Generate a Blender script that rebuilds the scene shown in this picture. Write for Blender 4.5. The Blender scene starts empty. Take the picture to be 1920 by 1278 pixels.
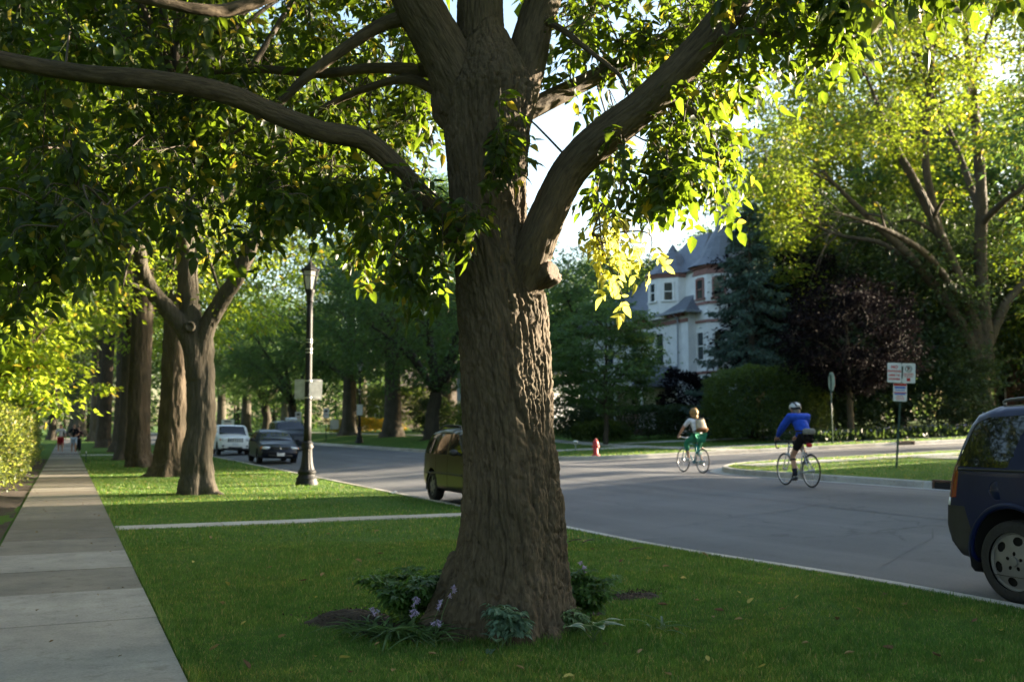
SUN_AZ, SUN_EL, EXPO = 92.0, 11.5, 3.05     # degrees from +Y towards +X, elevation, exposure
BLOCKERS = [(20.0, 11.3, .3, .62, 'sun-blocking tree added across the street just outside the frame'), (20.4, -1.9, 2.0, .85, 'next sun-blocking tree added across the street outside the frame'),
            (20.2, -8, 3.0, .9, 'sun-blocking tree added across the street behind the camera side'),
            (60, 27.7, 1.0, (.5, .5, 1.0), 'sun-blocking tree added on the near side of the side street outside the frame'), (60, 19.8, 3.0, (.5, .5, 1.0), 'second sun-blocking tree added on the near side of the side street outside the frame')]  # unseen trees, added and spaced to block sun and leave streaks
BLOCKER_HOUSES = [(42, 10.5, 10, 17, 5.0, 8.2, 'sun-blocking white gabled house added on the corner outside the frame', 1), (42, -7, 11, 14, 5.2, 8.4, 'sun-blocking brick gabled house added outside the frame', 0)]  # unseen houses added to keep the low sun off the ground
SHADE = [(-9.5, 21, .9, 1.45, 'tall dark tree over the left end of the hedge'), (-8.5, 2, .3, 1.0, 'sky-blocking garden tree added left of the sidewalk beside the camera'), (-9.5, 11.5, 1.3, 1.0, 'sky-blocking garden tree added left of the sidewalk outside the frame'), 
         (2.8, -15, 4.3, .9, 'sky-blocking verge tree added behind the camera')]  # unseen trees among these are added to block sky and darken reflections
import bpy, bmesh, math, random
import numpy as np
from mathutils import Vector, Matrix

S = bpy.context.scene
COL = S.collection
RNG = np.random.default_rng(11)
random.seed(5)
R_ = math.radians

# ------------------------------------------------------------------ camera
CAM_H = 1.5
YAW, PITCH, FPX = R_(24.043), R_(4.929), 1867.0
Fv = np.array([math.sin(YAW)*math.cos(PITCH), math.cos(YAW)*math.cos(PITCH), math.sin(PITCH)])
Rv = np.array([math.cos(YAW), -math.sin(YAW), 0.0])
Uv = np.cross(Rv, Fv)
Cv = np.array([0.0, 0.0, CAM_H])
cam = bpy.data.cameras.new('camera')
camo = bpy.data.objects.new('camera', cam)
COL.objects.link(camo)
camo.location = Cv
camo.rotation_euler = (R_(90)+PITCH, 0, -YAW)
cam.sensor_width = 36.0
cam.lens = FPX/1920*36
cam.clip_end = 3000
cam.clip_start = 0.05
cam.dof.use_dof = True
cam.dof.focus_distance = 7.3
cam.dof.aperture_fstop = 2.2
S.camera = camo

def P(x, y, d):
    return Cv + d*(Fv + Rv*(x-960)/FPX - Uv*(y-639)/FPX)

def proj(p):
    v = np.asarray(p)-Cv
    z = v@Fv
    return 960+FPX*(v@Rv)/z, 639-FPX*(v@Uv)/z, z

# ------------------------------------------------------------------ noise
def _h(i, j, k, s=0):
    n = (i.astype(np.int64)*374761393 + j.astype(np.int64)*668265263 + k.astype(np.int64)*2147483647 + s*974711) & 0xffffffff
    n = ((n ^ (n >> 13))*1274126177) & 0xffffffff
    n = (n ^ (n >> 16))*2246822519 & 0xffffffff
    return ((n ^ (n >> 15)) & 0xffffff)/float(0xffffff)*2-1

def vnoise(p, s=0):
    p = np.asarray(p, float)
    f = np.floor(p)
    t = p-f
    t = t*t*t*(t*(t*6-15)+10)
    i, j, k = f[:, 0], f[:, 1], f[:, 2]
    r = 0
    for a in (0, 1):
        wa = t[:, 0] if a else 1-t[:, 0]
        for b in (0, 1):
            wb = t[:, 1] if b else 1-t[:, 1]
            for c in (0, 1):
                wc = t[:, 2] if c else 1-t[:, 2]
                r = r+wa*wb*wc*_h(i+a, j+b, k+c, s)
    return r

def fbm(p, o=3, s=0):
    p = np.asarray(p, float)
    r, a = 0, 1.0
    for q in range(o):
        r = r+a*vnoise(p*2**q+q*17.3, s+q)
        a *= .5
    return r

def smooth(x, a, b):
    t = np.clip((np.asarray(x, float)-a)/(b-a), 0, 1)
    return t*t*(3-2*t)

# ------------------------------------------------------------------ terrain
X0, X1 = 7.0, 16.6            # faces of the kerbs of the street
CY0, CY1 = 25.4, 32.6         # faces of the kerbs of the side street
RR = 3.6                      # corner radius

def nearbump(X, Y):
    return .09*smooth(-np.asarray(Y, float), -11.5, -6.5)*smooth(X, 4.2, 7.0)

def roadz(X, Y):
    X = np.asarray(X, float); Y = np.asarray(Y, float)
    z = np.interp(X, [6, 7, 9, 11.5, 14, 16.6, 70], [-.11, -.11, -.04, .13, .27, .21, 1.81])
    return z+nearbump(X, Y)*smooth(-X, -14, -7)

def lawnz(X, Y):
    X = np.asarray(X, float); Y = np.asarray(Y, float)
    l = nearbump(X, Y) + .05*smooth(X, 1.0, 3)*smooth(-X, -6.5, -4.5)*smooth(Y, 7, 10)*smooth(-Y, -14, -11)
    Xe = np.minimum(X, 70)
    r = .35+.03*(Xe-16.6)+.3*smooth(Y, 38, 60)*smooth(X, 17.5, 21)
    return np.where(X < 11, l, r)

def sd_road(X, Y):
    a = np.abs(X-(X0+X1)/2)-(X1-X0)/2
    b = np.maximum(np.abs(Y-(CY0+CY1)/2)-(CY1-CY0)/2, 11.0-X)
    u = np.maximum(RR-a, 0); v = np.maximum(RR-b, 0)
    rr = np.maximum(RR, np.minimum(a, b))-np.sqrt(u*u+v*v)
    return np.where(X > 11.8, rr, a)

def terr(X, Y):
    return np.where(sd_road(np.asarray(X, float), np.asarray(Y, float)) < 0, roadz(X, Y), lawnz(X, Y))

def GT(x, y, road=None):
    d = Fv + Rv*(x-960)/FPX - Uv*(y-639)/FPX
    t = 4.0
    zf = (lambda a, b: roadz(a, b)) if road else (terr if road is None else lawnz)
    for q in range(4000):
        p = Cv+d*t
        if p[2] <= float(zf(p[0], p[1])):
            break
        t += .02+.002*t
    return Cv+d*t

# ------------------------------------------------------------------ mesh builder
class MB:
    def __init__(s):
        s.V = []; s.F = []; s.n = 0
    def add(s, V, F, m=0):
        V = np.asarray(V, float).reshape(-1, 3)
        if isinstance(F, np.ndarray):
            s.F.append((F+s.n, m))
        else:
            by = {}
            for f in F:
                by.setdefault(len(f), []).append(f)
            for k in by:
                s.F.append((np.array(by[k], int)+s.n, m))
        s.V.append(V); s.n += len(V)
        return s
    def join(s, o):
        for F, m in o.F:
            s.F.append((F+s.n, m))
        s.V += o.V; s.n += o.n
        return s
    def verts(s):
        return np.concatenate(s.V) if s.V else np.zeros((0, 3))
    def mesh(s, name, smooth=True, off=None, M=None):
        V = s.verts()
        if M is not None:
            V = V@np.array(M)[:3, :3].T+np.array(M)[:3, 3]
        if off is not None:
            V = V-np.asarray(off)
        me = bpy.data.meshes.new(name)
        me.vertices.add(len(V))
        me.vertices.foreach_set('co', V.astype(np.float32).ravel())
        nl = sum(F.size for F, m in s.F); nf = sum(len(F) for F, m in s.F)
        me.loops.add(nl); me.polygons.add(nf)
        me.loops.foreach_set('vertex_index', np.concatenate([F.ravel() for F, m in s.F]).astype(np.int32))
        tot = np.concatenate([np.full(len(F), F.shape[1]) for F, m in s.F])
        st = np.concatenate([[0], np.cumsum(tot)[:-1]])
        me.polygons.foreach_set('loop_start', st.astype(np.int32))
        me.polygons.foreach_set('material_index', np.concatenate([np.full(len(F), m) for F, m in s.F]).astype(np.int32))
        me.polygons.foreach_set('use_smooth', np.full(nf, bool(smooth)))
        me.update(calc_edges=True)
        return me

def link(o, parent=None):
    COL.objects.link(o)
    if parent is not None:
        o.parent = parent
    return o

def obj(name, mb, mats, parent=None, sm=True, label=None, world=True, edge=None):
    off = None
    if parent is not None and world:
        off = np.array(parent.location)
        if parent.parent is not None:
            off = off+np.array(parent.parent.location)
    me = mb.mesh(name, sm, off)
    for m in (mats if isinstance(mats, (list, tuple)) else [mats]):
        me.materials.append(m)
    o = bpy.data.objects.new(name, me)
    link(o, parent)
    if edge is not None:
        sharp(me, edge)
    if label:
        o['label'] = label
    return o

def sharp(me, ang=35):
    bm = bmesh.new(); bm.from_mesh(me)
    a = R_(ang)
    for e in bm.edges:
        if len(e.link_faces) == 2:
            e.smooth = e.calc_face_angle(0) < a
    bm.to_mesh(me); bm.free()

def tag(o, label, cat, group=None):
    o['label'] = label; o['category'] = cat
    if group:
        o['group'] = group
    return o

def thing(name, label, cat, loc, rz=0, group=None):
    o = bpy.data.objects.new(name, None)
    o.empty_display_size = .2
    o.location = loc; o.rotation_euler = (0, 0, rz)
    link(o)
    return tag(o, label, cat, group)

def struct(name, mb, mats, sm=True, kind='structure'):
    o = obj(name, mb, mats, None, sm)
    o['kind'] = kind
    return o

def copy_tree(o, parent=None):
    c = o.copy()
    COL.objects.link(c)
    if parent is not None:
        c.parent = parent
    for ch in list(o.children):
        copy_tree(ch, c)
    return c

def inst(src, label, loc, rz=0, sc=1.0, group=None):
    c = copy_tree(src)
    c.location = loc; c.rotation_euler = (0, 0, rz)
    c.scale = (sc, sc, sc) if not isinstance(sc, tuple) else sc
    c['label'] = label
    if group:
        c['group'] = group
    elif 'group' in c.keys():
        del c['group']
    return c

# ------------------------------------------------------------------ primitives
def nrm(v):
    v = np.asarray(v, float)
    return v/(np.linalg.norm(v, axis=-1, keepdims=True)+1e-12)

def tube(path, rad, seg=10, cap=True, mod=None):
    path = np.asarray(path, float); n = len(path)
    rad = np.broadcast_to(np.asarray(rad, float), (n,)) if np.ndim(rad) < 2 else rad
    T = np.gradient(path, axis=0); T = nrm(T)
    a = np.array([0, 0, 1.0]) if abs(T[0][2]) < .9 else np.array([1.0, 0, 0])
    u = nrm(np.cross(T[0], a)); th = np.linspace(0, 2*np.pi, seg, endpoint=False)
    V = np.zeros((n, seg, 3))
    for i in range(n):
        if i:
            u = u-T[i]*(u@T[i]); u = nrm(u)
        w = np.cross(T[i], u)
        r = rad[i] if mod is None else rad[i]*mod(i, th)
        r = np.broadcast_to(r, (seg,))
        V[i] = path[i]+np.outer(np.cos(th)*r, u)+np.outer(np.sin(th)*r, w)
    idx = np.arange(n*seg).reshape(n, seg)
    A = idx[:-1]; B = idx[1:]
    Q = np.stack([A, np.roll(A, -1, 1), np.roll(B, -1, 1), B], -1).reshape(-1, 4)
    m = MB(); 
    V = V.reshape(-1, 3)
    if cap:
        V = np.vstack([V, path[0], path[-1]])
        c0, c1 = n*seg, n*seg+1
        f0 = np.stack([np.roll(idx[0], -1), idx[0], np.full(seg, c0)], -1)
        f1 = np.stack([idx[-1], np.roll(idx[-1], -1), np.full(seg, c1)], -1)
        m.add(V, Q)
        m.F.append((f0, 0)); m.F.append((f1, 0))
    else:
        m.add(V, Q)
    return m

def setm(mb, m):
    mb.F = [(F, m) for F, _ in mb.F]
    return mb

def curve(pts, n=12):
    """Catmull-Rom through pts (any dims)"""
    p = np.asarray(pts, float)
    p = np.vstack([2*p[0]-p[1], p, 2*p[-1]-p[-2]])
    out = []
    for i in range(1, len(p)-2):
        t = np.linspace(0, 1, n, endpoint=False)[:, None]
        a, b, c, d = p[i-1], p[i], p[i+1], p[i+2]
        out.append(.5*((2*b)+(c-a)*t+(2*a-5*b+4*c-d)*t**2+(3*b-a-3*c+d)*t**3))
    out.append(p[-2][None])
    return np.vstack(out)

def cyl(p0, p1, r0, r1=None, seg=12):
    r1 = r0 if r1 is None else r1
    return tube([p0, p1], [r0, r1], seg)

def box(c, s, rz=0, bev=0.0):
    x, y, z = np.array(s)/2
    if bev <= 0:
        V = np.array([[a*x, b*y, d*z] for d in (-1, 1) for b in (-1, 1) for a in (-1, 1)])
        F = np.array([[0, 2, 3, 1], [4, 5, 7, 6], [0, 1, 5, 4], [2, 6, 7, 3], [0, 4, 6, 2], [1, 3, 7, 5]])
    else:
        bm = bmesh.new()
        bmesh.ops.create_cube(bm, size=1)
        for v in bm.verts:
            v.co = (v.co.x*2*x, v.co.y*2*y, v.co.z*2*z)
        bmesh.ops.bevel(bm, geom=bm.edges[:], offset=bev, segments=2, affect='EDGES', profile=.6)
        bm.verts.ensure_lookup_table()
        V = np.array([v.co[:] for v in bm.verts]); F = [[v.index for v in f.verts] for f in bm.faces]
        bm.free()
    cz, sz = math.cos(rz), math.sin(rz)
    V = V@np.array([[cz, -sz, 0], [sz, cz, 0], [0, 0, 1]]).T+np.array(c)
    return MB().add(V, F)

def lathe(prof, seg=24, c=(0, 0, 0), axis='z'):
    prof = np.asarray(prof, float)
    th = np.linspace(0, 2*np.pi, seg, endpoint=False)
    n = len(prof)
    V = np.zeros((n, seg, 3))
    V[:, :, 0] = prof[:, :1]*np.cos(th); V[:, :, 1] = prof[:, :1]*np.sin(th); V[:, :, 2] = prof[:, 1:2]
    V = V.reshape(-1, 3)
    if axis == 'y':
        V = V[:, [0, 2, 1]]
    if axis == 'x':
        V = V[:, [2, 0, 1]]
    idx = np.arange(n*seg).reshape(n, seg); A = idx[:-1]; B = idx[1:]
    Q = np.stack([A, np.roll(A, -1, 1), np.roll(B, -1, 1), B], -1).reshape(-1, 4)
    if axis == 'y':
        Q = Q[:, ::-1]
    return MB().add(V+np.array(c), Q)

def ell(c, r, seg=14, rings=9):
    t = np.linspace(-np.pi/2, np.pi/2, rings)
    m = lathe(np.stack([np.cos(t)+1e-4, np.sin(t)], -1), seg)
    m.V = [v*np.array(r)+np.array(c) for v in m.V]
    return m

def prism(poly, h0, h1, plane='xy'):
    """polygon (k,2) extruded; plane 'xy','xz','yz'"""
    poly = np.asarray(poly, float); k = len(poly)
    def lift(h):
        z = np.full((k, 1), h)
        if plane == 'xy': return np.hstack([poly, z])
        if plane == 'xz': return np.hstack([poly[:, :1], z, poly[:, 1:]])
        return np.hstack([z, poly])
    V = np.vstack([lift(h0), lift(h1)])
    F = [list(range(k))[::-1], list(range(k, 2*k))]+[[i, (i+1) % k, k+(i+1) % k, k+i] for i in range(k)]
    return MB().add(V, F)

def xform(mb, M):
    M = np.array(M)
    mb.V = [v@M[:3, :3].T+M[:3, 3] for v in mb.V]
    return mb

def rot(ax, a):
    return np.array(Matrix.Rotation(a, 4, ax))

def trans(p):
    return np.array(Matrix.Translation(Vector(p)))

# 2-D signed distances, grids clipped and snapped to them
def sd_poly(poly):
    poly = np.asarray(poly, float)
    def f(p):
        d = np.full(len(p), 1e18); s = np.ones(len(p))
        k = len(poly)
        for i in range(k):
            a = poly[i]; b = poly[i-1]
            e = b-a; w = p-a
            t = np.clip((w@e)/(e@e), 0, 1)
            q = w-t[:, None]*e
            d = np.minimum(d, (q*q).sum(1))
            c1 = p[:, 1] >= a[1]; c2 = p[:, 1] < b[1]; c3 = e[0]*w[:, 1] > e[1]*w[:, 0]
            s = np.where((c1 & c2 & c3) | (~c1 & ~c2 & ~c3), -s, s)
        return s*np.sqrt(d)
    return f

def sd_circ(c, r):
    return lambda p: np.hypot(p[:, 0]-c[0], p[:, 1]-c[1])-r

def sd_ell(c, ang, a, b):
    def f(p):
        q = p-np.asarray(c)
        u = q[:, 0]*math.cos(ang)+q[:, 1]*math.sin(ang); v = -q[:, 0]*math.sin(ang)+q[:, 1]*math.cos(ang)
        return (np.sqrt((u/a)**2+(v/b)**2)-1)*min(a, b)
    return f

def gridpanel(xs, ys, fields):
    """grid in 2-D, vertices near each field's zero line snapped onto it; returns verts, quads, centre values per field"""
    X, Y = np.meshgrid(xs, ys)
    V = np.stack([X.ravel(), Y.ravel()], -1)
    c = max(np.diff(xs).max(), np.diff(ys).max())
    for f in fields:
        d = f(V)
        near = np.abs(d) < .62*c
        e = 1e-4
        for it in range(2):
            q = V[near]
            d = f(q)
            g = np.stack([(f(q+[e, 0])-d)/e, (f(q+[0, e])-d)/e], -1)
            g2 = (g*g).sum(1)+1e-6
            V[near] = q-(d/g2)[:, None]*g
    nx, ny = len(xs), len(ys)
    idx = np.arange(nx*ny).reshape(ny, nx)
    Q = np.stack([idx[:-1, :-1], idx[:-1, 1:], idx[1:, 1:], idx[1:, :-1]], -1).reshape(-1, 4)
    ctr = V[Q].mean(1)
    return V, Q, [f(ctr) for f in fields]

def compact(V, Q):
    u, inv = np.unique(Q.ravel(), return_inverse=True)
    return V[u], inv.reshape(Q.shape)

# ------------------------------------------------------------------ materials
def nodes(name):
    m = bpy.data.materials.new(name)
    m.use_nodes = True
    nt = m.node_tree
    nt.nodes.clear()
    out = nt.nodes.new('ShaderNodeOutputMaterial')
    def N(t, **kw):
        n = nt.nodes.new('ShaderNode'+t)
        ins = kw.pop('i', {})
        for k, v in kw.items():
            setattr(n, k, v)
        for k, v in ins.items():
            if isinstance(v, bpy.types.NodeSocket):
                nt.links.new(v, n.inputs[k])
            else:
                n.inputs[k].default_value = v
        return n
    return m, nt, N, out

def c4(c):
    return (c[0], c[1], c[2], 1)

def ramp(N, fac, stops):
    r = N('ValToRGB', i={'Fac': fac})
    e = r.color_ramp.elements
    while len(e) < len(stops):
        e.new(.5)
    for k, (p, c) in enumerate(stops):
        e[k].position = p; e[k].color = c4(c)
    return r.outputs['Color']

def simple(name, col, rough=.5, metal=0, spec=.5, var=.15, vs=8, bump=0, bs=60, coat=0, trans=0, ior=1.45):
    m, nt, N, out = nodes(name)
    tc = N('TexCoord')
    nz = N('TexNoise', i={'Vector': tc.outputs['Object'], 'Scale': vs, 'Detail': 5})
    c = ramp(N, nz.outputs['Fac'], [(.3, [x*(1-var) for x in col]), (.7, [min(1, x*(1+var)) for x in col])])
    b = N('BsdfPrincipled', i={'Base Color': c, 'Roughness': rough, 'Metallic': metal, 'Specular IOR Level': spec, 'IOR': ior})
    if coat:
        b.inputs['Coat Weight'].default_value = coat; b.inputs['Coat Roughness'].default_value = .05
    if trans:
        b.inputs['Transmission Weight'].default_value = trans
    if bump:
        n2 = N('TexNoise', i={'Vector': tc.outputs['Object'], 'Scale': bs, 'Detail': 4})
        bp = N('Bump', i={'Height': n2.outputs['Fac'], 'Strength': bump, 'Distance': .02})
        nt.links.new(bp.outputs['Normal'], b.inputs['Normal'])
    nt.links.new(b.outputs[0], out.inputs['Surface'])
    return m

def leafmat(name, dif, tr, tw=.5, rough=.5, var=.35, yellow=0.0, ycol=(.35, .28, .03), spec=.4):
    m, nt, N, out = nodes(name)
    g = N('NewGeometry')
    rnd = g.outputs['Random Per Island']
    d1 = [x*(1-var) for x in dif]; d2 = [x*(1+var) for x in dif]
    t1 = [x*(1-var*.7) for x in tr]; t2 = [min(1, x*(1+var*.7)) for x in tr]
    sd = [(0, d1), (.94-yellow, d2)]; st = [(0, t1), (.94-yellow, t2)]
    if yellow:
        sd += [(.97-yellow, ycol)]; st += [(.97-yellow, [min(1, x*1.5) for x in ycol])]
    cd = ramp(N, rnd, sd); ct = ramp(N, rnd, st)
    tc = N('TexCoord'); nz = N('TexNoise', i={'Vector': tc.outputs['Object'], 'Scale': 22, 'Detail': 3})
    nr = ramp(N, nz.outputs['Fac'], [(.3, (.72, .74, .7)), (.7, (1.22, 1.18, 1.15))])
    cd = N('MixRGB', blend_type='MULTIPLY', i={'Fac': 1, 'Color1': cd, 'Color2': nr}).outputs[0]; ct = N('MixRGB', blend_type='MULTIPLY', i={'Fac': 1, 'Color1': ct, 'Color2': nr}).outputs[0]
    b = N('BsdfPrincipled', i={'Base Color': cd, 'Roughness': rough, 'Specular IOR Level': spec})
    t = N('BsdfTranslucent', i={'Color': ct})
    mx = N('MixShader', i={0: tw, 1: b.outputs[0], 2: t.outputs[0]})
    nt.links.new(mx.outputs[0], out.inputs['Surface'])
    return m

def barkmat(name, dark, light, sc=6.0, bump=.6, stretch=.14, dist=.03, attr=None):
    m, nt, N, out = nodes(name)
    tc = N('TexCoord')
    src = N('Attribute', attribute_name=attr).outputs['Vector'] if attr else tc.outputs['Object']
    mp = N('Mapping', i={'Vector': src, 'Scale': (1, 1, stretch)})
    n1 = N('TexNoise', i={'Vector': mp.outputs[0], 'Scale': sc*3, 'Detail': 8, 'Roughness': .65, 'Distortion': .6})
    n2 = N('TexNoise', i={'Vector': tc.outputs['Object'], 'Scale': 1.6, 'Detail': 4})
    n3 = N('TexNoise', i={'Vector': tc.outputs['Object'], 'Scale': 45, 'Detail': 5})
    mid = [(a+b)/2 for a, b in zip(dark, light)]
    c1 = ramp(N, n1.outputs['Fac'], [(.25, dark), (.5, mid), (.75, light)])
    c2 = ramp(N, n2.outputs['Fac'], [(.3, (.65, .68, .6)), (.7, (1.15, 1.1, 1.05))])
    mx = N('MixRGB', blend_type='MULTIPLY', i={'Fac': 1.0, 'Color1': c1, 'Color2': c2})
    v = N('TexVoronoi', feature='DISTANCE_TO_EDGE', i={'Vector': mp.outputs[0], 'Scale': sc*2.2})
    vr = N('Math', operation='MINIMUM', i={0: v.outputs['Distance'], 1: .35})
    ad = N('Math', operation='MULTIPLY_ADD', i={0: n1.outputs['Fac'], 1: .6, 2: vr.outputs[0]})
    ad2 = N('Math', operation='MULTIPLY_ADD', i={0: n3.outputs['Fac'], 1: .18, 2: ad.outputs[0]})
    bp = N('Bump', i={'Height': ad2.outputs[0], 'Strength': bump, 'Distance': dist})
    b = N('BsdfPrincipled', i={'Base Color': mx.outputs[0], 'Roughness': .85, 'Specular IOR Level': .25})
    nt.links.new(bp.outputs[0], b.inputs['Normal'])
    nt.links.new(b.outputs[0], out.inputs['Surface'])
    return m
# ------------------------------------------------------------------ ground materials
def lawn_mat():
    m, nt, N, out = nodes('lawn_turf')
    tc = N('TexCoord')
    n1 = N('TexNoise', i={'Vector': tc.outputs['Object'], 'Scale': .55, 'Detail': 5})
    n2 = N('TexNoise', i={'Vector': tc.outputs['Object'], 'Scale': 26, 'Detail': 6, 'Roughness': .7})
    c1 = ramp(N, n1.outputs['Fac'], [(.3, (.056, .115, .019)), (.55, (.076, .15, .024)), (.75, (.098, .152, .031))])
    c2 = ramp(N, n2.outputs['Fac'], [(.3, (.55, .55, .5)), (.7, (1.3, 1.25, 1.1))])
    mx = N('MixRGB', blend_type='MULTIPLY', i={'Fac': 1, 'Color1': c1, 'Color2': c2})
    bp = N('Bump', i={'Height': n2.outputs['Fac'], 'Strength': .8, 'Distance': .03})
    b = N('BsdfPrincipled', i={'Base Color': mx.outputs[0], 'Roughness': .9, 'Specular IOR Level': .15, 'Normal': bp.outputs[0]})
    nt.links.new(b.outputs[0], out.inputs['Surface'])
    return m

def asphalt_mat():
    m, nt, N, out = nodes('asphalt')
    tc = N('TexCoord')
    n1 = N('TexNoise', i={'Vector': tc.outputs['Object'], 'Scale': .35, 'Detail': 6})
    mp = N('Mapping', i={'Vector': tc.outputs['Object'], 'Scale': (1.1, .045, 1)})
    n3 = N('TexNoise', i={'Vector': mp.outputs[0], 'Scale': 1.3, 'Detail': 5, 'Distortion': .4})
    n2 = N('TexNoise', i={'Vector': tc.outputs['Object'], 'Scale': 90, 'Detail': 4, 'Roughness': .8})
    c1 = ramp(N, n1.outputs['Fac'], [(.3, (.098, .10, .105)), (.7, (.145, .146, .15))])
    c3 = ramp(N, n3.outputs['Fac'], [(.3, (.78, .78, .78)), (.7, (1.15, 1.15, 1.14))])
    c2 = ramp(N, n2.outputs['Fac'], [(.3, (.6, .6, .6)), (.55, (1, 1, 1)), (.75, (1.5, 1.48, 1.42))])
    m1 = N('MixRGB', blend_type='MULTIPLY', i={'Fac': 1, 'Color1': c1, 'Color2': c2})
    m2 = N('MixRGB', blend_type='MULTIPLY', i={'Fac': 1, 'Color1': m1.outputs[0], 'Color2': c3})
    # cracks
    mpc = N('Mapping', i={'Vector': tc.outputs['Object'], 'Scale': (.16, .09, 1)})
    wn = N('TexNoise', i={'Vector': tc.outputs['Object'], 'Scale': .9, 'Detail': 4})
    wv = N('MixRGB', blend_type='LINEAR_LIGHT', i={'Fac': .12, 'Color1': mpc.outputs[0], 'Color2': wn.outputs['Color']})
    v = N('TexVoronoi', feature='DISTANCE_TO_EDGE', i={'Vector': wv.outputs[0], 'Scale': 1.6})
    ck = ramp(N, v.outputs['Distance'], [(.0, (.62, .62, .62)), (.006, (1, 1, 1))])
    m3 = N('MixRGB', blend_type='MULTIPLY', i={'Fac': 1, 'Color1': m2.outputs[0], 'Color2': ck})
    ns = N('TexNoise', i={'Vector': tc.outputs['Object'], 'Scale': 1.1, 'Detail': 7, 'Roughness': .7})
    cs = ramp(N, ns.outputs['Fac'], [(.30, (.62, .62, .63)), (.42, (1, 1, 1)), (.62, (1.0, 1.0, 1.0)), (.74, (1.18, 1.17, 1.15))])
    m4 = N('MixRGB', blend_type='MULTIPLY', i={'Fac': .75, 'Color1': m3.outputs[0], 'Color2': cs}); m3 = m4
    bp = N('Bump', i={'Height': n2.outputs['Fac'], 'Strength': .5, 'Distance': .008})
    b = N('BsdfPrincipled', i={'Base Color': m3.outputs[0], 'Roughness': .75, 'Specular IOR Level': .35, 'Normal': bp.outputs[0]})
    nt.links.new(b.outputs[0], out.inputs['Surface'])
    return m

def concrete_mat(name, base, slabvar=.25, warm=(1.0, .93, .82)):
    m, nt, N, out = nodes(name)
    tc = N('TexCoord'); g = N('NewGeometry')
    n1 = N('TexNoise', i={'Vector': tc.outputs['Object'], 'Scale': 1.7, 'Detail': 7, 'Roughness': .65})
    n2 = N('TexNoise', i={'Vector': tc.outputs['Object'], 'Scale': 70, 'Detail': 4})
    n4 = N('TexNoise', i={'Vector': tc.outputs['Object'], 'Scale': 7, 'Detail': 6, 'Roughness': .7, 'Distortion': .8})
    lo = [x*(1-slabvar)*w for x, w in zip(base, warm)]
    hi = [x*(1+slabvar) for x in base]
    cs = ramp(N, g.outputs['Random Per Island'], [(0, lo), (.5, [b*w for b, w in zip(base, (1, .96, .9))]), (1, hi)])
    c1 = ramp(N, n1.outputs['Fac'], [(.3, (.74, .74, .74)), (.7, (1.16, 1.15, 1.13))])
    c2 = ramp(N, n2.outputs['Fac'], [(.3, (.84, .84, .84)), (.7, (1.12, 1.12, 1.12))])
    c4_ = ramp(N, n4.outputs['Fac'], [(.33, (.72, .7, .66)), (.46, (1, 1, 1))])
    m1 = N('MixRGB', blend_type='MULTIPLY', i={'Fac': 1, 'Color1': cs, 'Color2': c1})
    m2 = N('MixRGB', blend_type='MULTIPLY', i={'Fac': 1, 'Color1': m1.outputs[0], 'Color2': c2})
    m3 = N('MixRGB', blend_type='MULTIPLY', i={'Fac': .8, 'Color1': m2.outputs[0], 'Color2': c4_})
    bp = N('Bump', i={'Height': n2.outputs['Fac'], 'Strength': .25, 'Distance': .006})
    b = N('BsdfPrincipled', i={'Base Color': m3.outputs[0], 'Roughness': .85, 'Specular IOR Level': .3, 'Normal': bp.outputs[0]})
    nt.links.new(b.outputs[0], out.inputs['Surface'])
    return m

M_lawn = lawn_mat(); M_asph = asphalt_mat()
M_conc = concrete_mat('sidewalk_concrete', (.245, .23, .212), .55)
M_kerb = concrete_mat('kerb_concrete', (.42, .41, .39), .14)
M_soil = simple('mulch_soil', (.040, .028, .02), .95, var=.5, vs=40, bump=1.0, bs=50)
def grass_mat():
    m, nt, N, out = nodes('grass_blade')
    g = N('NewGeometry'); tc = N('TexCoord')
    n1 = N('TexNoise', i={'Vector': tc.outputs['Object'], 'Scale': .9, 'Detail': 5, 'Roughness': .65})
    n2 = N('TexNoise', i={'Vector': tc.outputs['Object'], 'Scale': 5.0, 'Detail': 4})
    c1 = ramp(N, g.outputs['Random Per Island'], [(0, (.042, .098, .016)), (.55, (.080, .162, .027)), (.9, (.125, .195, .044)), (.94, (.24, .20, .09)), (1, (.30, .25, .12))])
    c2 = ramp(N, n1.outputs['Fac'], [(.32, (.80, .95, .8)), (.5, (1.05, 1.05, 1)), (.68, (1.45, 1.15, 1.0))])
    c3 = ramp(N, n2.outputs['Fac'], [(.35, (.75, .8, .75)), (.65, (1.2, 1.15, 1.1))])
    m1 = N('MixRGB', blend_type='MULTIPLY', i={'Fac': 1, 'Color1': c1, 'Color2': c2}); m2 = N('MixRGB', blend_type='MULTIPLY', i={'Fac': 1, 'Color1': m1.outputs[0], 'Color2': c3})
    t2 = N('MixRGB', blend_type='MULTIPLY', i={'Fac': 1, 'Color1': m2.outputs[0], 'Color2': (2.0, 1.9, 1.4, 1)})
    b = N('BsdfPrincipled', i={'Base Color': m2.outputs[0], 'Roughness': .55, 'Specular IOR Level': .35}); t = N('BsdfTranslucent', i={'Color': t2.outputs[0]})
    mx = N('MixShader', i={0: .35, 1: b.outputs[0], 2: t.outputs[0]}); nt.links.new(mx.outputs[0], out.inputs['Surface'])
    return m
M_grass = grass_mat()
M_iron = simple('cast_iron_rust', (.09, .05, .035), .8, var=.3)

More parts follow.
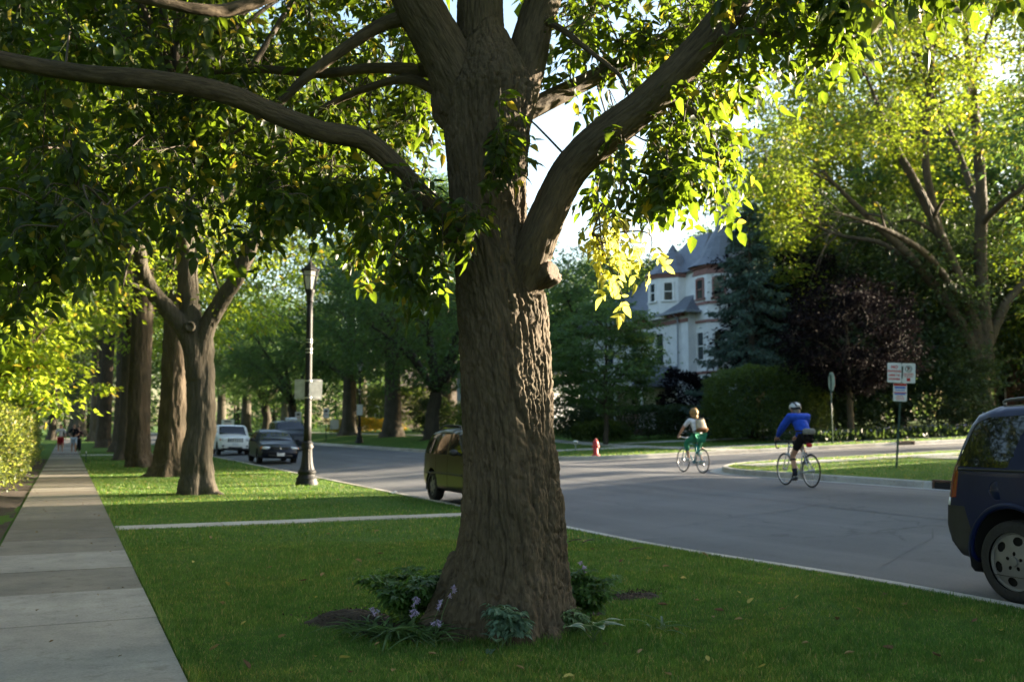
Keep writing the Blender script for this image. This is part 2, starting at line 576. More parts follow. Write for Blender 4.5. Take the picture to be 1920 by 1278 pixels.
# ------------------------------------------------------------------ lawn sheet
def lines(stops):
    out = []
    for a, b, st in stops:
        out += list(np.arange(a, b-1e-6, st))
    return np.array(out)
KW = .16
gx = np.unique(np.round(np.concatenate([lines([(-700, -80, 60), (-80, -20, 6), (-20, -2, 1), (-2, 8, .33), (16, 30, .4), (30, 60, 1.5), (60, 120, 6), (120, 760, 60)]), [X0-KW+.03, X1+KW-.03, X0+.6, X1-.6, 11.8, 12.4]]), 4))
gy = np.unique(np.round(np.concatenate([lines([(-700, -40, 60), (-40, -4, 3), (-4, 18, .4), (18, 40, .4), (40, 80, 2), (80, 140, 6), (140, 900, 60)]), [CY0-KW+.03, CY1+KW-.03, CY0+.7, CY1-.7]]), 4))
XX, YY = np.meshgrid(gx, gy)
V2 = np.stack([XX.ravel(), YY.ravel()], -1)
fld = lambda p: sd_road(p[:, 0], p[:, 1])-(KW-.03)
near = (np.abs(fld(V2)) < .3) & (V2[:, 0] > X1+.2) & (V2[:, 0] < X1+RR+.5) & (np.abs(V2[:, 1]-29) < 8)
for it in range(3):
    q = V2[near]; d = fld(q); e = 1e-4
    g = np.stack([(fld(q+[e, 0])-d)/e, (fld(q+[0, e])-d)/e], -1)
    V2[near] = q-d[:, None]*g/((g*g).sum(1)+1e-6)[:, None]
nx, ny = len(gx), len(gy)
idx = np.arange(nx*ny).reshape(ny, nx)
Q = np.stack([idx[:-1, :-1], idx[:-1, 1:], idx[1:, 1:], idx[1:, :-1]], -1).reshape(-1, 4)
keep = fld(V2[Q].mean(1)) > 0
z = lawnz(V2[:, 0], V2[:, 1])
z = z+.012*vnoise(np.stack([V2[:, 0]*.7, V2[:, 1]*.7, 0*z], -1))*(np.abs(V2[:, 0]) > .9)*(V2[:, 0] < 6.5)
Vc, Qc = compact(np.column_stack([V2, z]), Q[keep])
struct('lawn', MB().add(Vc, Qc), M_lawn)

# ------------------------------------------------------------------ street
def sheet(xs, ys, zf, dz=0):
    X, Y = np.meshgrid(xs, ys)
    V = np.stack([X.ravel(), Y.ravel(), zf(X.ravel(), Y.ravel())+dz], -1)
    nx, ny = len(xs), len(ys); i = np.arange(nx*ny).reshape(ny, nx)
    return V, np.stack([i[:-1, :-1], i[:-1, 1:], i[1:, 1:], i[1:, :-1]], -1).reshape(-1, 4)
rd = MB()
ysr = np.concatenate([np.arange(-60, 60, 1.0), np.arange(60, 600, 20)])
ysr = np.unique(np.concatenate([ysr, [CY0, CY1]]))
rd.add(*sheet(np.linspace(X0-.02, X1+.02, 17), ysr, roadz))
rd.add(*sheet(np.concatenate([np.arange(X1+.02, 70, 1.2), np.arange(70, 400, 30)]), np.linspace(CY0-.02, CY1+.02, 9), roadz))
arcs = []
for (cy, s) in ((CY0-RR, 1), (CY1+RR, -1)):
    th = np.linspace(np.pi, np.pi/2, 15)
    ax = X1+RR+RR*np.cos(th); ay = cy+s*RR*np.sin(th)
    arcs.append((ax, ay))
    px = np.concatenate([[X1+.02], ax]); py = np.concatenate([[cy+s*RR], ay])
    V = np.stack([px, py, roadz(px, py)], -1)
    tri = np.array([[0, k+1, k] if s > 0 else [0, k, k+1] for k in range(1, 15)])
    rd.add(V, tri)
struct('street', rd, M_asph)

# ------------------------------------------------------------------ kerbs
def kerb(name, line, side, hz, mat=M_kerb, gap=3.0, gutter=.34):
    """line: (k,2) along the kerb face; side: +1 if the lawn is to the left of travel. Cut in stones with thin joints."""
    line = np.asarray(line, float)
    s = np.concatenate([[0], np.cumsum(np.hypot(*np.diff(line, axis=0).T))])
    n = max(1, int(s[-1]/gap)); mb = MB()
    for k in range(n):
        a, b = k*s[-1]/n+.008, (k+1)*s[-1]/n-.008
        t = np.unique(np.concatenate([np.linspace(a, b, 5), s[(s > a) & (s < b)]]))
        x = np.interp(t, s, line[:, 0]); y = np.interp(t, s, line[:, 1])
        tx = np.gradient(x); ty = np.gradient(y); l = np.hypot(tx, ty)
        nxv, nyv = -ty/l*side, tx/l*side
        def ring(o, zfn):
            X = x+nxv*o; Y = y+nyv*o
            return np.stack([X, Y, zfn(x, y)], -1)
        top = lambda X, Y: hz(X, Y)
        rw = lambda X, Y: roadz(X, Y)
        rings = [ring(-gutter, lambda X, Y: rw(X, Y)-.06), ring(-gutter, lambda X, Y: rw(X, Y)+.006), ring(-.004, lambda X, Y: rw(X, Y)+.008), ring(.012, lambda X, Y: top(X, Y)-.025), ring(.035, lambda X, Y: top(X, Y)), ring(KW, top), ring(KW, lambda X, Y: top(X, Y)-.3)]
        V = np.concatenate(rings); m = len(t); r = len(rings)
        i = np.arange(m*r).reshape(r, m)
        q = np.stack([i[:-1, :-1], i[:-1, 1:], i[1:, 1:], i[1:, :-1]], -1).reshape(-1, 4)
        mb.add(V, q)
        for col in (0, m-1):
            mb.F.append((np.array([i[:, col]])+mb.n-len(V), 0))
    o = struct(name, mb, mat, sm=False)
    return o
hzl = lambda X, Y: lawnz(X0-KW, Y)+.012
hzr = lambda X, Y: np.where(X < X1+.01, .35, .35+.03*(np.minimum(X, 70)-16.6))+.012
kerb('kerb', np.array([[X0, y] for y in np.concatenate([np.arange(-30, 60, 2.), np.arange(60, 260, 10)])]), 1, hzl, gutter=.05)
ax, ay = arcs[0]
ln = np.vstack([[[X1, y] for y in np.arange(-30, CY0-RR, 2.)], np.stack([ax, ay], -1), [[x, CY0] for x in np.arange(X1+RR+1, 120, 2.5)]])
kerb('kerb', ln, -1, hzr)
ax, ay = arcs[1]
ln = np.vstack([[[X1, y] for y in np.arange(260, CY1+RR, -3.)], np.stack([ax, ay], -1), [[x, CY1] for x in np.arange(X1+RR+1, 120, 2.5)]])
kerb('kerb', ln, 1, hzr)

# tar seams and old cracks in the asphalt
M_tar = simple('tar', (.035, .035, .037), .6)
tb = MB()
for (xa, ya, xb, yb, w_) in ((11.7, -20, 11.9, 25, .035), (11.9, 25, 11.75, 120, .035), (7.4, 13.2, 16.2, 14.0, .022), (7.5, 31.5, 16.4, 30.8, .03), (16.9, 26.6, 16.7, 31.9, .03), (12.5, 17.5, 15.8, 22.5, .018), (9.0, 22, 11.6, 24.5, .018), (17, 29.3, 45, 29.1, .03), (8.2, 8.5, 11.5, 10.6, .016)):
    n = int(max(abs(xb-xa), abs(yb-ya))/.35)+2; t = np.linspace(0, 1, n)
    x = xa+(xb-xa)*t; y = ya+(yb-ya)*t; q = np.column_stack([x, y, 0*x])
    k = .10 if w_ > .025 else .3
    x = x+k*vnoise(q*.9, 3)+.03*vnoise(q*4, 5); y = y+k*vnoise(q*.9, 4)+.03*vnoise(q*4, 6)
    tx, ty = np.gradient(x), np.gradient(y); l = np.hypot(tx, ty); ww = w_*(1+.5*vnoise(q*3, 7))
    A = np.column_stack([x-ty/l*ww/2, y+tx/l*ww/2]); B = np.column_stack([x+ty/l*ww/2, y-tx/l*ww/2])
    V = np.vstack([np.column_stack([A, roadz(A[:, 0], A[:, 1])+.004]), np.column_stack([B, roadz(B[:, 0], B[:, 1])+.004])]); i = np.arange(n-1)
    tb.add(V, np.stack([i, n+i, n+i+1, i+1], -1))
struct('tar_seams', tb, M_tar)

# drain inlets let into the kerbs
def inlet(lbl, x, y, along):
    z = float(roadz(x, y))
    t = thing('storm_drain', lbl, 'drain', (x, y, z))
    b = MB()
    L = 1.0
    if along == 'y':
        b.join(box((x+.02, y, z+.175), (.10, L, .045), bev=.008)); b.join(box((x+.015, y-L/2+.03, z+.075), (.09, .06, .15))); b.join(box((x+.015, y+L/2-.03, z+.075), (.09, .06, .15)))
        g = box((x-.018, y, z+.075), (.012, L-.14, .13)); 
    else:
        b.join(box((x, y+.02, z+.175), (L, .10, .045), bev=.008)); b.join(box((x-L/2+.03, y+.015, z+.075), (.06, .09, .15))); b.join(box((x+L/2-.03, y+.015, z+.075), (.06, .09, .15)))
        g = box((x, y-.018, z+.075), (L-.14, .012, .13))
    obj('frame', b, M_iron, t, sm=False)
    obj('opening', g, M_hole, t, sm=False)
M_hole = simple('drain_dark', (.012, .011, .01), .9)

# ------------------------------------------------------------------ sidewalk and walks
def slabs(mb, x0, x1, y0, y1, n, along='y', zf=lawnz, h=.018, g=.006):
    for k in range(n):
        if along == 'y':
            a, b = y0+(y1-y0)*k/n+g, y0+(y1-y0)*(k+1)/n-g
            xs, ys = np.linspace(x0, x1, 4), np.linspace(a, b, 4)
        else:
            a, b = x0+(x1-x0)*k/n+g, x0+(x1-x0)*(k+1)/n-g
            xs, ys = np.linspace(a, b, 4), np.linspace(y0, y1, 4)
        dz = h+random.uniform(-.004, .004)
        V, q = sheet(xs, ys, zf, dz)
        mb.add(V, q)
        # sides
        e = [0, 1, 2, 3, 7, 11, 15, 14, 13, 12, 8, 4]
        W = np.vstack([V[e], V[e]-[0, 0, .1]])
        mb.add(W, np.array([[i, 12+i, 12+(i+1) % 12, (i+1) % 12] for i in range(12)]))
sw = MB()
slabs(sw, -.70, .70, 5.27-1.56*8, 5.27+1.56*90, 98)
struct('sidewalk', sw, M_conc, sm=False)
gp = MB().add(*sheet(np.array([-.705, .705]), np.arange(-8, 145, 1.5), lawnz, .004))
struct('sidewalk_bed', gp, M_soil, sm=False)
cw = MB()
slabs(cw, .72, X0-KW-.01, 15.75, 16.3, 4, 'x')
slabs(cw, .72, X0-KW-.01, 57.0, 58.6, 4, 'x')
struct('carriage_walk', cw, M_kerb, sm=False)
w2 = MB()
# walks on the far corners: along the side street and along the street
slabs(w2, 17.9, 75, CY0-2.35, CY0-1.2, 34, 'x', h=.02)
slabs(w2, 25.5, 75, CY1+2.6, CY1+4.0, 30, 'x', h=.02)
slabs(w2, X1+KW+.02, 24.0, CY1+6.5, CY1+7.6, 5, 'x', h=.02)
slabs(w2, 23.6, 25.0, CY1+KW+.05, 120, 50, 'y', h=.02)
slabs(w2, 25.5, 40, CY1+10.5, CY1+11.6, 8, 'x', h=.02)
slabs(w2, 23.6, 25.0, -30, CY0-2.4, 30, 'y', h=.02)
struct('corner_sidewalk', w2, M_kerb, sm=False)
# soil bed at the left of the sidewalk under the hedge
sb = MB()
xs = np.linspace(-3.4, -.74, 20); ys = np.linspace(10, 52, 140)
V, q = sheet(xs, ys, lawnz, .03)
V[:, 2] += .03*fbm(V*[3, 3, 1])+.05*smooth(-V[:, 0], .8, 1.6)-.02
sb.add(V, q)
struct('soil_bed', sb, M_soil)
# ------------------------------------------------------------------ foliage
def rvec(n, rng=RNG):
    return nrm(rng.normal(size=(n, 3)))

def leaf_quads(pos, d, n, L, W, fold=.18, droop=.12):
    pos = np.asarray(pos); d = nrm(d); n = nrm(n-d*(n*d).sum(1, keepdims=True)); s = np.cross(n, d)
    L = np.asarray(L).reshape(-1, 1); W = np.asarray(W).reshape(-1, 1)
    a = pos; b = pos+d*L*.42+s*W*.5+n*W*fold; c = pos+d*L-n*L*droop; e = pos+d*L*.42-s*W*.5+n*W*fold
    V = np.stack([a, e, c, b], 1).reshape(-1, 3)
    k = np.arange(len(pos))[:, None]*4
    F = np.concatenate([k+np.array([[0, 1, 2]]), k+np.array([[0, 2, 3]])])
    return V, F

def leaf_fine(pos, d, n, L, W, fold=.22, droop=.25):
    """pointed leaflet: midrib of four points, two side points each way"""
    pos = np.asarray(pos); d = nrm(d); n = nrm(n-d*(n*d).sum(1, keepdims=True)); s = np.cross(n, d)
    L = np.asarray(L).reshape(-1, 1); W = np.asarray(W).reshape(-1, 1)
    def mid(t): return pos+d*L*t-n*L*droop*t*t
    m0, m1, m2, m3 = mid(0), mid(.35), mid(.7), mid(1.0)
    def side(t, w, sg): return mid(t)+sg*s*W*w*.5+n*W*fold*w
    r1, r2, l1, l2 = side(.27, .95, -1), side(.6, .78, -1), side(.27, .95, 1), side(.6, .78, 1)
    V = np.stack([m0, m1, m2, m3, r1, r2, l1, l2], 1).reshape(-1, 3)
    k = np.arange(len(pos))[:, None]*8
    T = np.concatenate([k+np.array([f]) for f in ([0, 4, 1], [0, 1, 6], [5, 3, 2], [2, 3, 7])])
    Q = np.concatenate([k+np.array([f]) for f in ([4, 5, 2, 1], [1, 2, 7, 6])])
    return V, T, Q

def bark_mod(seed, amp=.06, nb=9):
    r = random.Random(seed)
    ph = [r.uniform(0, 6.28) for _ in range(8)]
    def f(i, th):
        v = 1+amp*(.6*np.sin(nb*th+ph[0]+.35*np.sin(i*.45+ph[1]))+.5*np.sin(nb*2.3*th+ph[2]+.8*np.sin(i*.3+ph[3]))+.5*np.sin(3*th+ph[4]+i*.1))
        return v
    return f

def trunk_tube(path, rad, seg, flare=0.0, seed=0, amp=.05, lobes=5):
    path = np.asarray(path, float); rad = np.asarray(rad, float)
    bm_ = bark_mod(seed, amp)
    ph = random.Random(seed).uniform(0, 6)
    def mod(i, th):
        z = path[i][2]-path[0][2]
        fl = flare*math.exp(-max(z, 0)/(rad[0]*1.0))
        return bm_(i, th)*(1+fl*(.55+.45*np.sin(lobes*th+ph)+.25*np.sin(3*th+ph*2)))
    return tube(path, rad, seg, mod=mod)

def fuse(mb, voxel, amp, seed):
    """one continuous skin over trunk and limbs, with furrowed bark"""
    me = mb.mesh('tmp'); o = bpy.data.objects.new('tmp', me); COL.objects.link(o)
    m = o.modifiers.new('r', 'REMESH'); m.mode = 'VOXEL'; m.voxel_size = voxel
    s = o.modifiers.new('s', 'SMOOTH'); s.factor = .5; s.iterations = 5
    h = bpy.data.meshes.new_from_object(o.evaluated_get(bpy.context.evaluated_depsgraph_get()))
    bpy.data.objects.remove(o); bpy.data.meshes.remove(me)
    n = len(h.vertices); v = np.zeros(n*3, np.float32); h.vertices.foreach_get('co', v); v = v.reshape(-1, 3).astype(float)
    nn = np.zeros(n*3, np.float32); h.vertices.foreach_get('normal', nn); nn = nn.reshape(-1, 3)
    q = v*[9, 9, 1.1]+.35*np.column_stack([vnoise(v*[3, 3, 1.2], seed), vnoise(v*[3, 3, 1.2], seed+1), 0*v[:, 0]])*3
    d = np.clip(np.abs(vnoise(q, seed+2))*3.4, 0, 1)-.6+.45*vnoise(v*[26, 26, 5], seed+3)
    v = v+nn*(d*amp)[:, None]
    F = []
    k = np.zeros(len(h.loops), np.int32); h.loops.foreach_get('vertex_index', k)
    tot = np.zeros(len(h.polygons), np.int32); h.polygons.foreach_get('loop_total', tot); st = np.zeros(len(h.polygons), np.int32); h.polygons.foreach_get('loop_start', st)
    out = MB().add(v, k[st[tot == 4][:, None]+np.arange(4)])
    if (tot == 3).any():
        out.F.append((k[st[tot == 3][:, None]+np.arange(3)], 0))
    bpy.data.meshes.remove(h)
    return out

def gen_tree(seed, H=12, fork=3.0, r0=.35, spread=4.5, cz=None, ch=None, nl=7, sub=6, lpc=70, L=.24, clump=.75, fill=60, flat=.55,
             limbs=None, droop=.25, lean=(0, 0), low=.55, seg=18, lw=.55, gap=.0, fine=False, leader=True, subr=.4, rej=None, remesh=0, bamp=.02):
    rng = np.random.default_rng(seed); rr = random.Random(seed)
    cz = cz or H*.62; ch = ch or H*.42
    T = MB(); C = MB(); TM = MB()
    tips = []; sk = []
    top = H*.82 if leader else fork
    zs = np.concatenate([[-.25, 0, .08, .18, .32, .5, .8], np.linspace(1.2, top, 12)])
    wob = np.cumsum(rng.normal(size=(len(zs), 2))*.03, axis=0); wob -= wob[1]
    path = np.column_stack([wob[:, 0]+lean[0]*np.maximum(zs, 0)/H, wob[:, 1]+lean[1]*np.maximum(zs, 0)/H, zs])
    rad = r0*np.interp(zs, [0, fork, top], [1.0, .85, .22 if leader else .8])
    if remesh and not leader:
        rad[-2:] *= [.85, .5]
    TM.join(trunk_tube(path, rad, seg, 1.15, seed, .06))
    axis = lambda z: np.array([np.interp(z, zs, path[:, 0]), np.interp(z, zs, path[:, 1]), z])
    L1 = []
    if limbs is None:
        for k in range(nl):
            a = k*2.399+rr.uniform(-.4, .4); zz = fork+(top-fork)*(k/(nl-.5))**1.1*(.85 if leader else .03)
            p0 = axis(zz)
            f = 1-((zz-fork)/(H-fork))*.6
            ln = spread*f*rr.uniform(.8, 1.05)
            up = rr.uniform(.5, .95) if leader else rr.uniform(.9, 1.6)
            pts = [p0, p0+[math.cos(a)*ln*.35, math.sin(a)*ln*.35, ln*up*.42], p0+[math.cos(a+.15)*ln*.72, math.sin(a+.15)*ln*.72, ln*up*.72], p0+[math.cos(a+.2)*ln, math.sin(a+.2)*ln, ln*up*.85]]
            L1.append((np.array(pts), np.array([.42, .3, .18, .06])*r0*np.interp(zz, [fork, H], [1.0, .5])))
    else:
        L1 = [(np.array(p, float), np.array(r, float)) for p, r in limbs]
    for k, (pts, r) in enumerate(L1):
        cp = curve(pts, 6)
        cr = np.interp(np.linspace(0, len(pts)-1, len(cp)), np.arange(len(pts)), r)
        TM.join(trunk_tube(cp, cr, max(7, seg//2), 0, seed+k+1, .03))
        sk.append(cp)
        tips.append((cp[-1], 1.0))
        ctr = np.array([0, 0, cz])
        for q in range(sub):
            t = rr.uniform(low, 1.0)
            i = int(t*(len(cp)-1)); b = cp[i]
            d = nrm(nrm(b-ctr)*.6+rvec(1, rng)[0]*.8+np.array([0, 0, .1]))
            ln = spread*subr*rr.uniform(.6, 1.2)
            e = b+d*ln-np.array([0, 0, droop*ln*.6]); m_ = b+d*ln*.5+np.array([0, 0, .1*ln])
            if rej is not None and rej(e):
                continue
            bp = curve([b, m_, e], 3)
            T.join(tube(bp, np.linspace(max(cr[i]*.55, .014), .008, len(bp)), 5))
            sk.append(bp)
            tips.append((e, 1.0)); tips.append((bp[len(bp)//2]+rng.normal(size=3)*.15, .7))
    if remesh:
        TM = fuse(TM, remesh, bamp, seed)
    T.join(TM)
    skp = np.vstack(sk)
    for q in range(fill):
        v = rvec(1, rng)[0]; rad_ = rng.uniform(.55, 1.0)**.5
        p = np.array([v[0]*spread*1.02*rad_, v[1]*spread*1.02*rad_, cz+v[2]*ch*rad_])
        if p[2] < fork*.8:
            continue
        j = np.argmin(((skp-p)**2).sum(1)); b = skp[j]
        if np.linalg.norm(b-p) > spread*.55:
            p = b+(p-b)*.55
        if rej is not None and rej(p):
            continue
        T.join(tube(curve([b, (b+p)/2+[0, 0, .12], p], 2), np.linspace(.022, .007, 5), 4, cap=False))
        tips.append((p, 1.0))
    ps = []; ds = []; ns = []
    for p, w in tips:
        if rej is not None and rej(p):
            continue
        if gap and rng.random() < gap:
            continue
        n = int(lpc*w*rng.uniform(.6, 1.3)); c = clump*rng.uniform(.7, 1.25)
        o = rng.normal(size=(n, 3))*[c*.6, c*.6, c*.6*flat]
        ps.append(p+o)
        ds.append(nrm(o*[1, 1, .2]+rng.normal(size=(n, 3))*c*.35+[0, 0, -droop*c*1.2]))
        ns.append(nrm(np.array([0, 0, 1.0])+rng.normal(size=(n, 3))*.55))
    ps = np.vstack(ps); ds = np.vstack(ds); ns = np.vstack(ns)
    Ls = L*rng.uniform(.6, 1.25, len(ps))
    if fine:
        V, Tt, Qq = leaf_fine(ps, ds, ns, Ls, Ls*lw)
        C.add(V, Tt); C.F.append((Qq, 0))
    else:
        C.add(*leaf_quads(ps, ds, ns, Ls, Ls*lw))
    return T, C

def gen_spruce(seed, H=14, R=3.4, base=.8, per=7, step=.42, nb=60, L=.24):
    rng = np.random.default_rng(seed)
    T = MB(); C = MB()
    zs = np.linspace(-.2, H, 14)
    T.join(trunk_tube(np.column_stack([0*zs, 0*zs, zs]), np.interp(zs, [0, H], [.24, .02]), 12, .4, seed))
    ps, ds, ns = [], [], []
    z = base
    while z < H-.3:
        f = (1-z/H)
        for k in range(per):
            a = rng.uniform(0, 2*np.pi); ln = R*(f**.8)*rng.uniform(.7, 1.1)+.15
            u = np.array([math.cos(a), math.sin(a), 0])
            zz = z+rng.uniform(-.15, .15)
            b = np.array([0, 0, zz])
            pts = curve([b, b+u*ln*.4-[0, 0, ln*.12], b+u*ln*.8-[0, 0, ln*.28], b+u*ln-[0, 0, ln*.24]], 4)
            T.join(tube(pts, np.linspace(.03*f+.01, .006, len(pts)), 4, cap=False))
            n = int(nb*ln/R*1.6)+8
            t = rng.uniform(.12, 1, n)
            i = t*(len(pts)-1)
            q = np.stack([np.interp(i, np.arange(len(pts)), pts[:, c]) for c in range(3)], -1)
            sd = np.cross(u, [0, 0, 1])
            off = rng.normal(size=n)*.16*ln/R*1.8*(1.1-t*.7)
            q = q+off[:, None]*sd+rng.normal(size=(n, 3))*.05
            ps.append(q); ds.append(u*.5+sd*np.sign(off)[:, None]*.5+rng.normal(size=(n, 3))*.3+[0, 0, -.75])
            ns.append(rng.normal(size=(n, 3))+[0, 0, .6])
        z += step*(.6+.5*f)
    ps = np.vstack(ps); ds = np.vstack(ds); ns = np.vstack(ns)
    Ls = L*rng.uniform(.7, 1.4, len(ps))
    C.add(*leaf_quads(ps, ds, ns, Ls, Ls*.32, .1, .2))
    return T, C

def gen_bush(seed, sx, sy, sz, n=5000, L=.12, pw=4.0, rough=.16, nst=9, lw=.55, inner=.35, droop=.1, z0=.0):
    """hedge / shrub: leaves in a rounded-box shell several layers deep, on stems"""
    rng = np.random.default_rng(seed)
    T = MB(); C = MB()
    v = rvec(n, rng)
    v[:, 2] = np.where(v[:, 2] < -.75, -v[:, 2], v[:, 2])
    k = (np.abs(v)**pw).sum(1)**(-1/pw)
    p = v*k[:, None]
    nz = fbm(p*[sx, sy, sz]*1.3+seed, 3)
    dep = 1-np.abs(rng.normal(size=n))*inner*.5+nz*rough
    q = p*dep[:, None]
    pos = q*np.array([sx, sy, sz/2])+[0, 0, sz/2+z0]
    pos[:, 2] = np.maximum(pos[:, 2], .03)
    d = nrm(v+rng.normal(size=(n, 3))*.7+[0, 0, .25-droop]); nn = nrm(v*.7+rng.normal(size=(n, 3))*.5+[0, 0, .5])
    Ls = L*rng.uniform(.6, 1.3, n)
    C.add(*leaf_quads(pos, d, nn, Ls, Ls*lw))
    for s in range(nst):
        a = rng.uniform(0, 6.28); f = rng.uniform(.1, .5)
        b = np.array([math.cos(a)*sx*f, math.sin(a)*sy*f, -.1])
        e = np.array([math.cos(a)*sx*(f+.3), math.sin(a)*sy*(f+.3), sz*rng.uniform(.6, .88)])
        T.join(tube(curve([b, (b+e)/2+rng.normal(size=3)*.05, e], 3), np.linspace(.022, .006, 7), 5))
    return T, C

M_bark = barkmat('bark_brown', (.036, .028, .020), (.115, .09, .064), 6)
M_bark_grey = barkmat('bark_grey', (.038, .034, .026), (.115, .10, .08), 7, .6)
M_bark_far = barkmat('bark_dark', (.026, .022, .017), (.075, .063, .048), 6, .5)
LF_hero = leafmat('leaf_ash', (.018, .040, .009), (.17, .26, .014), .5, .42, .35, .008)
LF_ash_lit = leafmat('leaf_ash_sunlit', (.10, .12, .025), (.70, .72, .12), .6, .42, .25, .12, (.5, .46, .08))  # ash leaf coloured pale yellow to stand for sunlight
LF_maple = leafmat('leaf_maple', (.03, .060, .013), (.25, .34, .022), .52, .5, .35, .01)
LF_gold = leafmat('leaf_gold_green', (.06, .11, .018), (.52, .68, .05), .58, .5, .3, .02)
LF_cool = leafmat('leaf_cool_green', (.045, .095, .035), (.18, .30, .06), .42, .55, .35)
LF_spruce = leafmat('needles_spruce', (.045, .088, .066), (.06, .11, .06), .2, .6, .3)
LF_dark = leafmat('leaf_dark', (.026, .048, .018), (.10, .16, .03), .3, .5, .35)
LF_purple = leafmat('leaf_purple', (.008, .006, .008), (.012, .009, .010), .2, .75, .4, spec=.08)
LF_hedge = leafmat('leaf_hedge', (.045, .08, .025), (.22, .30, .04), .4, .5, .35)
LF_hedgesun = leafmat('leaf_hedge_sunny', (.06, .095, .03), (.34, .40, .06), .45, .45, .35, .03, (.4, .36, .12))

def tree_thing(name, label, cat, gen, bark, leaf, loc, rz=0, sc=1.0, group=None, crown='crown'):
    T, C = gen
    t = thing(name, label, cat, loc, rz, group)
    obj('trunk' if crown == 'crown' else 'stems', T, bark, t, world=False)
    obj(crown, C, leaf, t, world=False)
    t.scale = (sc, sc, sc)
    return t
# ------------------------------------------------------------------ the big tree in the foreground
K = 7.4/FPX
def hp(x, y, d):
    return P(x, y, d)
prof = [(1215, 830, 1062), (1180, 828, 1066), (1150, 826, 1068), (1120, 832, 1066), (1085, 843, 1062), (1050, 850, 1058), (1000, 858, 1055), (950, 862, 1050), (900, 865, 1045),
        (800, 865, 1036), (700, 861, 1029), (600, 857, 1023), (540, 853, 1013), (480, 850, 1000), (430, 846, 984), (350, 841, 984), (250, 833, 990), (170, 828, 998), (110, 850, 972), (60, 872, 948)]
tp = np.array([hp((l+r)/2, y, 7.4) for y, l, r in prof]); tr = np.array([(r-l)/2*K*.945 for y, l, r in prof])
tp[:, 1] += 0; 
tcv = curve(tp, 9); trc = np.interp(np.linspace(0, len(tp)-1, len(tcv)), np.arange(len(tp)), tr)
ang_l = math.atan2(-Rv[1], -Rv[0])
base_z = 0.0
def hero_mod(i, th):
    z = tcv[i][2]
    r = 1+.028*np.sin(3*th+.8+z*.3)+.022*np.sin(5*th-1+z*.5)
    f = math.exp(-max(z, 0)/.17)
    g = math.exp(-max(z-.02, 0)/.42)
    r = r+.16*f*(.5+.5*np.sin(7*th+.4+.6*np.sin(2*th)))+.10*g*(.5+.5*np.sin(4*th+2.0))
    return r
H_ = MB()
ext = np.vstack([tcv[0]-[0, 0, .35], tcv]); 
tcv = ext; trc = np.concatenate([[trc[0]*1.05], trc])
H_.join(tube(tcv, trc, 72, mod=hero_mod))
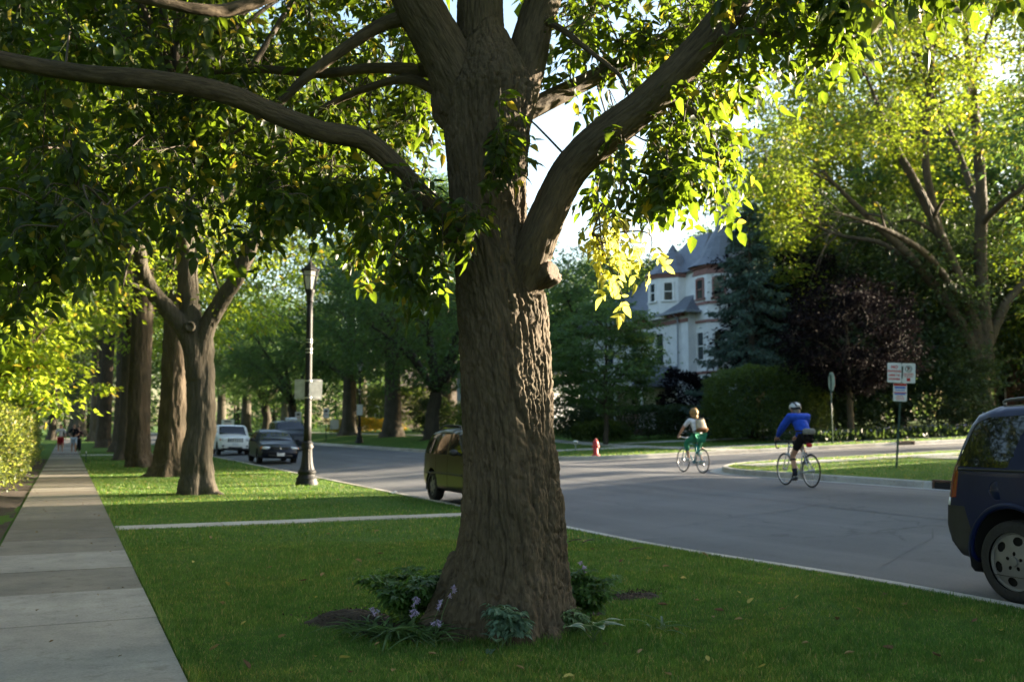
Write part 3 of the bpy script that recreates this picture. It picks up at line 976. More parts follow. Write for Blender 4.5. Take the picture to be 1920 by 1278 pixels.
# sideways root flares
for (x, y, x2, y2, d2, r) in ((860, 1040, 795, 1158, 7.28, .10), (880, 1080, 850, 1200, 7.0, .11), (1030, 1070, 1082, 1170, 7.3, .11), (960, 1090, 965, 1205, 6.98, .12), (1010, 1080, 1030, 1190, 7.02, .10), (860, 1080, 800, 1150, 7.7, .10)):
    a = hp(x, y, 7.38); b = hp(x2, y2, d2); b[2] = -.06
    H_.join(tube(curve([a, a*.45+b*.55+[0, 0, -.05], b], 5), np.linspace(r*.55, r*.9, 11), 18))
limbs = {
 'R': ([(945, 610, 7.4), (978, 530, 7.32), (1000, 470, 7.25), (1030, 395, 7.2), (1070, 318, 7.15), (1130, 258, 7.08), (1210, 195, 7.0), (1290, 115, 6.95), (1345, 50, 6.9), (1395, -20, 6.85), (1490, -170, 6.8), (1600, -350, 6.8)],
       [.12, .185, .17, .155, .15, .148, .142, .135, .13, .118, .09, .05]),
 'L': ([(905, 450, 7.4), (850, 415, 7.33), (795, 372, 7.25), (735, 305, 7.15), (680, 262, 7.05), (600, 245, 6.9), (520, 215, 6.8), (420, 175, 6.65), (300, 152, 6.5), (160, 138, 6.35), (20, 115, 6.2), (-200, 60, 6.0), (-450, -40, 5.8)],
       [.10, .11, .105, .10, .098, .094, .092, .09, .085, .08, .07, .055, .03]),
 'A': ([(895, 260, 7.4), (858, 150, 7.36), (818, 70, 7.3), (770, -20, 7.2), (730, -130, 7.1), (650, -330, 7.0), (560, -620, 6.9)], [.2, .21, .19, .165, .15, .11, .05]),
 'B': ([(905, 220, 7.42), (903, 110, 7.42), (900, 10, 7.45), (905, -120, 7.5), (920, -400, 7.6), (940, -800, 7.8)], [.2, .2, .185, .17, .12, .05]),
 'C': ([(950, 240, 7.45), (985, 120, 7.5), (1005, 40, 7.55), (1040, -60, 7.6), (1110, -300, 7.9), (1190, -620, 8.2)], [.18, .17, .15, .14, .10, .05]),
 'D': ([(975, 215, 7.6), (1040, 182, 7.8), (1105, 150, 8.0), (1190, 105, 8.2), (1330, 20, 8.5), (1500, -120, 8.9)], [.085, .08, .072, .066, .055, .03]),
 'E': ([(880, 150, 7.6), (815, 134, 7.7), (700, 128, 7.9), (600, 138, 8.1), (470, 130, 8.4), (330, 150, 8.8)], [.07, .06, .045, .04, .035, .02]),
 'F': ([(790, 30, 7.25), (720, 45, 7.3), (640, 95, 7.3), (575, 145, 7.3), (520, 195, 7.3), (440, 250, 7.3)], [.07, .055, .045, .04, .03, .015]),
 'G': ([(850, 190, 7.6), (770, 150, 7.75), (690, 165, 7.85), (610, 200, 7.9), (540, 240, 8.0)], [.05, .04, .032, .026, .014]),
 'T': ([(745, -90, 7.15), (640, -60, 6.9), (520, -15, 6.6), (450, 14, 6.45), (395, 20, 6.3), (300, 5, 6.1), (150, -30, 5.9)], [.07, .06, .05, .045, .04, .035, .02]),
 'U': ([(1010, 30, 7.5), (1060, 60, 7.3), (1110, 100, 7.1), (1160, 140, 6.95), (1180, 185, 6.9)], [.03, .025, .02, .016, .008]),
 'W': ([(1320, 80, 6.92), (1400, 60, 6.7), (1480, 70, 6.6), (1560, 100, 6.5)], [.04, .03, .022, .01]),
 'X': ([(1225, 185, 7.0), (1300, 210, 7.0), (1340, 270, 7.0), (1350, 330, 7.0)], [.03, .024, .016, .008]),
}
SK = []
for k, (pts, r) in limbs.items():
    p3 = np.array([hp(*q) for q in pts]); c = curve(p3, 7)
    rr_ = np.interp(np.linspace(0, len(p3)-1, len(c)), np.arange(len(p3)), r)
    rr_ = rr_*(.74 if k == 'L' else .84 if k == 'R' else .92)*(1+.05*vnoise(c*2.3, 5))
    H_.join(tube(c, rr_, 28 if r[0] > .09 else 14))
    SK.append((c, rr_, k))
# swollen collars where limbs leave, a knot, the sawn stub
for (x, y, d, r) in ((985, 500, 7.35, .17), (868, 425, 7.36, .15), (860, 190, 7.4, .2)):
    H_.join(ell(hp(x, y, d), (r, r, r*1.2), 20, 14))
stub0, stub1 = hp(1000, 525, 7.3), hp(1038, 508, 7.18)
H_.join(tube([stub0, stub0*.4+stub1*.6, stub1], [.09, .08, .07], 26))
me = H_.mesh('trunk')
tmp = bpy.data.objects.new('tmp', me); COL.objects.link(tmp)
md = tmp.modifiers.new('r', 'REMESH'); md.mode = 'VOXEL'; md.voxel_size = .0098; md.use_smooth_shade = True
sm_ = tmp.modifiers.new('s', 'SMOOTH'); sm_.factor = .5; sm_.iterations = 4
dg = bpy.context.evaluated_depsgraph_get()
hm = bpy.data.meshes.new_from_object(tmp.evaluated_get(dg))
bpy.data.objects.remove(tmp); bpy.data.meshes.remove(me)
n = len(hm.vertices)
hv = np.zeros(n*3, np.float32); hm.vertices.foreach_get('co', hv); hv = hv.reshape(-1, 3).astype(float)
hn = np.zeros(n*3, np.float32); hm.vertices.foreach_get('normal', hn); hn = hn.reshape(-1, 3).astype(float)
# coordinates along and round the nearest limb
best = np.full(n, 1e9); co = np.zeros((n, 3)); rl = np.full(n, .1)
allax = [(tcv, trc, 'trunk')]+SK
for ci, (c, r, k) in enumerate(allax):
    s = np.concatenate([[0], np.cumsum(np.linalg.norm(np.diff(c, axis=0), axis=1))])
    T = nrm(np.gradient(c, axis=0))
    lo, hi = c.min(0)-.6, c.max(0)+.6
    m = np.where(((hv > lo) & (hv < hi)).all(1))[0]
    for st in range(0, len(m), 20000):
        q = m[st:st+20000]
        D = ((hv[q][:, None]-c[None])**2).sum(2); j = D.argmin(1)
        dd = np.sqrt(D[np.arange(len(q)), j])/np.maximum(r[j], .02)
        ok = dd < best[q]
        q = q[ok]; j = j[ok]; best[q] = dd[ok]
        off = hv[q]-c[j]; al = (off*T[j]).sum(1)
        ro = off-al[:, None]*T[j]
        co[q] = ro*(.30/np.maximum(r[j], .05))[:, None]*np.array([1, 1, 1])+0
        co[q] = nrm(co[q])*.33
        co[q] = co[q]*np.maximum(r[j], .04)[:, None]/.33
        # add arclength along the axis, kept apart
        co[q] = co[q]-T[j]*((co[q]*T[j]).sum(1))[:, None]
        rl[q] = r[j]
        if 'arc' not in globals():
            arc = np.zeros(n); lid = np.zeros(n)
        arc[q] = s[j]+al; lid[q] = ci
def bark_h(co, arc, lid):
    q = np.column_stack([co[:, 0], co[:, 1], co[:, 2]])
    w = np.column_stack([fbm(np.column_stack([q*5+lid[:, None]*3, ])+np.column_stack([0*arc, 0*arc, arc*1.7]), 2, 3), fbm(q*5+np.column_stack([arc*1.7, 0*arc, 0*arc])+9, 2, 4)])
    q2 = q.copy(); q2[:, 0] += .028*w[:, 0]; q2[:, 1] += .028*w[:, 1]
    st = np.column_stack([q2[:, 0]*22, q2[:, 1]*22, q2[:, 2]*22])+np.column_stack([arc*1.25, -arc*1.05, arc*1.5])
    r1 = np.clip(np.abs(vnoise(st, 1))*5.0, 0, 1)**.6
    st2 = q2*37+np.column_stack([arc*4.2, -arc*3.6, arc*3.9])
    r2 = np.clip(np.abs(vnoise(st2, 2))*4.2, 0, 1)**.7
    r3 = vnoise(q*75+np.column_stack([arc*26, -arc*24, arc*25]), 6)
    pl = vnoise(q2*22+np.column_stack([arc*9, arc*8, -arc*9]), 7)
    return (r1-.55)*.78+.40*(r2-.6)*(.4+.6*r1)+.16*r3+.16*pl
bh = bark_h(co, arc, lid)
amp = np.clip(rl*.088, .005, .029)
zf_ = hv[:, 2]
amp = np.where(lid == 0, amp*1.25, amp)
# right part of the bole carries the deepest plates
side = smooth(hn@Rv, -.2, .7)
amp = amp*(1+.45*side*(lid == 0))
cut = np.linalg.norm(hv-stub1, axis=1)
sd_ = nrm(stub1-stub0)
onface = (cut < .13) & ((hn@sd_) > .75)
amp[onface] = .0006
hv2 = hv+hn*(bh*amp)[:, None]
hm.vertices.foreach_set('co', hv2.astype(np.float32).ravel())
hm.polygons.foreach_set('use_smooth', np.ones(len(hm.polygons), bool))
hm.update()
at_ = hm.attributes.new('bark_co', 'FLOAT_VECTOR', 'POINT')
at_.data.foreach_set('vector', np.column_stack([co[:, 0]+.6*co[:, 2], co[:, 1]+.8*co[:, 2]+lid*.7, arc]).astype(np.float32).ravel())
M_hbark = barkmat('bark_furrowed', (.030, .023, .016), (.138, .108, .076), 16, .9, .16, .012, 'bark_co')
M_cut = simple('sawn_wood', (.085, .055, .034), .8, var=.35, vs=30, bump=.4, bs=40)
hm.materials.append(M_hbark); hm.materials.append(M_cut)
nf = len(hm.polygons)
fc = np.zeros(nf*3, np.float32); hm.polygons.foreach_get('center', fc); fc = fc.reshape(-1, 3)
fn = np.zeros(nf*3, np.float32); hm.polygons.foreach_get('normal', fn); fn = fn.reshape(-1, 3)
cutf = (np.linalg.norm(fc-stub1, axis=1) < .10) & ((fn@sd_) > .7)
hm.polygons.foreach_set('material_index', cutf.astype(np.int32))
HERO_LOC = np.array([tp[1][0], tp[1][1], 0.0])
hv3 = hv2-HERO_LOC
hm.vertices.foreach_set('co', hv3.astype(np.float32).ravel()); hm.update()
HERO = thing('street_tree', 'huge foreground tree with deeply furrowed bark, forking low above a sawn-off stub', 'tree', HERO_LOC)
ho = bpy.data.objects.new('trunk', hm); link(ho, HERO); hm.name = 'trunk'

# --- sprays of compound leaves on twigs
skp = np.vstack([c[3:] for c, r, k in SK if k not in ('B',)]+[SK[3][0][3:]])
class Sprays:
    def __init__(s): s.p = []; s.d = []; s.n = []; s.L = []; s.tw = MB(); s.ex = []
    def spray(s, tip, start=None, leaves=9, size=1.0, dn=.5, stiff=.0):
        tip = np.asarray(tip, float)
        if start is None:
            pool = np.vstack([skp]+s.ex[-400:]) if s.ex else skp
            j = np.argmin(((pool-tip)**2).sum(1)+.5*np.maximum(tip[2]-pool[:, 2], 0)+.0); start = pool[j]
        mid = start*.42+tip*.58+np.array([0, 0, .14+.10*np.linalg.norm(tip-start)])+RNG.normal(size=3)*.06
        c = curve([start, mid, tip], 5)
        ln = np.linalg.norm(np.diff(c, axis=0), axis=1).sum()
        s.tw.join(setm(tube(c, np.linspace(min(.004+.006*ln, .018), .0022, len(c)), 5, cap=False), 1))
        s.ex.append(c[4:9:2])
        # leaves along the last part of the twig
        ar = np.concatenate([[0], np.cumsum(np.linalg.norm(np.diff(c, axis=0), axis=1))]); tl = min(ar[-1], .62*size)
        for k in range(leaves):
            t = ar[-1]-tl*(k/leaves)**1.0
            b = np.array([np.interp(t, ar, c[:, q]) for q in range(3)])
            ax_ = nrm(c[-1]-c[-2])
            sd = nrm(np.cross(ax_, [0, 0, 1])+RNG.normal(size=3)*.35)*(1 if k % 2 else -1)
            d = nrm(ax_*.55+sd*.9*(0.1 if k == 0 else 1)+np.array([0, 0, -dn])+RNG.normal(size=3)*.34)
            s.compound(b, d, size)
    def compound(s, b, d, size=1.0):
        rl_ = .17*size*RNG.uniform(.75, 1.25)
        up = nrm(np.array([0, 0, 1.0])+RNG.normal(size=3)*.35); up = nrm(up-d*(up@d)); sd = np.cross(d, up)
        npair = 2 if RNG.random() < .65 else 1
        s.tw.join(setm(tube([b, b+d*rl_*.5-up*.01, b+d*rl_-up*.03], [.0018, .0014, .001], 3, cap=False), 2))
        for q in range(npair):
            t = .5+.38*q/max(1, npair-1+.001) if npair > 1 else .6
            for sg in (-1, 1):
                s.p.append(b+d*rl_*t); s.d.append(nrm(d*.55+sg*sd*.85+np.array([0, 0, -.16])+RNG.normal(size=3)*.22)); s.n.append(up+RNG.normal(size=3)*.25); s.L.append(.098*size*RNG.uniform(.6, 1.2))
        s.p.append(b+d*rl_-up*.03); s.d.append(nrm(d+np.array([0, 0, -.22])+RNG.normal(size=3)*.2)); s.n.append(up+RNG.normal(size=3)*.2); s.L.append(.118*size*RNG.uniform(.75, 1.2))
    def mb(s, wid=.5):
        m = s.tw
        L = np.array(s.L)
        V, T, Q = leaf_fine(np.array(s.p), np.array(s.d), np.array(s.n), L, L*wid*RNG.uniform(.75, 1.25, len(L)), .22, RNG.uniform(-.1, .6, (len(L), 1)))
        m.add(V, T); m.F.append((Q+m.n-len(V), 0))
        return m

SP = Sprays()
def region(x0, y0, x1, y1, d0, d1, n, leaves=9, size=1.0, dn=.3):
    for _ in range(n):
        d = RNG.uniform(d0, d1)
        SP.spray(P(RNG.uniform(x0, x1), RNG.uniform(y0, y1), d), None, leaves, size, dn)
region(-120, -80, 420, 230, 6.7, 10.2, 100)
region(380, -80, 830, 300, 7.2, 10.4, 90)
region(-120, -80, 420, 240, 8.2, 11.5, 95)
region(380, -80, 830, 310, 8.4, 11.5, 85)
region(-100, 200, 660, 390, 8.2, 10.5, 55)
region(-100, 200, 330, 420, 6.3, 9.0, 50)
region(250, 240, 640, 420, 6.7, 9.4, 36)
region(-100, 400, 250, 500, 5.6, 7.6, 34, 9, 1.0, .5)
region(-100, 480, 170, 610, 5.6, 7.0, 11, 8, 1.0, .5)
region(280, 380, 520, 480, 6.6, 8.0, 7, 9, 1.0, .5)
region(500, 320, 700, 420, 6.6, 8.4, 24, 9, 1.0, .4)
region(620, 300, 850, 520, 6.7, 8.2, 26, 8)
region(720, 480, 830, 580, 6.7, 7.4, 7, 7, 1.0, .5)
region(830, 400, 900, 470, 6.6, 6.9, 3, 6)
region(915, 180, 1005, 330, 6.6, 7.0, 9, 6, .9)
region(1020, -60, 1360, 150, 7.2, 9.6, 62)
region(1150, 240, 1390, 405, 6.6, 8.6, 34, 8, 1.0, .45)
region(1060, 190, 1180, 300, 7.6, 8.8, 5, 6)
region(1080, 310, 1160, 440, 7.5, 8.4, 5, 6)
region(1350, -60, 1620, 170, 6.1, 7.6, 46, 9)
region(1560, -80, 1960, 40, 5.2, 6.6, 24, 8)
region(1230, 130, 1400, 260, 6.9, 8.2, 20, 8)
region(650, 440, 760, 530, 7.5, 9, 6, 8)
# high crown above the frame, coarser
cl_p, cl_d, cl_n = [], [], []
for q in range(260):
    v = rvec(1)[0]; f = RNG.uniform(.45, 1)
    p = np.array([3.0+v[0]*5.2*f, 7.2+v[1]*5.0*f, 8.4+v[2]*3.6*f])
    if proj(p)[1] > -60 and proj(p)[2] > 0 and -100 < proj(p)[0] < 2000:
        continue
    j = np.argmin(((skp-p)**2).sum(1)); b = skp[j]
    SP.tw.join(setm(tube(curve([b, (b+p)/2+[0, 0, .2], p], 3), np.linspace(.03, .008, 7), 5, cap=False), 1))
    k = 42
    o = RNG.normal(size=(k, 3))*[.5, .5, .28]
    cl_p.append(p+o); cl_d.append(o+RNG.normal(size=(k, 3))*.3+[0, 0, -.3]); cl_n.append(RNG.normal(size=(k, 3))*.5+[0, 0, 1])
cm = SP.mb()
cl_p = np.vstack(cl_p); cl_d = np.vstack(cl_d); cl_n = np.vstack(cl_n)
cm.add(*leaf_quads(cl_p, cl_d, cl_n, RNG.uniform(.16, .26, len(cl_p)), RNG.uniform(.09, .14, len(cl_p))))
M_twig = simple('twig_bark', (.07, .055, .04), .8)
M_stalk = simple('leaf_stalk', (.12, .14, .04), .6)
obj('crown', cm, [LF_hero, M_twig, M_stalk], HERO)
# hanging branch, sunlight put into its paler leaf colour
SP = Sprays()
st_ = hp(1172, 232, 7.05)
hang = curve([st_, hp(1166, 330, 6.85), hp(1150, 400, 6.75), hp(1112, 432, 6.7), hp(1130, 480, 6.68)], 5)
SP.tw.join(setm(tube(hang, np.linspace(.009, .004, len(hang)), 5), 1))
for (x, y, k) in ((1096, 432, 6), (1125, 430, 6), (1160, 450, 6), (1192, 468, 6), (1216, 494, 6), (1140, 490, 6), (1156, 524, 6), (1168, 556, 6), (1112, 462, 5), (1185, 500, 5)):
    SP.spray(P(x, y, RNG.uniform(6.55, 6.85)), hang[-6+int(RNG.integers(0, 6))], k, .74, .8)
obj('hanging_branch', SP.mb(), [LF_ash_lit, M_twig, M_stalk], HERO, label='sunlit pale yellow spray of leaves hanging below the right limb')
# ------------------------------------------------------------------ other trees
def GL(x, y):          # point of the lawn or road seen at a pixel
    return GT(x, y)
def lpts(base, pts):
    return [tuple(P(*q)-base) for q in pts]

# forked tree down the verge
b2 = np.array([2.75, 23.4, -.02])
lm = [(lpts(b2, [(370, 710, 22.5), (350, 628, 22.4), (312, 578, 22.2), (282, 540, 22), (264, 490, 21.8), (252, 390, 21.4), (235, 230, 21)]), [.16, .2, .19, .165, .15, .12, .06]),
      (lpts(b2, [(369, 710, 22.5), (359, 610, 22.5), (352, 530, 22.7), (351, 450, 22.9), (346, 340, 23.3), (338, 180, 23.8)]), [.24, .24, .23, .21, .16, .06]),
      (lpts(b2, [(372, 710, 22.5), (385, 622, 22.5), (414, 566, 22.4), (447, 515, 22.2), (478, 440, 22), (505, 350, 21.6), (550, 230, 21.2)]), [.16, .2, .185, .17, .16, .13, .06]),
      (lpts(b2, [(352, 470, 22.9), (375, 380, 24.5), (400, 290, 26), (420, 200, 27)]), [.12, .11, .09, .04]),
      (lpts(b2, [(350, 470, 22.9), (330, 380, 21), (310, 300, 19.5), (300, 220, 18.5)]), [.1, .1, .08, .03])]
def rej2(p):
    x, y, d = proj(np.asarray(p)+b2)
    return (x > 505 and y > 395) or y > 610 or (d < 22.6 and 245 < x < 500 and y > 420)
g2 = gen_tree(21, rej=rej2, H=12, fork=4.0, r0=.33, limbs=lm, spread=5.0, cz=8.4, ch=3.6, sub=9, lpc=120, L=.145, clump=.7, fill=75, leader=False, low=.45, seg=36, subr=.42, remesh=.026, bamp=.014)
t = tree_thing('street_tree', 'grey-barked verge tree with three upright limbs and a round knot at its fork', 'tree', g2, M_bark_grey, LF_maple, tuple(b2), group='trees along the near verge')
kn = MB()
kc = P(356, 612, 22.12)
tv = nrm(Cv-kc)
M_ = np.array(Matrix.Translation(Vector(kc)) @ Vector(tv).to_track_quat('Z', 'Y').to_matrix().to_4x4())
kn.join(xform(lathe([(.0, .015), (.06, .015), (.08, .045), (.105, .04), (.13, -.08), (.14, -.25)], 20), M_))
obj('knot', kn, M_bark_grey, t)

# great straight trunks behind it
gA = gen_tree(31, H=19, fork=7.4, r0=.42, nl=8, spread=6.5, cz=12.2, ch=5.6, sub=8, lpc=75, L=.25, clump=.85, fill=110, seg=40, low=.4, gap=.08, remesh=.045, bamp=.026)
tA = tree_thing('street_tree', 'massive straight trunk sunlit on its right edge, just behind the forked verge tree', 'tree', gA, M_bark, LF_maple, (2.93, 32.1, 0), 1.2, 1.0, 'trees along the near verge')
inst(tA, 'massive brown trunk half hidden behind the first massive trunk on the verge', (2.62, 40.2, 0), 2.9, (1.0, 1.0, 1.02), 'trees along the near verge')
gL = gen_tree(37, H=17, fork=5.2, r0=.42, nl=10, spread=9.6, cz=10.6, ch=5.6, sub=10, lpc=120, L=.22, clump=.85, fill=190, seg=28, low=.35, droop=.5)
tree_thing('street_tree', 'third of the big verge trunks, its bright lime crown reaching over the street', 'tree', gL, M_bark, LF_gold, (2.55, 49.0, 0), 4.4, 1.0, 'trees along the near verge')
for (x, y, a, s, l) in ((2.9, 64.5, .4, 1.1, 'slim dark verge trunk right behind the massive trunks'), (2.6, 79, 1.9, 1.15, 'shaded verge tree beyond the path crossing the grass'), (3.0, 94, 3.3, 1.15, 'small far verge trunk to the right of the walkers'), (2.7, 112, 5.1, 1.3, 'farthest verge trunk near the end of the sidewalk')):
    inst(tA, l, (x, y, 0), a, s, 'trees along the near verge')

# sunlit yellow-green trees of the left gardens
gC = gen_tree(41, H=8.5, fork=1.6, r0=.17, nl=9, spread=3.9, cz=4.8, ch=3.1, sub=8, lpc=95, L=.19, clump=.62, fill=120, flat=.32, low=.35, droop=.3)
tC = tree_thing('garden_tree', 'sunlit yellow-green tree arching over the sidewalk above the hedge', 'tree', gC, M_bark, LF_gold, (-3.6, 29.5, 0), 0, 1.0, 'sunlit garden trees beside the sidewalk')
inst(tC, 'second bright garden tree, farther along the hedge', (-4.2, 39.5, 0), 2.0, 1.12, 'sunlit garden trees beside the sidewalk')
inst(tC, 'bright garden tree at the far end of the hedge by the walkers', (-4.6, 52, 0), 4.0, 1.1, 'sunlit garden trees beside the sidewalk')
inst(tC, 'lime green garden tree at the left edge of the view', (-7.2, 25.5, 0), 5.0, 1.1, 'sunlit garden trees beside the sidewalk')
gD = gen_tree(51, H=14, fork=2.2, r0=.32, nl=9, spread=5.4, cz=7.6, ch=5.6, sub=8, lpc=70, L=.28, clump=.95, fill=120, low=.35)
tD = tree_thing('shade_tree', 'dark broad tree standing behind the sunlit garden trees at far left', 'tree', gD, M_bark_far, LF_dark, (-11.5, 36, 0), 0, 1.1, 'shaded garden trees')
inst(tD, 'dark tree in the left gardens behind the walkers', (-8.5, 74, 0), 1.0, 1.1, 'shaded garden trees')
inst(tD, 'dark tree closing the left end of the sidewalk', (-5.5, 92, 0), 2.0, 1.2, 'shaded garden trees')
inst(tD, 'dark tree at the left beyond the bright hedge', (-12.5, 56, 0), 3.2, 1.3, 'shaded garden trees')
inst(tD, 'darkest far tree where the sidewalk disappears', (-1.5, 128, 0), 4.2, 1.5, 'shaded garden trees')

# far side of the street
gB = gen_tree(61, H=15, fork=3.1, r0=.48, nl=8, spread=5.8, cz=8.6, ch=5.6, sub=9, lpc=85, L=.25, clump=.85, fill=130, low=.35, seg=24, leader=False, gap=.03)
tB = tree_thing('street_tree', 'cool green tree with many spreading stems across the street left of the big trunk', 'tree', gB, M_bark_far, LF_cool, (20.6, 58, .75), .5, .92, 'cool green trees across the street')
gE = gen_tree(71, H=17, fork=4.6, r0=.62, nl=9, spread=6.2, cz=10, ch=6, sub=8, lpc=85, L=.27, clump=.95, fill=130, low=.35, seg=24, gap=.03)
tE = tree_thing('street_tree', 'thick pale-grey trunk across the street behind the many-stemmed tree', 'tree', gE, M_bark_grey, LF_cool, (21.3, 69, .76), .9, 1.0, 'cool green trees across the street')
for src, x, y, a, s, l in ((tE, 21.4, 81, 2.4, 1.0, 'thick brown trunk behind the small lamp post across the street'),
                           (tB, 19.8, 96, 3.4, 1.0, 'slender dark tree right of the iron lamp post, across the street'),
                           (tB, 20.0, 111, 4.4, 1.05, 'dark tree behind the iron lamp post, far across the street'),
                           (tE, 20.6, 128, 5.2, 1.0, 'tall dim tree above the white car, far across the street'),
                           (tE, 20.5, 150, 1.0, 1.1, 'hazy tall tree at the far end of the street, right side'),
                           (tE, 28, 77, .2, 1.35, 'big cool green garden tree between the two thick trunks'),
                           (tB, 34, 94, 2.2, 1.6, 'cool green garden tree in the second row across the street'),
                           (tE, 31, 112, 3.1, 1.1, 'pale green garden tree above the cars in the second row'),
                           (tB, 37, 67, 1.3, 1.1, 'round cool green tree directly behind the foreground trunk'),
                           (tE, 28, 140, 2.6, 1.2, 'farthest garden tree above the parked cars'),
                           (tE, 9.5, 185, 3.6, 1.9, 'huge dim crown closing the far end of the street'), (tE, 19, 178, 4.6, 1.8, 'dim crown right of the end of the street'), (tE, 1.5, 168, .6, 1.8, 'dim crown at the far end above the sidewalk'),
                           (tB, 47, 84, 5.0, 1.2, 'misty green tree left of the white house')):
    inst(src, l, (x, y, float(lawnz(x, y))-.05), a, s, 'cool green trees across the street')

# young layered tree by the hydrant
gY = gen_tree(81, H=7.4, fork=1.7, r0=.13, nl=12, spread=2.7, cz=4.4, ch=2.9, sub=8, lpc=80, L=.17, clump=.5, fill=110, flat=.25, low=.3, droop=.15)
y6 = np.array([24.3, 43.2]); 
tree_thing('young_tree', 'young layered tree with a slim trunk behind the red hydrant', 'tree', gY, M_bark_far, LF_cool, (y6[0], y6[1], float(lawnz(*y6))-.03))

# spruce with drooping boughs in front of the house
def at(x, d, z=None):
    p = P(x, 800, d); return np.array([p[0], p[1]])
sp = at(1412, 53)
gS = gen_spruce(91, H=13.2, R=4.0, base=1.2, nb=75)
tree_thing('spruce_tree', 'dark blue-green spruce with drooping boughs in front of the white house', 'tree', gS, M_bark_far, LF_spruce, (sp[0], sp[1], float(lawnz(*sp))))

# purple plum and dark trees behind the hedge on the corner
gP = gen_tree(101, H=9.5, fork=2.6, r0=.2, nl=9, spread=3.9, cz=6.0, ch=3.4, sub=8, lpc=95, L=.2, clump=.65, fill=110, low=.3)
pp = at(1597, 46.5)
pl = tree_thing('plum_tree', 'purple-leaved tree with a bare trunk right of the stop sign', 'tree', gP, M_bark, LF_purple, (pp[0], pp[1], float(lawnz(*pp))-.03), 0, .82)
q = at(1500, 57)
inst(pl, 'purple-leaved tree half hidden between the spruce and the bare-trunked plum', (q[0], q[1], float(lawnz(*q))-.03), 2.2, 1.15)
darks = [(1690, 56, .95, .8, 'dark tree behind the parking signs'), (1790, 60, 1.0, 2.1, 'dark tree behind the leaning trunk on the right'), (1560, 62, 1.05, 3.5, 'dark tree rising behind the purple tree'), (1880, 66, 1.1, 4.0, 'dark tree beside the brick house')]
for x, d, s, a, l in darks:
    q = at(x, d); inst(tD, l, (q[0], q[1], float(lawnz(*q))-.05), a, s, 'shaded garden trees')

# the great sunlit tree on the right, across the side street
bR = P(1850, 800, 54); bR[2] = float(lawnz(bR[0], bR[1]))-.05
D = 54
lr = [(lpts(bR, [(1842, 715, D), (1822, 655, D), (1790, 590, D-.5), (1748, 530, D-1), (1690, 465, D-2), (1620, 400, D-3), (1540, 320, D-4)]), [.40, .36, .30, .27, .22, .16, .07]),
      (lpts(bR, [(1842, 700, D), (1828, 620, D), (1800, 530, D-.6), (1762, 440, D-1.4), (1720, 350, D-2.2), (1672, 260, D-3), (1615, 120, D-4)]), [.42, .36, .30, .26, .22, .16, .06]),
      (lpts(bR, [(1850, 700, D), (1845, 600, D), (1838, 480, D), (1840, 380, D), (1832, 250, D+.5), (1815, 100, D+1), (1800, -60, D+2)]), [.42, .38, .33, .30, .25, .17, .06]),
      (lpts(bR, [(1850, 650, D), (1880, 580, D+.5), (1920, 530, D+1), (1990, 480, D+2), (2080, 420, D+3)]), [.3, .26, .2, .15, .06]),
      (lpts(bR, [(1762, 440, D-1.4), (1735, 300, D-1), (1745, 150, D-.5), (1760, -20, D)]), [.22, .19, .14, .06]),
      (lpts(bR, [(1840, 420, D), (1880, 380, D-2), (1930, 340, D-4), (1990, 260, D-6)]), [.2, .16, .12, .05]),
      (lpts(bR, [(1800, 560, D-.5), (1740, 480, D-3), (1660, 430, D-5.5), (1560, 395, D-8)]), [.2, .17, .12, .05]),
      (lpts(bR, [(1838, 400, D), (1790, 270, D+3), (1740, 160, D+6), (1700, 20, D+8)]), [.2, .17, .12, .05]),
      (lpts(bR, [(1820, 150, D+.5), (1860, 40, D), (1900, -60, D)]), [.12, .1, .05]),
      (lpts(bR, [(1720, 500, D-1.5), (1650, 455, D-1), (1570, 440, D), (1480, 400, D+1)]), [.15, .13, .1, .04])]
def rejR(p):
    x, y, d = proj(np.asarray(p)+bR)
    return (d < D+1.5 and 1500 < x < 1910 and y > 290 and RNG.random() < .88) or (y > 585 and x < 1870) or (y > 700) or (p[1]+bR[1] < 33.8 and p[2] < 12.5)
gR = gen_tree(111, rej=rejR, H=21, fork=2.6, r0=.62, limbs=lr, spread=13.0, cz=15, ch=11.5, sub=17, lpc=150, L=.25, clump=1.0, fill=520, remesh=.06, bamp=.03, leader=False, low=.5, seg=40, subr=.26, gap=.05)
tree_thing('street_tree', 'large vase-shaped sunlit tree with dark leaning limbs behind the blue car', 'tree', gR, M_bark, LF_maple, tuple(bR))
# a maple further back filling between it and the house
q = at(1540, 70); inst(tA, 'broad sunlit maple crown rising behind the spruce', (q[0], q[1], float(lawnz(*q))), .6, 1.25, 'sunlit crowns behind the house')
q = at(1700, 78); inst(tA, 'sunlit crown behind the vase-shaped tree', (q[0], q[1], float(lawnz(*q))), 1.6, 1.15, 'sunlit crowns behind the house')
for x, d, s, a, l in ((1625, 84, 1.75, 1.0, 'tall dim tree crown behind the leaning limbs of the vase-shaped tree'), (1800, 82, 1.8, 2.0, 'tallest dim crown at the right behind the vase-shaped tree'), (1465, 92, 1.45, 3.0, 'dim crown rising right behind the spruce top'), (1930, 76, 1.6, 4.0, 'dim crown at the right edge behind the brick house')):
    q = at(x, d); inst(tE, l, (q[0], q[1], float(lawnz(*q))-.05), a, s, 'sunlit crowns behind the house')
q = at(1215, 108); inst(tC, 'pale sunlit tree showing behind the roof of the white house', (q[0], q[1], float(lawnz(*q))), 2.6, 2.25, 'sunlit crowns behind the house')
q = at(1300, 112); inst(tC, 'pale sunlit tree behind the turret of the white house', (q[0], q[1], float(lawnz(*q))), 3.6, 2.3, 'sunlit crowns behind the house')
q = at(1080, 105); inst(tE, 'green tree behind the right edge of the foreground trunk', (q[0], q[1], float(lawnz(*q))), 3.6, 1.05, 'cool green trees across the street')

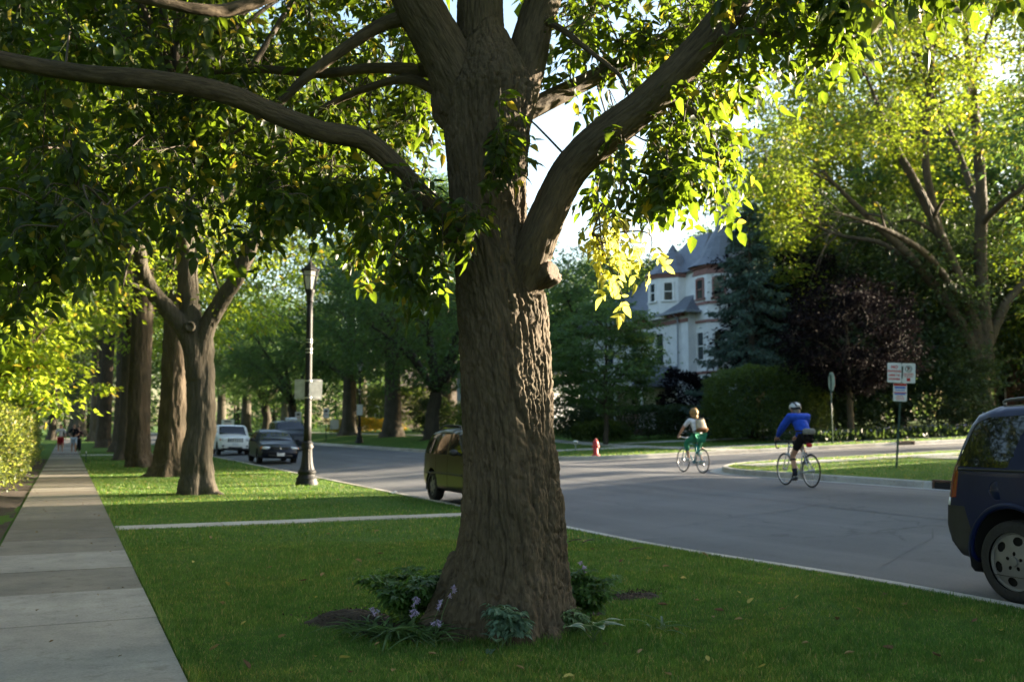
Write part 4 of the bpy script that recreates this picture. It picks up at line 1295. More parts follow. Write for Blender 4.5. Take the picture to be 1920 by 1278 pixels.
# hedges and shrubs
def bush(name, label, cat, seed, x, y, sx, sy, sz, leaf, n=6000, L=.12, rz=0, pw=4, group=None, **kw):
    T, C = gen_bush(seed, sx, sy, sz, n, L, pw, **kw)
    t = thing(name, label, cat, (x, y, float(lawnz(x, y))), rz, group)
    obj('stems', T, M_bark_far, t, world=False); obj('foliage', C, leaf, t, world=False)
    return t
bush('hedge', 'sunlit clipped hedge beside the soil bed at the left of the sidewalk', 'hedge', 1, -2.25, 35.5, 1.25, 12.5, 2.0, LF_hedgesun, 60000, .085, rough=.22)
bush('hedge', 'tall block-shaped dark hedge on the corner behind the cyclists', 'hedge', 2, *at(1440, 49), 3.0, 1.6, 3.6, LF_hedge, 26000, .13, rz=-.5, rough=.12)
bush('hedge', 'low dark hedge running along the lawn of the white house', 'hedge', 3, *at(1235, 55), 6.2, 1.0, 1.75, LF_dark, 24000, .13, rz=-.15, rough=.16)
bush('shrub', 'purple-leaved shrub in front of the porch of the white house', 'shrub', 4, *at(1297, 57.5), 1.9, 1.5, 3.5, LF_purple, 9000, .16, pw=2.4, rough=.3)
bush('shrub', 'tall dark shrubbery behind the parking signs', 'shrub', 5, *at(1685, 53), 4.6, 1.6, 5.2, LF_dark, 28000, .17, rz=-.75, rough=.3, pw=3)
bush('hedge', 'tall dark hedge closing the garden behind the parking signs', 'hedge', 15, *at(1765, 72), 9.5, 1.6, 7.0, LF_dark, 36000, .22, rz=-.75, rough=.2)
bush('shrub', 'dark shrubbery between the corner hedge and the plum trunk', 'shrub', 6, *at(1555, 52), 2.8, 1.6, 4.6, LF_dark, 16000, .17, rz=-.5, rough=.3, pw=3)
bush('shrub', 'low rounded green shrub left of the corner hedge', 'shrub', 7, *at(1128, 53.5), 1.6, 1.0, 1.1, LF_hedge, 5000, .13, rough=.3, pw=2.5)
bush('shrub', 'dark shrub behind the thick grey trunk across the street', 'shrub', 8, 26.5, 74, 1.9, 1.5, 2.6, LF_dark, 6000, .18, rough=.3, pw=2.5)
bush('shrub', 'broad bush filling the lawn behind the many-stemmed tree', 'shrub', 9, 26.5, 62, 3.2, 1.4, 2.3, LF_hedge, 9000, .17, rough=.3, pw=2.6)
bush('shrub', 'green hedge behind the foreground trunk across the street', 'shrub', 10, 31, 59, 3.6, 1.3, 2.2, LF_dark, 9000, .17, rough=.25, pw=3)
bush('shrub', 'tall shrub hiding the brown house far across the street', 'shrub', 16, 33, 104, 5.0, 1.6, 4.6, LF_hedge, 14000, .22, rough=.3, pw=2.6)
bush('shrub', 'yellow-flowering bush far across the street behind the small signs', 'shrub', 11, 27.5, 99, 3.6, 1.2, 1.3, leafmat('leaf_yellow_flower', (.25, .22, .02), (.6, .5, .04), .4, .5, .5, .1, (.8, .35, .02)), 5000, .2, rough=.35, pw=2.5)
bush('shrub', 'dark shrub at the foot of the left hedge by the walkers', 'shrub', 12, -2.6, 56, 1.2, 6.0, 2.4, LF_dark, 9000, .15, rough=.3, pw=3)
# plants with bluish flowers along the far verge
gv = MB(); rngv = np.random.default_rng(5)
a0 = at(1490, 45.5); a1 = at(1830, 50)
pt = a0[None]+(a1-a0)[None]*rngv.random((9000, 1))+rngv.normal(size=(9000, 2))*[.25, .55]
zz = lawnz(pt[:, 0], pt[:, 1])
gv.add(*leaf_quads(np.column_stack([pt, zz+rngv.random(9000)*.42]), rngv.normal(size=(9000, 3))*.5+[0, 0, .9], rngv.normal(size=(9000, 3)), np.full(9000, .24), np.full(9000, .09)))
fl = a0[None]+(a1-a0)[None]*rngv.random((500, 1))+rngv.normal(size=(500, 2))*[.25, .55]
V, F = leaf_quads(np.column_stack([fl, lawnz(fl[:, 0], fl[:, 1])+.4+rngv.random(500)*.15]), rngv.normal(size=(500, 3)), rngv.normal(size=(500, 3)), np.full(500, .09), np.full(500, .06))
gv.add(V, F, 1)
o = obj('ground_cover', gv, [LF_dark, simple('bluish_flower', (.30, .30, .55), .6)]); o['kind'] = 'stuff'
# wood at the end of the street
wd = MB()
ps, ds, ns, Ls = [], [], [], []
for k in range(120):
    a = RNG.uniform(-14, 52); r = RNG.uniform(165, 230)
    x, y = r*math.sin(R_(a)), r*math.cos(R_(a))
    h = RNG.uniform(13, 23)
    for c in range(10):
        cc = np.array([x+RNG.normal()*4.0, y+RNG.normal()*3, RNG.uniform(.5, h)])
        m = 75
        o_ = RNG.normal(size=(m, 3))*[1.7, 1.7, 1.2]
        ps.append(cc+o_); ds.append(o_+RNG.normal(size=(m, 3))); ns.append(RNG.normal(size=(m, 3))+[0, 0, .8]); Ls.append(RNG.uniform(.5, 1.0, m))
    wd.join(setm(tube([(x, y, -1), (x, y, h*.6)], [.4, .15], 6), 1))
ps = np.vstack(ps); Ls = np.concatenate(Ls)
wd.add(*leaf_quads(ps, np.vstack(ds), np.vstack(ns), Ls, Ls*.6))
o = obj('distant_wood', wd, [LF_cool, M_bark_far]); o['kind'] = 'stuff'

# unseen trees and houses added on the right to block and shape the sun
gG = gen_tree(131, H=16, fork=4.4, r0=.4, nl=8, spread=6.4, cz=9.6, ch=5.8, sub=8, lpc=75, L=.27, clump=.8, fill=90, low=.35, gap=.25)
tG = None
for x, y, a, s, l in BLOCKERS:
    if x > 50:
        if tG is None:
            tG = tree_thing('street_tree', l, 'tree', gG, M_bark_far, LF_maple, (x, y, float(lawnz(x, y))-.05), a, 1.0, 'sun-blocking trees added beyond the right edge'); tG.scale = s
        else:
            inst(tG, l, (x, y, float(lawnz(x, y))-.05), a, s, 'sun-blocking trees added beyond the right edge')
        continue
    inst(tE, l, (x, y, float(lawnz(x, y))-.05), a, s, 'sun-blocking trees added beyond the right edge')
for x, y, a, s, l in SHADE:
    inst(tD if x < 0 else tE, l, (x, y, float(lawnz(x, y))-.05), a, s, 'trees behind and beside the camera')
# ------------------------------------------------------------------ cars
M_rubber = simple('tyre_rubber', (.018, .018, .019), .85, var=.2, vs=30, bump=.3, bs=50)
M_rim = simple('alloy_silver', (.15, .15, .153), .45, metal=.4, var=.12)
M_black = simple('black_plastic', (.02, .021, .022), .6, var=.2)
M_dark = simple('wheel_well_dark', (.006, .006, .006), .9)
M_glass = simple('car_glass', (.008, .010, .010), .04, spec=.8, var=.05)
M_chrome = simple('chrome', (.55, .55, .55), .15, metal=1.0, var=.05)
M_red = simple('tail_lamp_red', (.16, .003, .003), .2, spec=.6, coat=.6)
M_amber = simple('indicator_amber', (.65, .20, .02), .2, coat=.5)
M_clear = simple('head_lamp_clear', (.62, .64, .66), .12, spec=.8, coat=.6)
M_plate = simple('number_plate', (.62, .64, .68), .5)
M_ink = simple('plate_ink', (.03, .05, .16), .6)

def paint(name, col):
    return simple(name, col, .3, metal=.0, spec=.3, var=.06, vs=3, coat=.15)

def wheel(root, x, y, z, r, side, mrim=M_rim, holes=6, hub=.68, width=.2, fine=False):
    """side -1: outer face looks to -y"""
    w = width/2
    tp_ = [(r*hub, -w), (r*.80, -w*1.02), (r*.93, -w*.98), (r*.985, -w*.75), (r, -w*.35), (r, w*.35), (r*.985, w*.75), (r*.93, w*.98), (r*.8, w*1.02), (r*hub, w)]
    ty = lathe(tp_, 44 if fine else 28, (0, 0, 0), 'y')
    ry = hub*r+.004
    st = .009 if fine else .02
    g = np.arange(-ry-2*st, ry+3*st, st)
    fs = [sd_circ((0, 0), ry)]
    for k in range(holes):
        a = 2*np.pi*k/holes+.35
        fs.append(sd_ell((math.cos(a)*ry*.70, math.sin(a)*ry*.70), a, ry*.15, ry*.19))
    if fine:
        for k in range(5):
            a = 2*np.pi*k/5+.3
            fs.append(sd_ell((math.cos(a)*ry*.27, math.sin(a)*ry*.27), a, ry*.075, ry*.06))
    V, Q, fv = gridpanel(g, g, fs)
    keep = fv[0] < 0
    for f in fv[1:]:
        keep &= f > 0
    V, Q = compact(V, Q[keep])
    rr = np.hypot(V[:, 0], V[:, 1])/ry
    bulge = .035*np.cos(np.clip(rr, 0, 1)*1.4)+.012*smooth(rr, .9, .97)-.012
    yo = side*(w*.86+bulge-.02)
    V3 = np.column_stack([V[:, 0], yo, V[:, 1]])
    rim = MB().add(V3, Q if side < 0 else Q[:, ::-1])
    bk = setm(lathe([(.001, 0), (ry, 0)], 24, (0, side*w*.35, 0), 'y'), 1)
    rim.join(bk)
    cap = lathe([(.001, side*.03), (ry*.16, side*.028), (ry*.19, 0)], 16, (0, side*(w*.86-.01), 0), 'y')
    rim.join(cap)
    off = np.array([x, y, z])
    for m in (ty, rim):
        m.V = [v+off for v in m.V]
    wobj = obj('wheel', ty, M_rubber, root, world=False)
    obj('rim', rim, [mrim, M_dark], wobj, world=False, sm=False)

def car(name, label, cat, L, W, outline, arches, wr, paintm, regions, wraps, loc, rz, roll=0.0, belt=.95, roofz=1.5, tumble=.16, r=.10, crown=.04, cell=.035, group=None, hub=.66, fine=False, taper=.12, front_bulge=.10):
    t = thing(name, label, cat, loc, rz, group)
    t.rotation_euler = (roll, 0, rz)
    outline = np.array(outline, float)
    so = sd_poly(outline)
    hw = W/2
    def Wf(x, z):
        u = np.abs(x-L/2)/(L/2)
        pl = 1-taper*np.clip(u, 0, 1)**5
        tb = np.where(z > belt, 1-tumble*((z-belt)/(roofz-belt))**1.15, 1-.05*((belt-z)/belt)**2)
        return hw*pl*tb
    def surf(x, z):
        x = np.asarray(x, float); z = np.asarray(z, float)
        d = np.clip(-so(np.column_stack([np.ravel(x), np.ravel(z)])), 0, r)
        return Wf(np.ravel(x), np.ravel(z))-(r-np.sqrt(np.maximum(r*r-(r-d)**2, 0)))
    arch = [sd_circ(a[:2], a[2]) for a in arches]
    regs = [(n_, sd_poly(pz), m_) for n_, pz, m_ in regions]
    x0, z0 = outline.min(0)-cell; x1, z1 = outline.max(0)+cell
    V, Q, fv = gridpanel(np.arange(x0, x1+cell, cell), np.arange(z0, z1+cell, cell), [so]+[q[1] for q in regs]+arch)
    na = len(arch)
    inside = fv[0] < 0
    for a in fv[len(fv)-na:]:
        inside &= a > 0
    yv = surf(V[:, 0], V[:, 1])
    used = np.zeros(len(Q), bool)
    def two_sides(sel, inset=0):
        m = MB()
        for sg in (-1, 1):
            v3 = np.column_stack([V[:, 0], sg*(yv-inset), V[:, 1]])
            vv, qq = compact(v3, Q[sel])
            m.add(vv, qq if sg < 0 else qq[:, ::-1])
        return m
    parts = {}
    for k, (n_, f, m_) in enumerate(regs):
        sel = inside & (fv[1+k] < 0) & ~used
        used |= sel
        parts.setdefault((n_, m_), []).append(sel)
    body = two_sides(inside & ~used)
    # the skin across the car, following the outline
    cl = np.vstack([outline, outline[:1]])
    s = np.concatenate([[0], np.cumsum(np.hypot(*np.diff(cl, axis=0).T))])
    n = int(s[-1]/.055)
    tt = np.unique(np.concatenate([np.linspace(0, s[-1], n), s]))
    ox = np.interp(tt, s, cl[:, 0]); oz = np.interp(tt, s, cl[:, 1])
    v = np.concatenate([[-1], np.linspace(-.93, .93, 17), [1]])
    ye = Wf(ox, oz)-r
    tx = np.gradient(ox); tz = np.gradient(oz); l = np.hypot(tx, tz)+1e-9
    nxo, nzo = tz/l, -tx/l
    c_ = outline.mean(0); sg = np.sign(((ox-c_[0])*nxo+(oz-c_[1])*nzo).sum())
    nxo *= sg; nzo *= sg
    cr = (crown+front_bulge*np.abs(nxo)*(oz < belt+.1))*(oz > .3)
    A = np.zeros((len(tt), len(v), 3))
    for j, vj in enumerate(v):
        b = 1-abs(vj)**2.2
        A[:, j, 0] = ox+nxo*cr*b; A[:, j, 1] = ye*vj; A[:, j, 2] = oz+nzo*cr*b
    i = np.arange(A.shape[0]*len(v)).reshape(A.shape[:2])
    q = np.stack([i[:-1, :-1], i[:-1, 1:], i[1:, 1:], i[1:, :-1]], -1)
    if sg < 0:
        q = q[..., ::-1]
    xm = (ox[:-1]+ox[1:])/2; zm = (oz[:-1]+oz[1:])/2; vm = (v[:-1]+v[1:])/2
    XM, VM = np.meshgrid(xm, vm, indexing='ij'); ZM = np.meshgrid(zm, vm, indexing='ij')[0]
    ok = np.ones(XM.shape, bool)
    for a in arches:
        ok &= np.hypot(XM-a[0], ZM-a[1]) > a[2]
    done = ~ok
    Af = A.reshape(-1, 3)
    wparts = {}
    for (n_, pred, m_) in wraps:
        sel = pred(XM, ZM, np.abs(VM)) & ~done
        done |= sel
        wparts.setdefault((n_, m_), []).append(q[sel])
    vv, qq = compact(Af, q[~done])
    body.join(MB().add(vv, qq))
    obj('body', body, paintm, t, world=False, edge=50)
    keys = list(parts)+[k for k in wparts if k not in parts]
    for key in keys:
        m = MB()
        for sel in parts.get(key, []):
            if sel.any():
                for sg in (-1, 1):
                    v3 = np.column_stack([V[:, 0], sg*(yv-.004), V[:, 1]]); vv, qq = compact(v3, Q[sel])
                    obj(key[0], MB().add(vv, qq if sg < 0 else qq[:, ::-1]), key[1], t, world=False, edge=60)
        for qs in wparts.get(key, []):
            if len(qs) and key[0] == 'tail_lamp':
                ym = Af[qs].mean(1)[:, 1]
                for s2 in (ym < 0, ym > 0):
                    a, b = compact(Af, qs[s2]); obj(key[0], MB().add(a, b), key[1], t, world=False, edge=60)
            elif len(qs):
                a, b = compact(Af, qs); m.add(a, b)
        if m.n:
            obj(key[0], m, key[1], t, world=False, edge=60)
    # wheels, wells
    for (ax_, az_, ar) in arches:
        for sgn in (-1, 1):
            y = sgn*(float(Wf(np.array([ax_]), np.array([.5]))[0])-.115)
            wheel(t, ax_, y, wr, wr, sgn, hub=hub, fine=fine and sgn < 0)
            wl = lathe([(ar+.012, sgn*.0), (ar+.012, -sgn*.36), (.02, -sgn*.36)], 26, (ax_, y+sgn*.10, az_), 'y')
            wl.V = [np.where(vv_[:, 2:3] < .22, np.column_stack([vv_[:, :2], np.full(len(vv_), .22)]), vv_) for vv_ in wl.V]
            obj('wheel_well', wl, M_dark, t, world=False)
    return t, surf

def seam(t, surf, pts, name='door_seam', m=None, rad=.004, side=(-1, 1), lift=0.0):
    c = curve(np.array(pts), 8)
    for sg in side:
        y = surf(c[:, 0], c[:, 1])+lift
        obj(name, tube(np.column_stack([c[:, 0], sg*y, c[:, 1]]), rad, 6), m or M_dark, t, world=False)

def road_at(x, y, sink=0):
    return (x, y, float(roadz(x, y))+sink)

def mirror(t, surf, x, z, m, y0=None):
    for sg in (-1, 1):
        y = float(surf(np.array([x]), np.array([z]))[0])
        b = ell((x, sg*(y+.14), z+.02), (.06, .10, .065), 14, 9)
        b.join(cyl((x, sg*(y-.02), z-.02), (x, sg*(y+.1), z), .025, .02, 8))
        obj('mirror', b, m, t, world=False)

# blue suv parked at the near kerb, tail towards the far end of the street
P_blue = paint('paint_dark_blue', (.004, .009, .05))
ol = [(.06, .42), (.0, .58), (.015, .80), (.05, .88), (.08, 1.02), (.16, 1.22), (.27, 1.50), (.35, 1.60), (.52, 1.655), (1.3, 1.69), (2.2, 1.68), (2.7, 1.62), (3.35, 1.14), (3.7, 1.06), (4.35, .95), (4.52, .80), (4.56, .50), (4.48, .28), (3.9, .26), (1.6, .26), (.5, .28), (.18, .32)]
arS = [(.80, .36, .425), (3.62, .36, .425)]
regS = [('window', [(.20, 1.12), (.25, 1.22), (.39, 1.50), (.52, 1.555), (.96, 1.575), (.78, 1.12)], M_glass),
        ('window', [(1.30, 1.12), (1.42, 1.575), (2.05, 1.575), (2.08, 1.12)], M_glass),
        ('window', [(2.16, 1.12), (2.14, 1.575), (2.55, 1.55), (3.1, 1.14)], M_glass),
        ('tail_lamp', [(-.1, .86), (.20, .84), (.24, 1.06), (.19, 1.24), (.0, 1.2)], M_red),
        ('reversing_lamp', [(-.1, .775), (.12, .775), (.14, .84), (-.1, .855)], M_clear),
        ('bumper', [(-.2, .2), (-.2, .77), (.30, .77), (.375, .56), (.375, .2)], M_black)]
wrS = [('bumper', lambda x, z, v: (x < .3) & (z < .77) & (z > .28), M_black),
       ('rear_window', lambda x, z, v: (x < .5) & (z > 1.1) & (z < 1.58) & (v < .9), M_glass),
       ('tail_lamp', lambda x, z, v: (x < .3) & (z > .84) & (z < 1.24) & (v > .8), M_red),
       ('windscreen', lambda x, z, v: (x > 2.7) & (x < 3.35) & (z > 1.14) & (v < .92), M_glass)]
suv, sfS = car('parked_car', 'dark blue suv parked at the near kerb, cut by the right edge of the picture', 'car', 4.56, 1.80, ol, arS, .345, P_blue, regS, wrS,
               road_at(8.13, 6.82, .0), R_(-90), R_(-1.2), 1.08, 1.66, .15, .11, .035, .03, fine=True, hub=.70, group='cars parked along the street')
seam(suv, sfS, [(1.17, .30), (1.16, .62), (1.06, .84), (1.13, 1.06), (1.20, 1.12)])
seam(suv, sfS, [(.24, 1.095), (.9, 1.10), (1.7, 1.10), (2.6, 1.105), (3.2, 1.11)], 'belt_trim', M_black, .012)
seam(suv, sfS, [(.80+.45*math.cos(a), .36+.45*math.sin(a)) for a in np.linspace(-.1, np.pi+.15, 12)], 'wheel_arch_lip', P_blue, .028, lift=-.008)
for sg in (-1, 1):
    yy = sg*.60
    obj('roof_rail', tube(curve([(.55, yy, 1.66), (.62, yy, 1.715), (1.4, yy, 1.735), (2.3, yy, 1.725), (2.4, yy, 1.66)], 5), .015, 8), M_rim, suv, world=False)
fc_ = MB()
y = float(sfS([.66], [.93])[0])
fc_.join(lathe([(.001, 0), (.075, 0), (.08, .006), (.085, 0)], 26, (.68, -y-.002, .93), 'y'))
obj('fuel_flap', fc_, P_blue, suv, world=False)
dh = box((1.33, -float(sfS([1.33], [1.0])[0])-.012, .99), (.17, .03, .035), 0, .01)
obj('door_handle', dh, M_black, suv, world=False)
pl_ = box((-.07, 0, .92), (.02, .32, .16), 0, .005); obj('number_plate', pl_, M_plate, suv, world=False)
mirror(suv, sfS, 2.95, 1.12, P_blue)

# olive-gold estate car behind the tree
P_olive = paint('paint_olive_gold', (.0095, .0078, .005))
SX = .83
olw = [(.05, .36), (.0, .5), (.02, .66), (.06, .86), (.16, 1.02), (.42, 1.34), (.62, 1.46), (1.4, 1.52), (2.3, 1.50), (2.72, 1.42), (3.42, 1.0), (4.3, .86), (4.62, .70), (4.70, .5), (4.64, .27), (4.0, .24), (1.5, .24), (.4, .26)]
olw = [(a*SX, b) for a, b in olw]
regW = [('window', [(.30, 1.0), (.52, 1.33), (.70, 1.40), (1.28, 1.43), (1.22, .99)], M_glass), ('window', [(1.32, .99), (1.38, 1.43), (2.05, 1.43), (2.1, .99)], M_glass),
        ('window', [(2.18, .99), (2.14, 1.43), (2.55, 1.40), (3.15, 1.02)], M_glass), ('tail_lamp', [(-.1, .62), (.22, .66), (.26, .86), (-.1, .9)], M_red)]
wrW = [('rear_window', lambda x, z, v: (x < .38) & (z > 1.0) & (z < 1.38) & (v < .9), M_glass), ('tail_lamp', lambda x, z, v: (x < .2) & (z > .62) & (z < .88) & (v > .7), M_red),
       ('windscreen', lambda x, z, v: (x > 2.72*SX) & (x < 3.42*SX) & (z > 1.0) & (v < .92), M_glass)]
regW = [(n_, [(a*SX, b) for a, b in pz], m_) for n_, pz, m_ in regW]
wag, sfW = car('parked_car', 'olive gold estate car with roof rails, half hidden by the foreground trunk', 'car', 4.7*SX, 1.64, olw, [(.80, .32, .37), (3.03, .32, .37)], .315, P_olive, regW, wrW,
               road_at(7.92, 21.0), R_(-90), R_(-1.8), 1.0, 1.5, .15, .10, .03, .04, group='cars parked along the street')
rk = MB()
for sg in (-1, 1):
    rk.join(tube(curve([(.6, sg*.56, 1.47), (.66, sg*.56, 1.545), (1.1, sg*.56, 1.59), (1.75, sg*.56, 1.575), (1.85, sg*.56, 1.49)], 5), .02, 8))
for x in (.8, 1.5):
    rk.join(cyl((x, -.57, 1.575), (x, .57, 1.575), .018, None, 8))
obj('roof_rack', rk, M_black, wag, world=False)
seam(wag, sfW, [(1.06, .28), (1.06, .7), (1.06, .97)]); seam(wag, sfW, [(1.78, .28), (1.78, .7), (1.78, .97)])
seam(wag, sfW, [(.3, .58), (1.4, .60), (2.3, .60), (2.62, .60)], 'side_moulding', M_black, .02)
mirror(wag, sfW, 2.5, 1.02, M_black)

def front(t, kind, L, W, lampz, P_):
    """lamps, grille, plate and lower intake set on the nose"""
    hw = W/2
    for sg in (-1, 1):
        if kind == 'sedan':
            m = ell((L-.13, sg*(hw-.30), lampz), (.14, .22, .075), 16, 10); obj('headlight', m, M_clear, t, world=False)
            m = ell((L-.25, sg*(hw-.11), lampz), (.13, .08, .065), 12, 8); obj('indicator', m, M_amber, t, world=False)
        else:
            m = ell((L-.06, sg*(hw-.27), lampz), (.07, .11, .115), 16, 10); obj('headlight', m, M_clear, t, world=False)
            m = ell((L-.16, sg*(hw-.12), lampz-.02), (.09, .05, .09), 12, 8); obj('indicator', m, M_amber, t, world=False)
            m = ell((L+.0, sg*(hw-.26), lampz-.34), (.06, .06, .05), 12, 8); obj('fog_lamp', m, M_black, t, world=False)
    if kind == 'sedan':
        g = MB()
        g.join(prism([(-.40, lampz+.06), (.40, lampz+.06), (.26, lampz-.06), (-.26, lampz-.06)], L-.05, L+.075, 'yz'))
        obj('grille', g, M_black, t, world=False, sm=False)
        em = lathe([(.001, .0), (.05, .0), (.05, .02)], 14, (L+.08, 0, lampz+.01), 'x'); obj('badge', em, M_chrome, t, world=False)
        obj('lower_intake', box((L+.02, 0, .36), (.16, 1.0, .10), 0, .02), M_black, t, world=False)
    else:
        for k in range(7):
            obj('grille_slot', box((L+.085, -.36+k*.12, lampz-.02), (.03, .062, .22), 0, .012), M_black, t, world=False)
        obj('lower_intake', box((L+.05, 0, .42), (.12, .75, .11), 0, .02), M_black, t, world=False)
    p = obj('number_plate', box((L+.115, 0, lampz-.24), (.015, .32, .16), 0, .004), M_plate, t, world=False)

P_navy = paint('paint_navy', (.004, .006, .016))
ols = [(.04, .36), (.0, .5), (.03, .78), (.10, .92), (.62, .98), (1.15, 1.33), (1.6, 1.42), (2.2, 1.40), (2.55, 1.32), (3.15, .96), (4.05, .80), (4.34, .66), (4.42, .48), (4.36, .26), (3.8, .22), (1.4, .22), (.4, .25)]
regD = [('window', [(.78, .97), (1.18, 1.26), (1.62, 1.34), (1.66, .95)], M_glass), ('window', [(1.74, .95), (1.72, 1.34), (2.2, 1.33), (2.45, 1.28), (2.95, .97)], M_glass)]
wrD = [('windscreen', lambda x, z, v: (x > 2.55) & (x < 3.15) & (z > .97) & (v < .93), M_glass), ('rear_window', lambda x, z, v: (x > .62) & (x < 1.15) & (z > 1.0) & (v < .9), M_glass)]
sed, sfD = car('parked_car', 'dark navy saloon with amber indicators parked at the kerb facing the camera', 'car', 4.42, 1.70, ols, [(.84, .30, .35), (3.46, .30, .35)], .30, P_navy, regD, wrD,
               road_at(8.42, 46.9), R_(-92), R_(-1.5), .95, 1.42, .2, .10, .03, .045, group='cars parked along the street')
front(sed, 'sedan', 4.42, 1.70, .66, P_navy); mirror(sed, sfD, 2.85, .98, P_navy)
P_white = paint('paint_silver_white', (.80, .80, .80))
olj = [(.04, .42), (.0, .6), (.04, 1.0), (.16, 1.5), (.30, 1.62), (.9, 1.66), (2.3, 1.65), (2.62, 1.58), (3.15, 1.10), (4.1, 1.0), (4.32, .92), (4.38, .60), (4.34, .36), (3.8, .30), (1.4, .28), (.4, .32)]
regJ = [('window', [(.30, 1.12), (.42, 1.52), (1.0, 1.55), (1.0, 1.12)], M_glass), ('window', [(1.08, 1.12), (1.08, 1.55), (1.8, 1.55), (1.82, 1.12)], M_glass), ('window', [(1.9, 1.12), (1.88, 1.55), (2.5, 1.54), (2.95, 1.13)], M_glass)]
wrJ = [('windscreen', lambda x, z, v: (x > 2.6) & (x < 3.15) & (z > 1.12) & (v < .93), M_glass), ('rear_window', lambda x, z, v: (x < .25) & (z > 1.1) & (z < 1.55) & (v < .9), M_glass),
       ('bumper', lambda x, z, v: (x > 4.0) & (z < .40), M_black)]
jeep, sfJ = car('parked_car', 'silver white suv with a seven-slot grille parked behind the navy saloon', 'car', 4.38, 1.78, olj, [(.86, .35, .41), (3.50, .35, .41)], .345, P_white, regJ, wrJ,
                road_at(8.52, 60.4), R_(-91), R_(-1.2), 1.1, 1.64, .1, .09, .02, .05, group='cars parked along the street')
front(jeep, 'suv', 4.38, 1.78, .86, P_white); mirror(jeep, sfJ, 2.75, 1.12, M_black)
P_grey = paint('paint_charcoal', (.03, .035, .045))
van, sfV = car('car', 'charcoal suv with a pale roof box, only its roof showing above the navy saloon', 'car', 4.6, 1.84, ol, arS, .345, P_grey, regS, wrS, road_at(11.9, 61.0), R_(-91), 0, 1.08, 1.66, .15, .11, .03, .06)
rb = MB().join(box((1.5, .3, 1.80), (1.2, .5, .2), 0, .07)); obj('roof_box', rb, M_plate, van, world=False)
front(van, 'suv', 4.52, 1.80, .85, P_grey)
# ------------------------------------------------------------------ people and bicycles
def skinmesh(J, B, sub=1):
    """joints {name: (pos, radius)} + bones -> continuous skinned surface (verts, quads)"""
    names = list(J)
    me = bpy.data.meshes.new('tmp')
    me.from_pydata([tuple(J[k][0]) for k in names], [(names.index(a), names.index(b)) for a, b in B], [])
    o = bpy.data.objects.new('tmp', me); COL.objects.link(o)
    o.modifiers.new('k', 'SKIN').use_smooth_shade = True
    sv = me.skin_vertices[0].data
    for i, k in enumerate(names):
        r = J[k][1]; r = r if isinstance(r, tuple) else (r, r)
        sv[i].radius = r; sv[i].use_root = (i == 0)
    s = o.modifiers.new('s', 'SUBSURF'); s.levels = sub; s.render_levels = sub
    dgr = bpy.context.evaluated_depsgraph_get()
    m2 = bpy.data.meshes.new_from_object(o.evaluated_get(dgr))
    V = np.array([v.co[:] for v in m2.vertices]); F = [list(p.vertices) for p in m2.polygons]
    bpy.data.objects.remove(o); bpy.data.meshes.remove(m2); bpy.data.meshes.remove(me)
    return MB().add(V, F)

M_skin = simple('skin', (.42, .235, .16), .55, var=.08)
def cloth(name, col, var=.18):
    return simple(name, col, .85, spec=.2, var=var, vs=14, bump=.35, bs=22)

def hand(mb, wrist, dirv, palm, curl=.9, s=1.0):
    """palm and five bent fingers joined to the body mesh; dirv along the hand, palm = palm normal"""
    d = nrm(np.asarray(dirv, float)); n = nrm(np.asarray(palm, float)); n = nrm(n-d*(d@n)); w = np.cross(d, n)
    wrist = np.asarray(wrist, float)
    mb.join(tube(np.array([wrist-d*.01, wrist+d*.03, wrist+d*.085]), np.array([.024, .034, .036])*s, 10, mod=lambda i, th: 1-.38*np.abs(np.cos(th))**2))
    for k, (o, l) in enumerate(((-.027, .062), (-.009, .075), (.009, .070), (.026, .055))):
        b = wrist+d*.075*s+w*o*s
        a1 = d*math.cos(curl*.4)+n*math.sin(curl*.4); a2 = d*math.cos(curl*1.3)+n*math.sin(curl*1.3); a3 = d*math.cos(curl*2.1)+n*math.sin(curl*2.1)
        p1 = b+a1*l*.5*s; p2 = p1+a2*l*.32*s; p3 = p2+a3*l*.26*s
        mb.join(tube([b-d*.015, b, p1, p2, p3], np.array([.009, .0095, .0088, .008, .006])*s, 7))
    b = wrist+d*.03*s-w*.03*s
    mb.join(tube([b, b+(d*.6-w*.6+n*.4)*.035*s, b+(d*.85-w*.45+n*.7)*.062*s], np.array([.012, .0105, .008])*s, 7))

def head(mb, c, fwd, s=1.0):
    f = nrm(np.asarray(fwd, float)); up = np.array([0, 0, 1.0]); up = nrm(up-f*(f@up)); l = np.cross(up, f)
    M = np.eye(4); M[:3, 0] = f; M[:3, 1] = l; M[:3, 2] = up; M[:3, 3] = c
    h = ell((0, 0, 0), (.098*s, .078*s, .118*s), 22, 14)
    h.V = [np.column_stack([v[:, 0]-.02*s*(v[:, 2] < -.04)*np.abs(v[:, 2]+.04)/.08*np.sign(v[:, 0]), v[:, 1]*(1-.25*(v[:, 2] < 0)*np.abs(v[:, 2])/.12), v[:, 2]]) for v in h.V]
    h.join(tube([(.085*s, 0, .015), (.112*s, 0, -.022), (.092*s, 0, -.034)], [.010, .016, .012], 8))
    for sg in (-1, 1):
        h.join(ell((-.005, sg*.08*s, -.01), (.022, .010, .034), 10, 7))
        h.join(setm(ell((.086*s, sg*.032*s, .015), (.010, .014, .008), 8, 6), 1))
    h.join(setm(ell((.090*s, 0, -.062*s), (.008, .024, .006), 8, 6), 2))
    mb.join(xform(h, M))
    return M
M_eye = simple('eye_dark', (.03, .025, .02), .3); M_lip = simple('lip', (.35, .12, .10), .5)

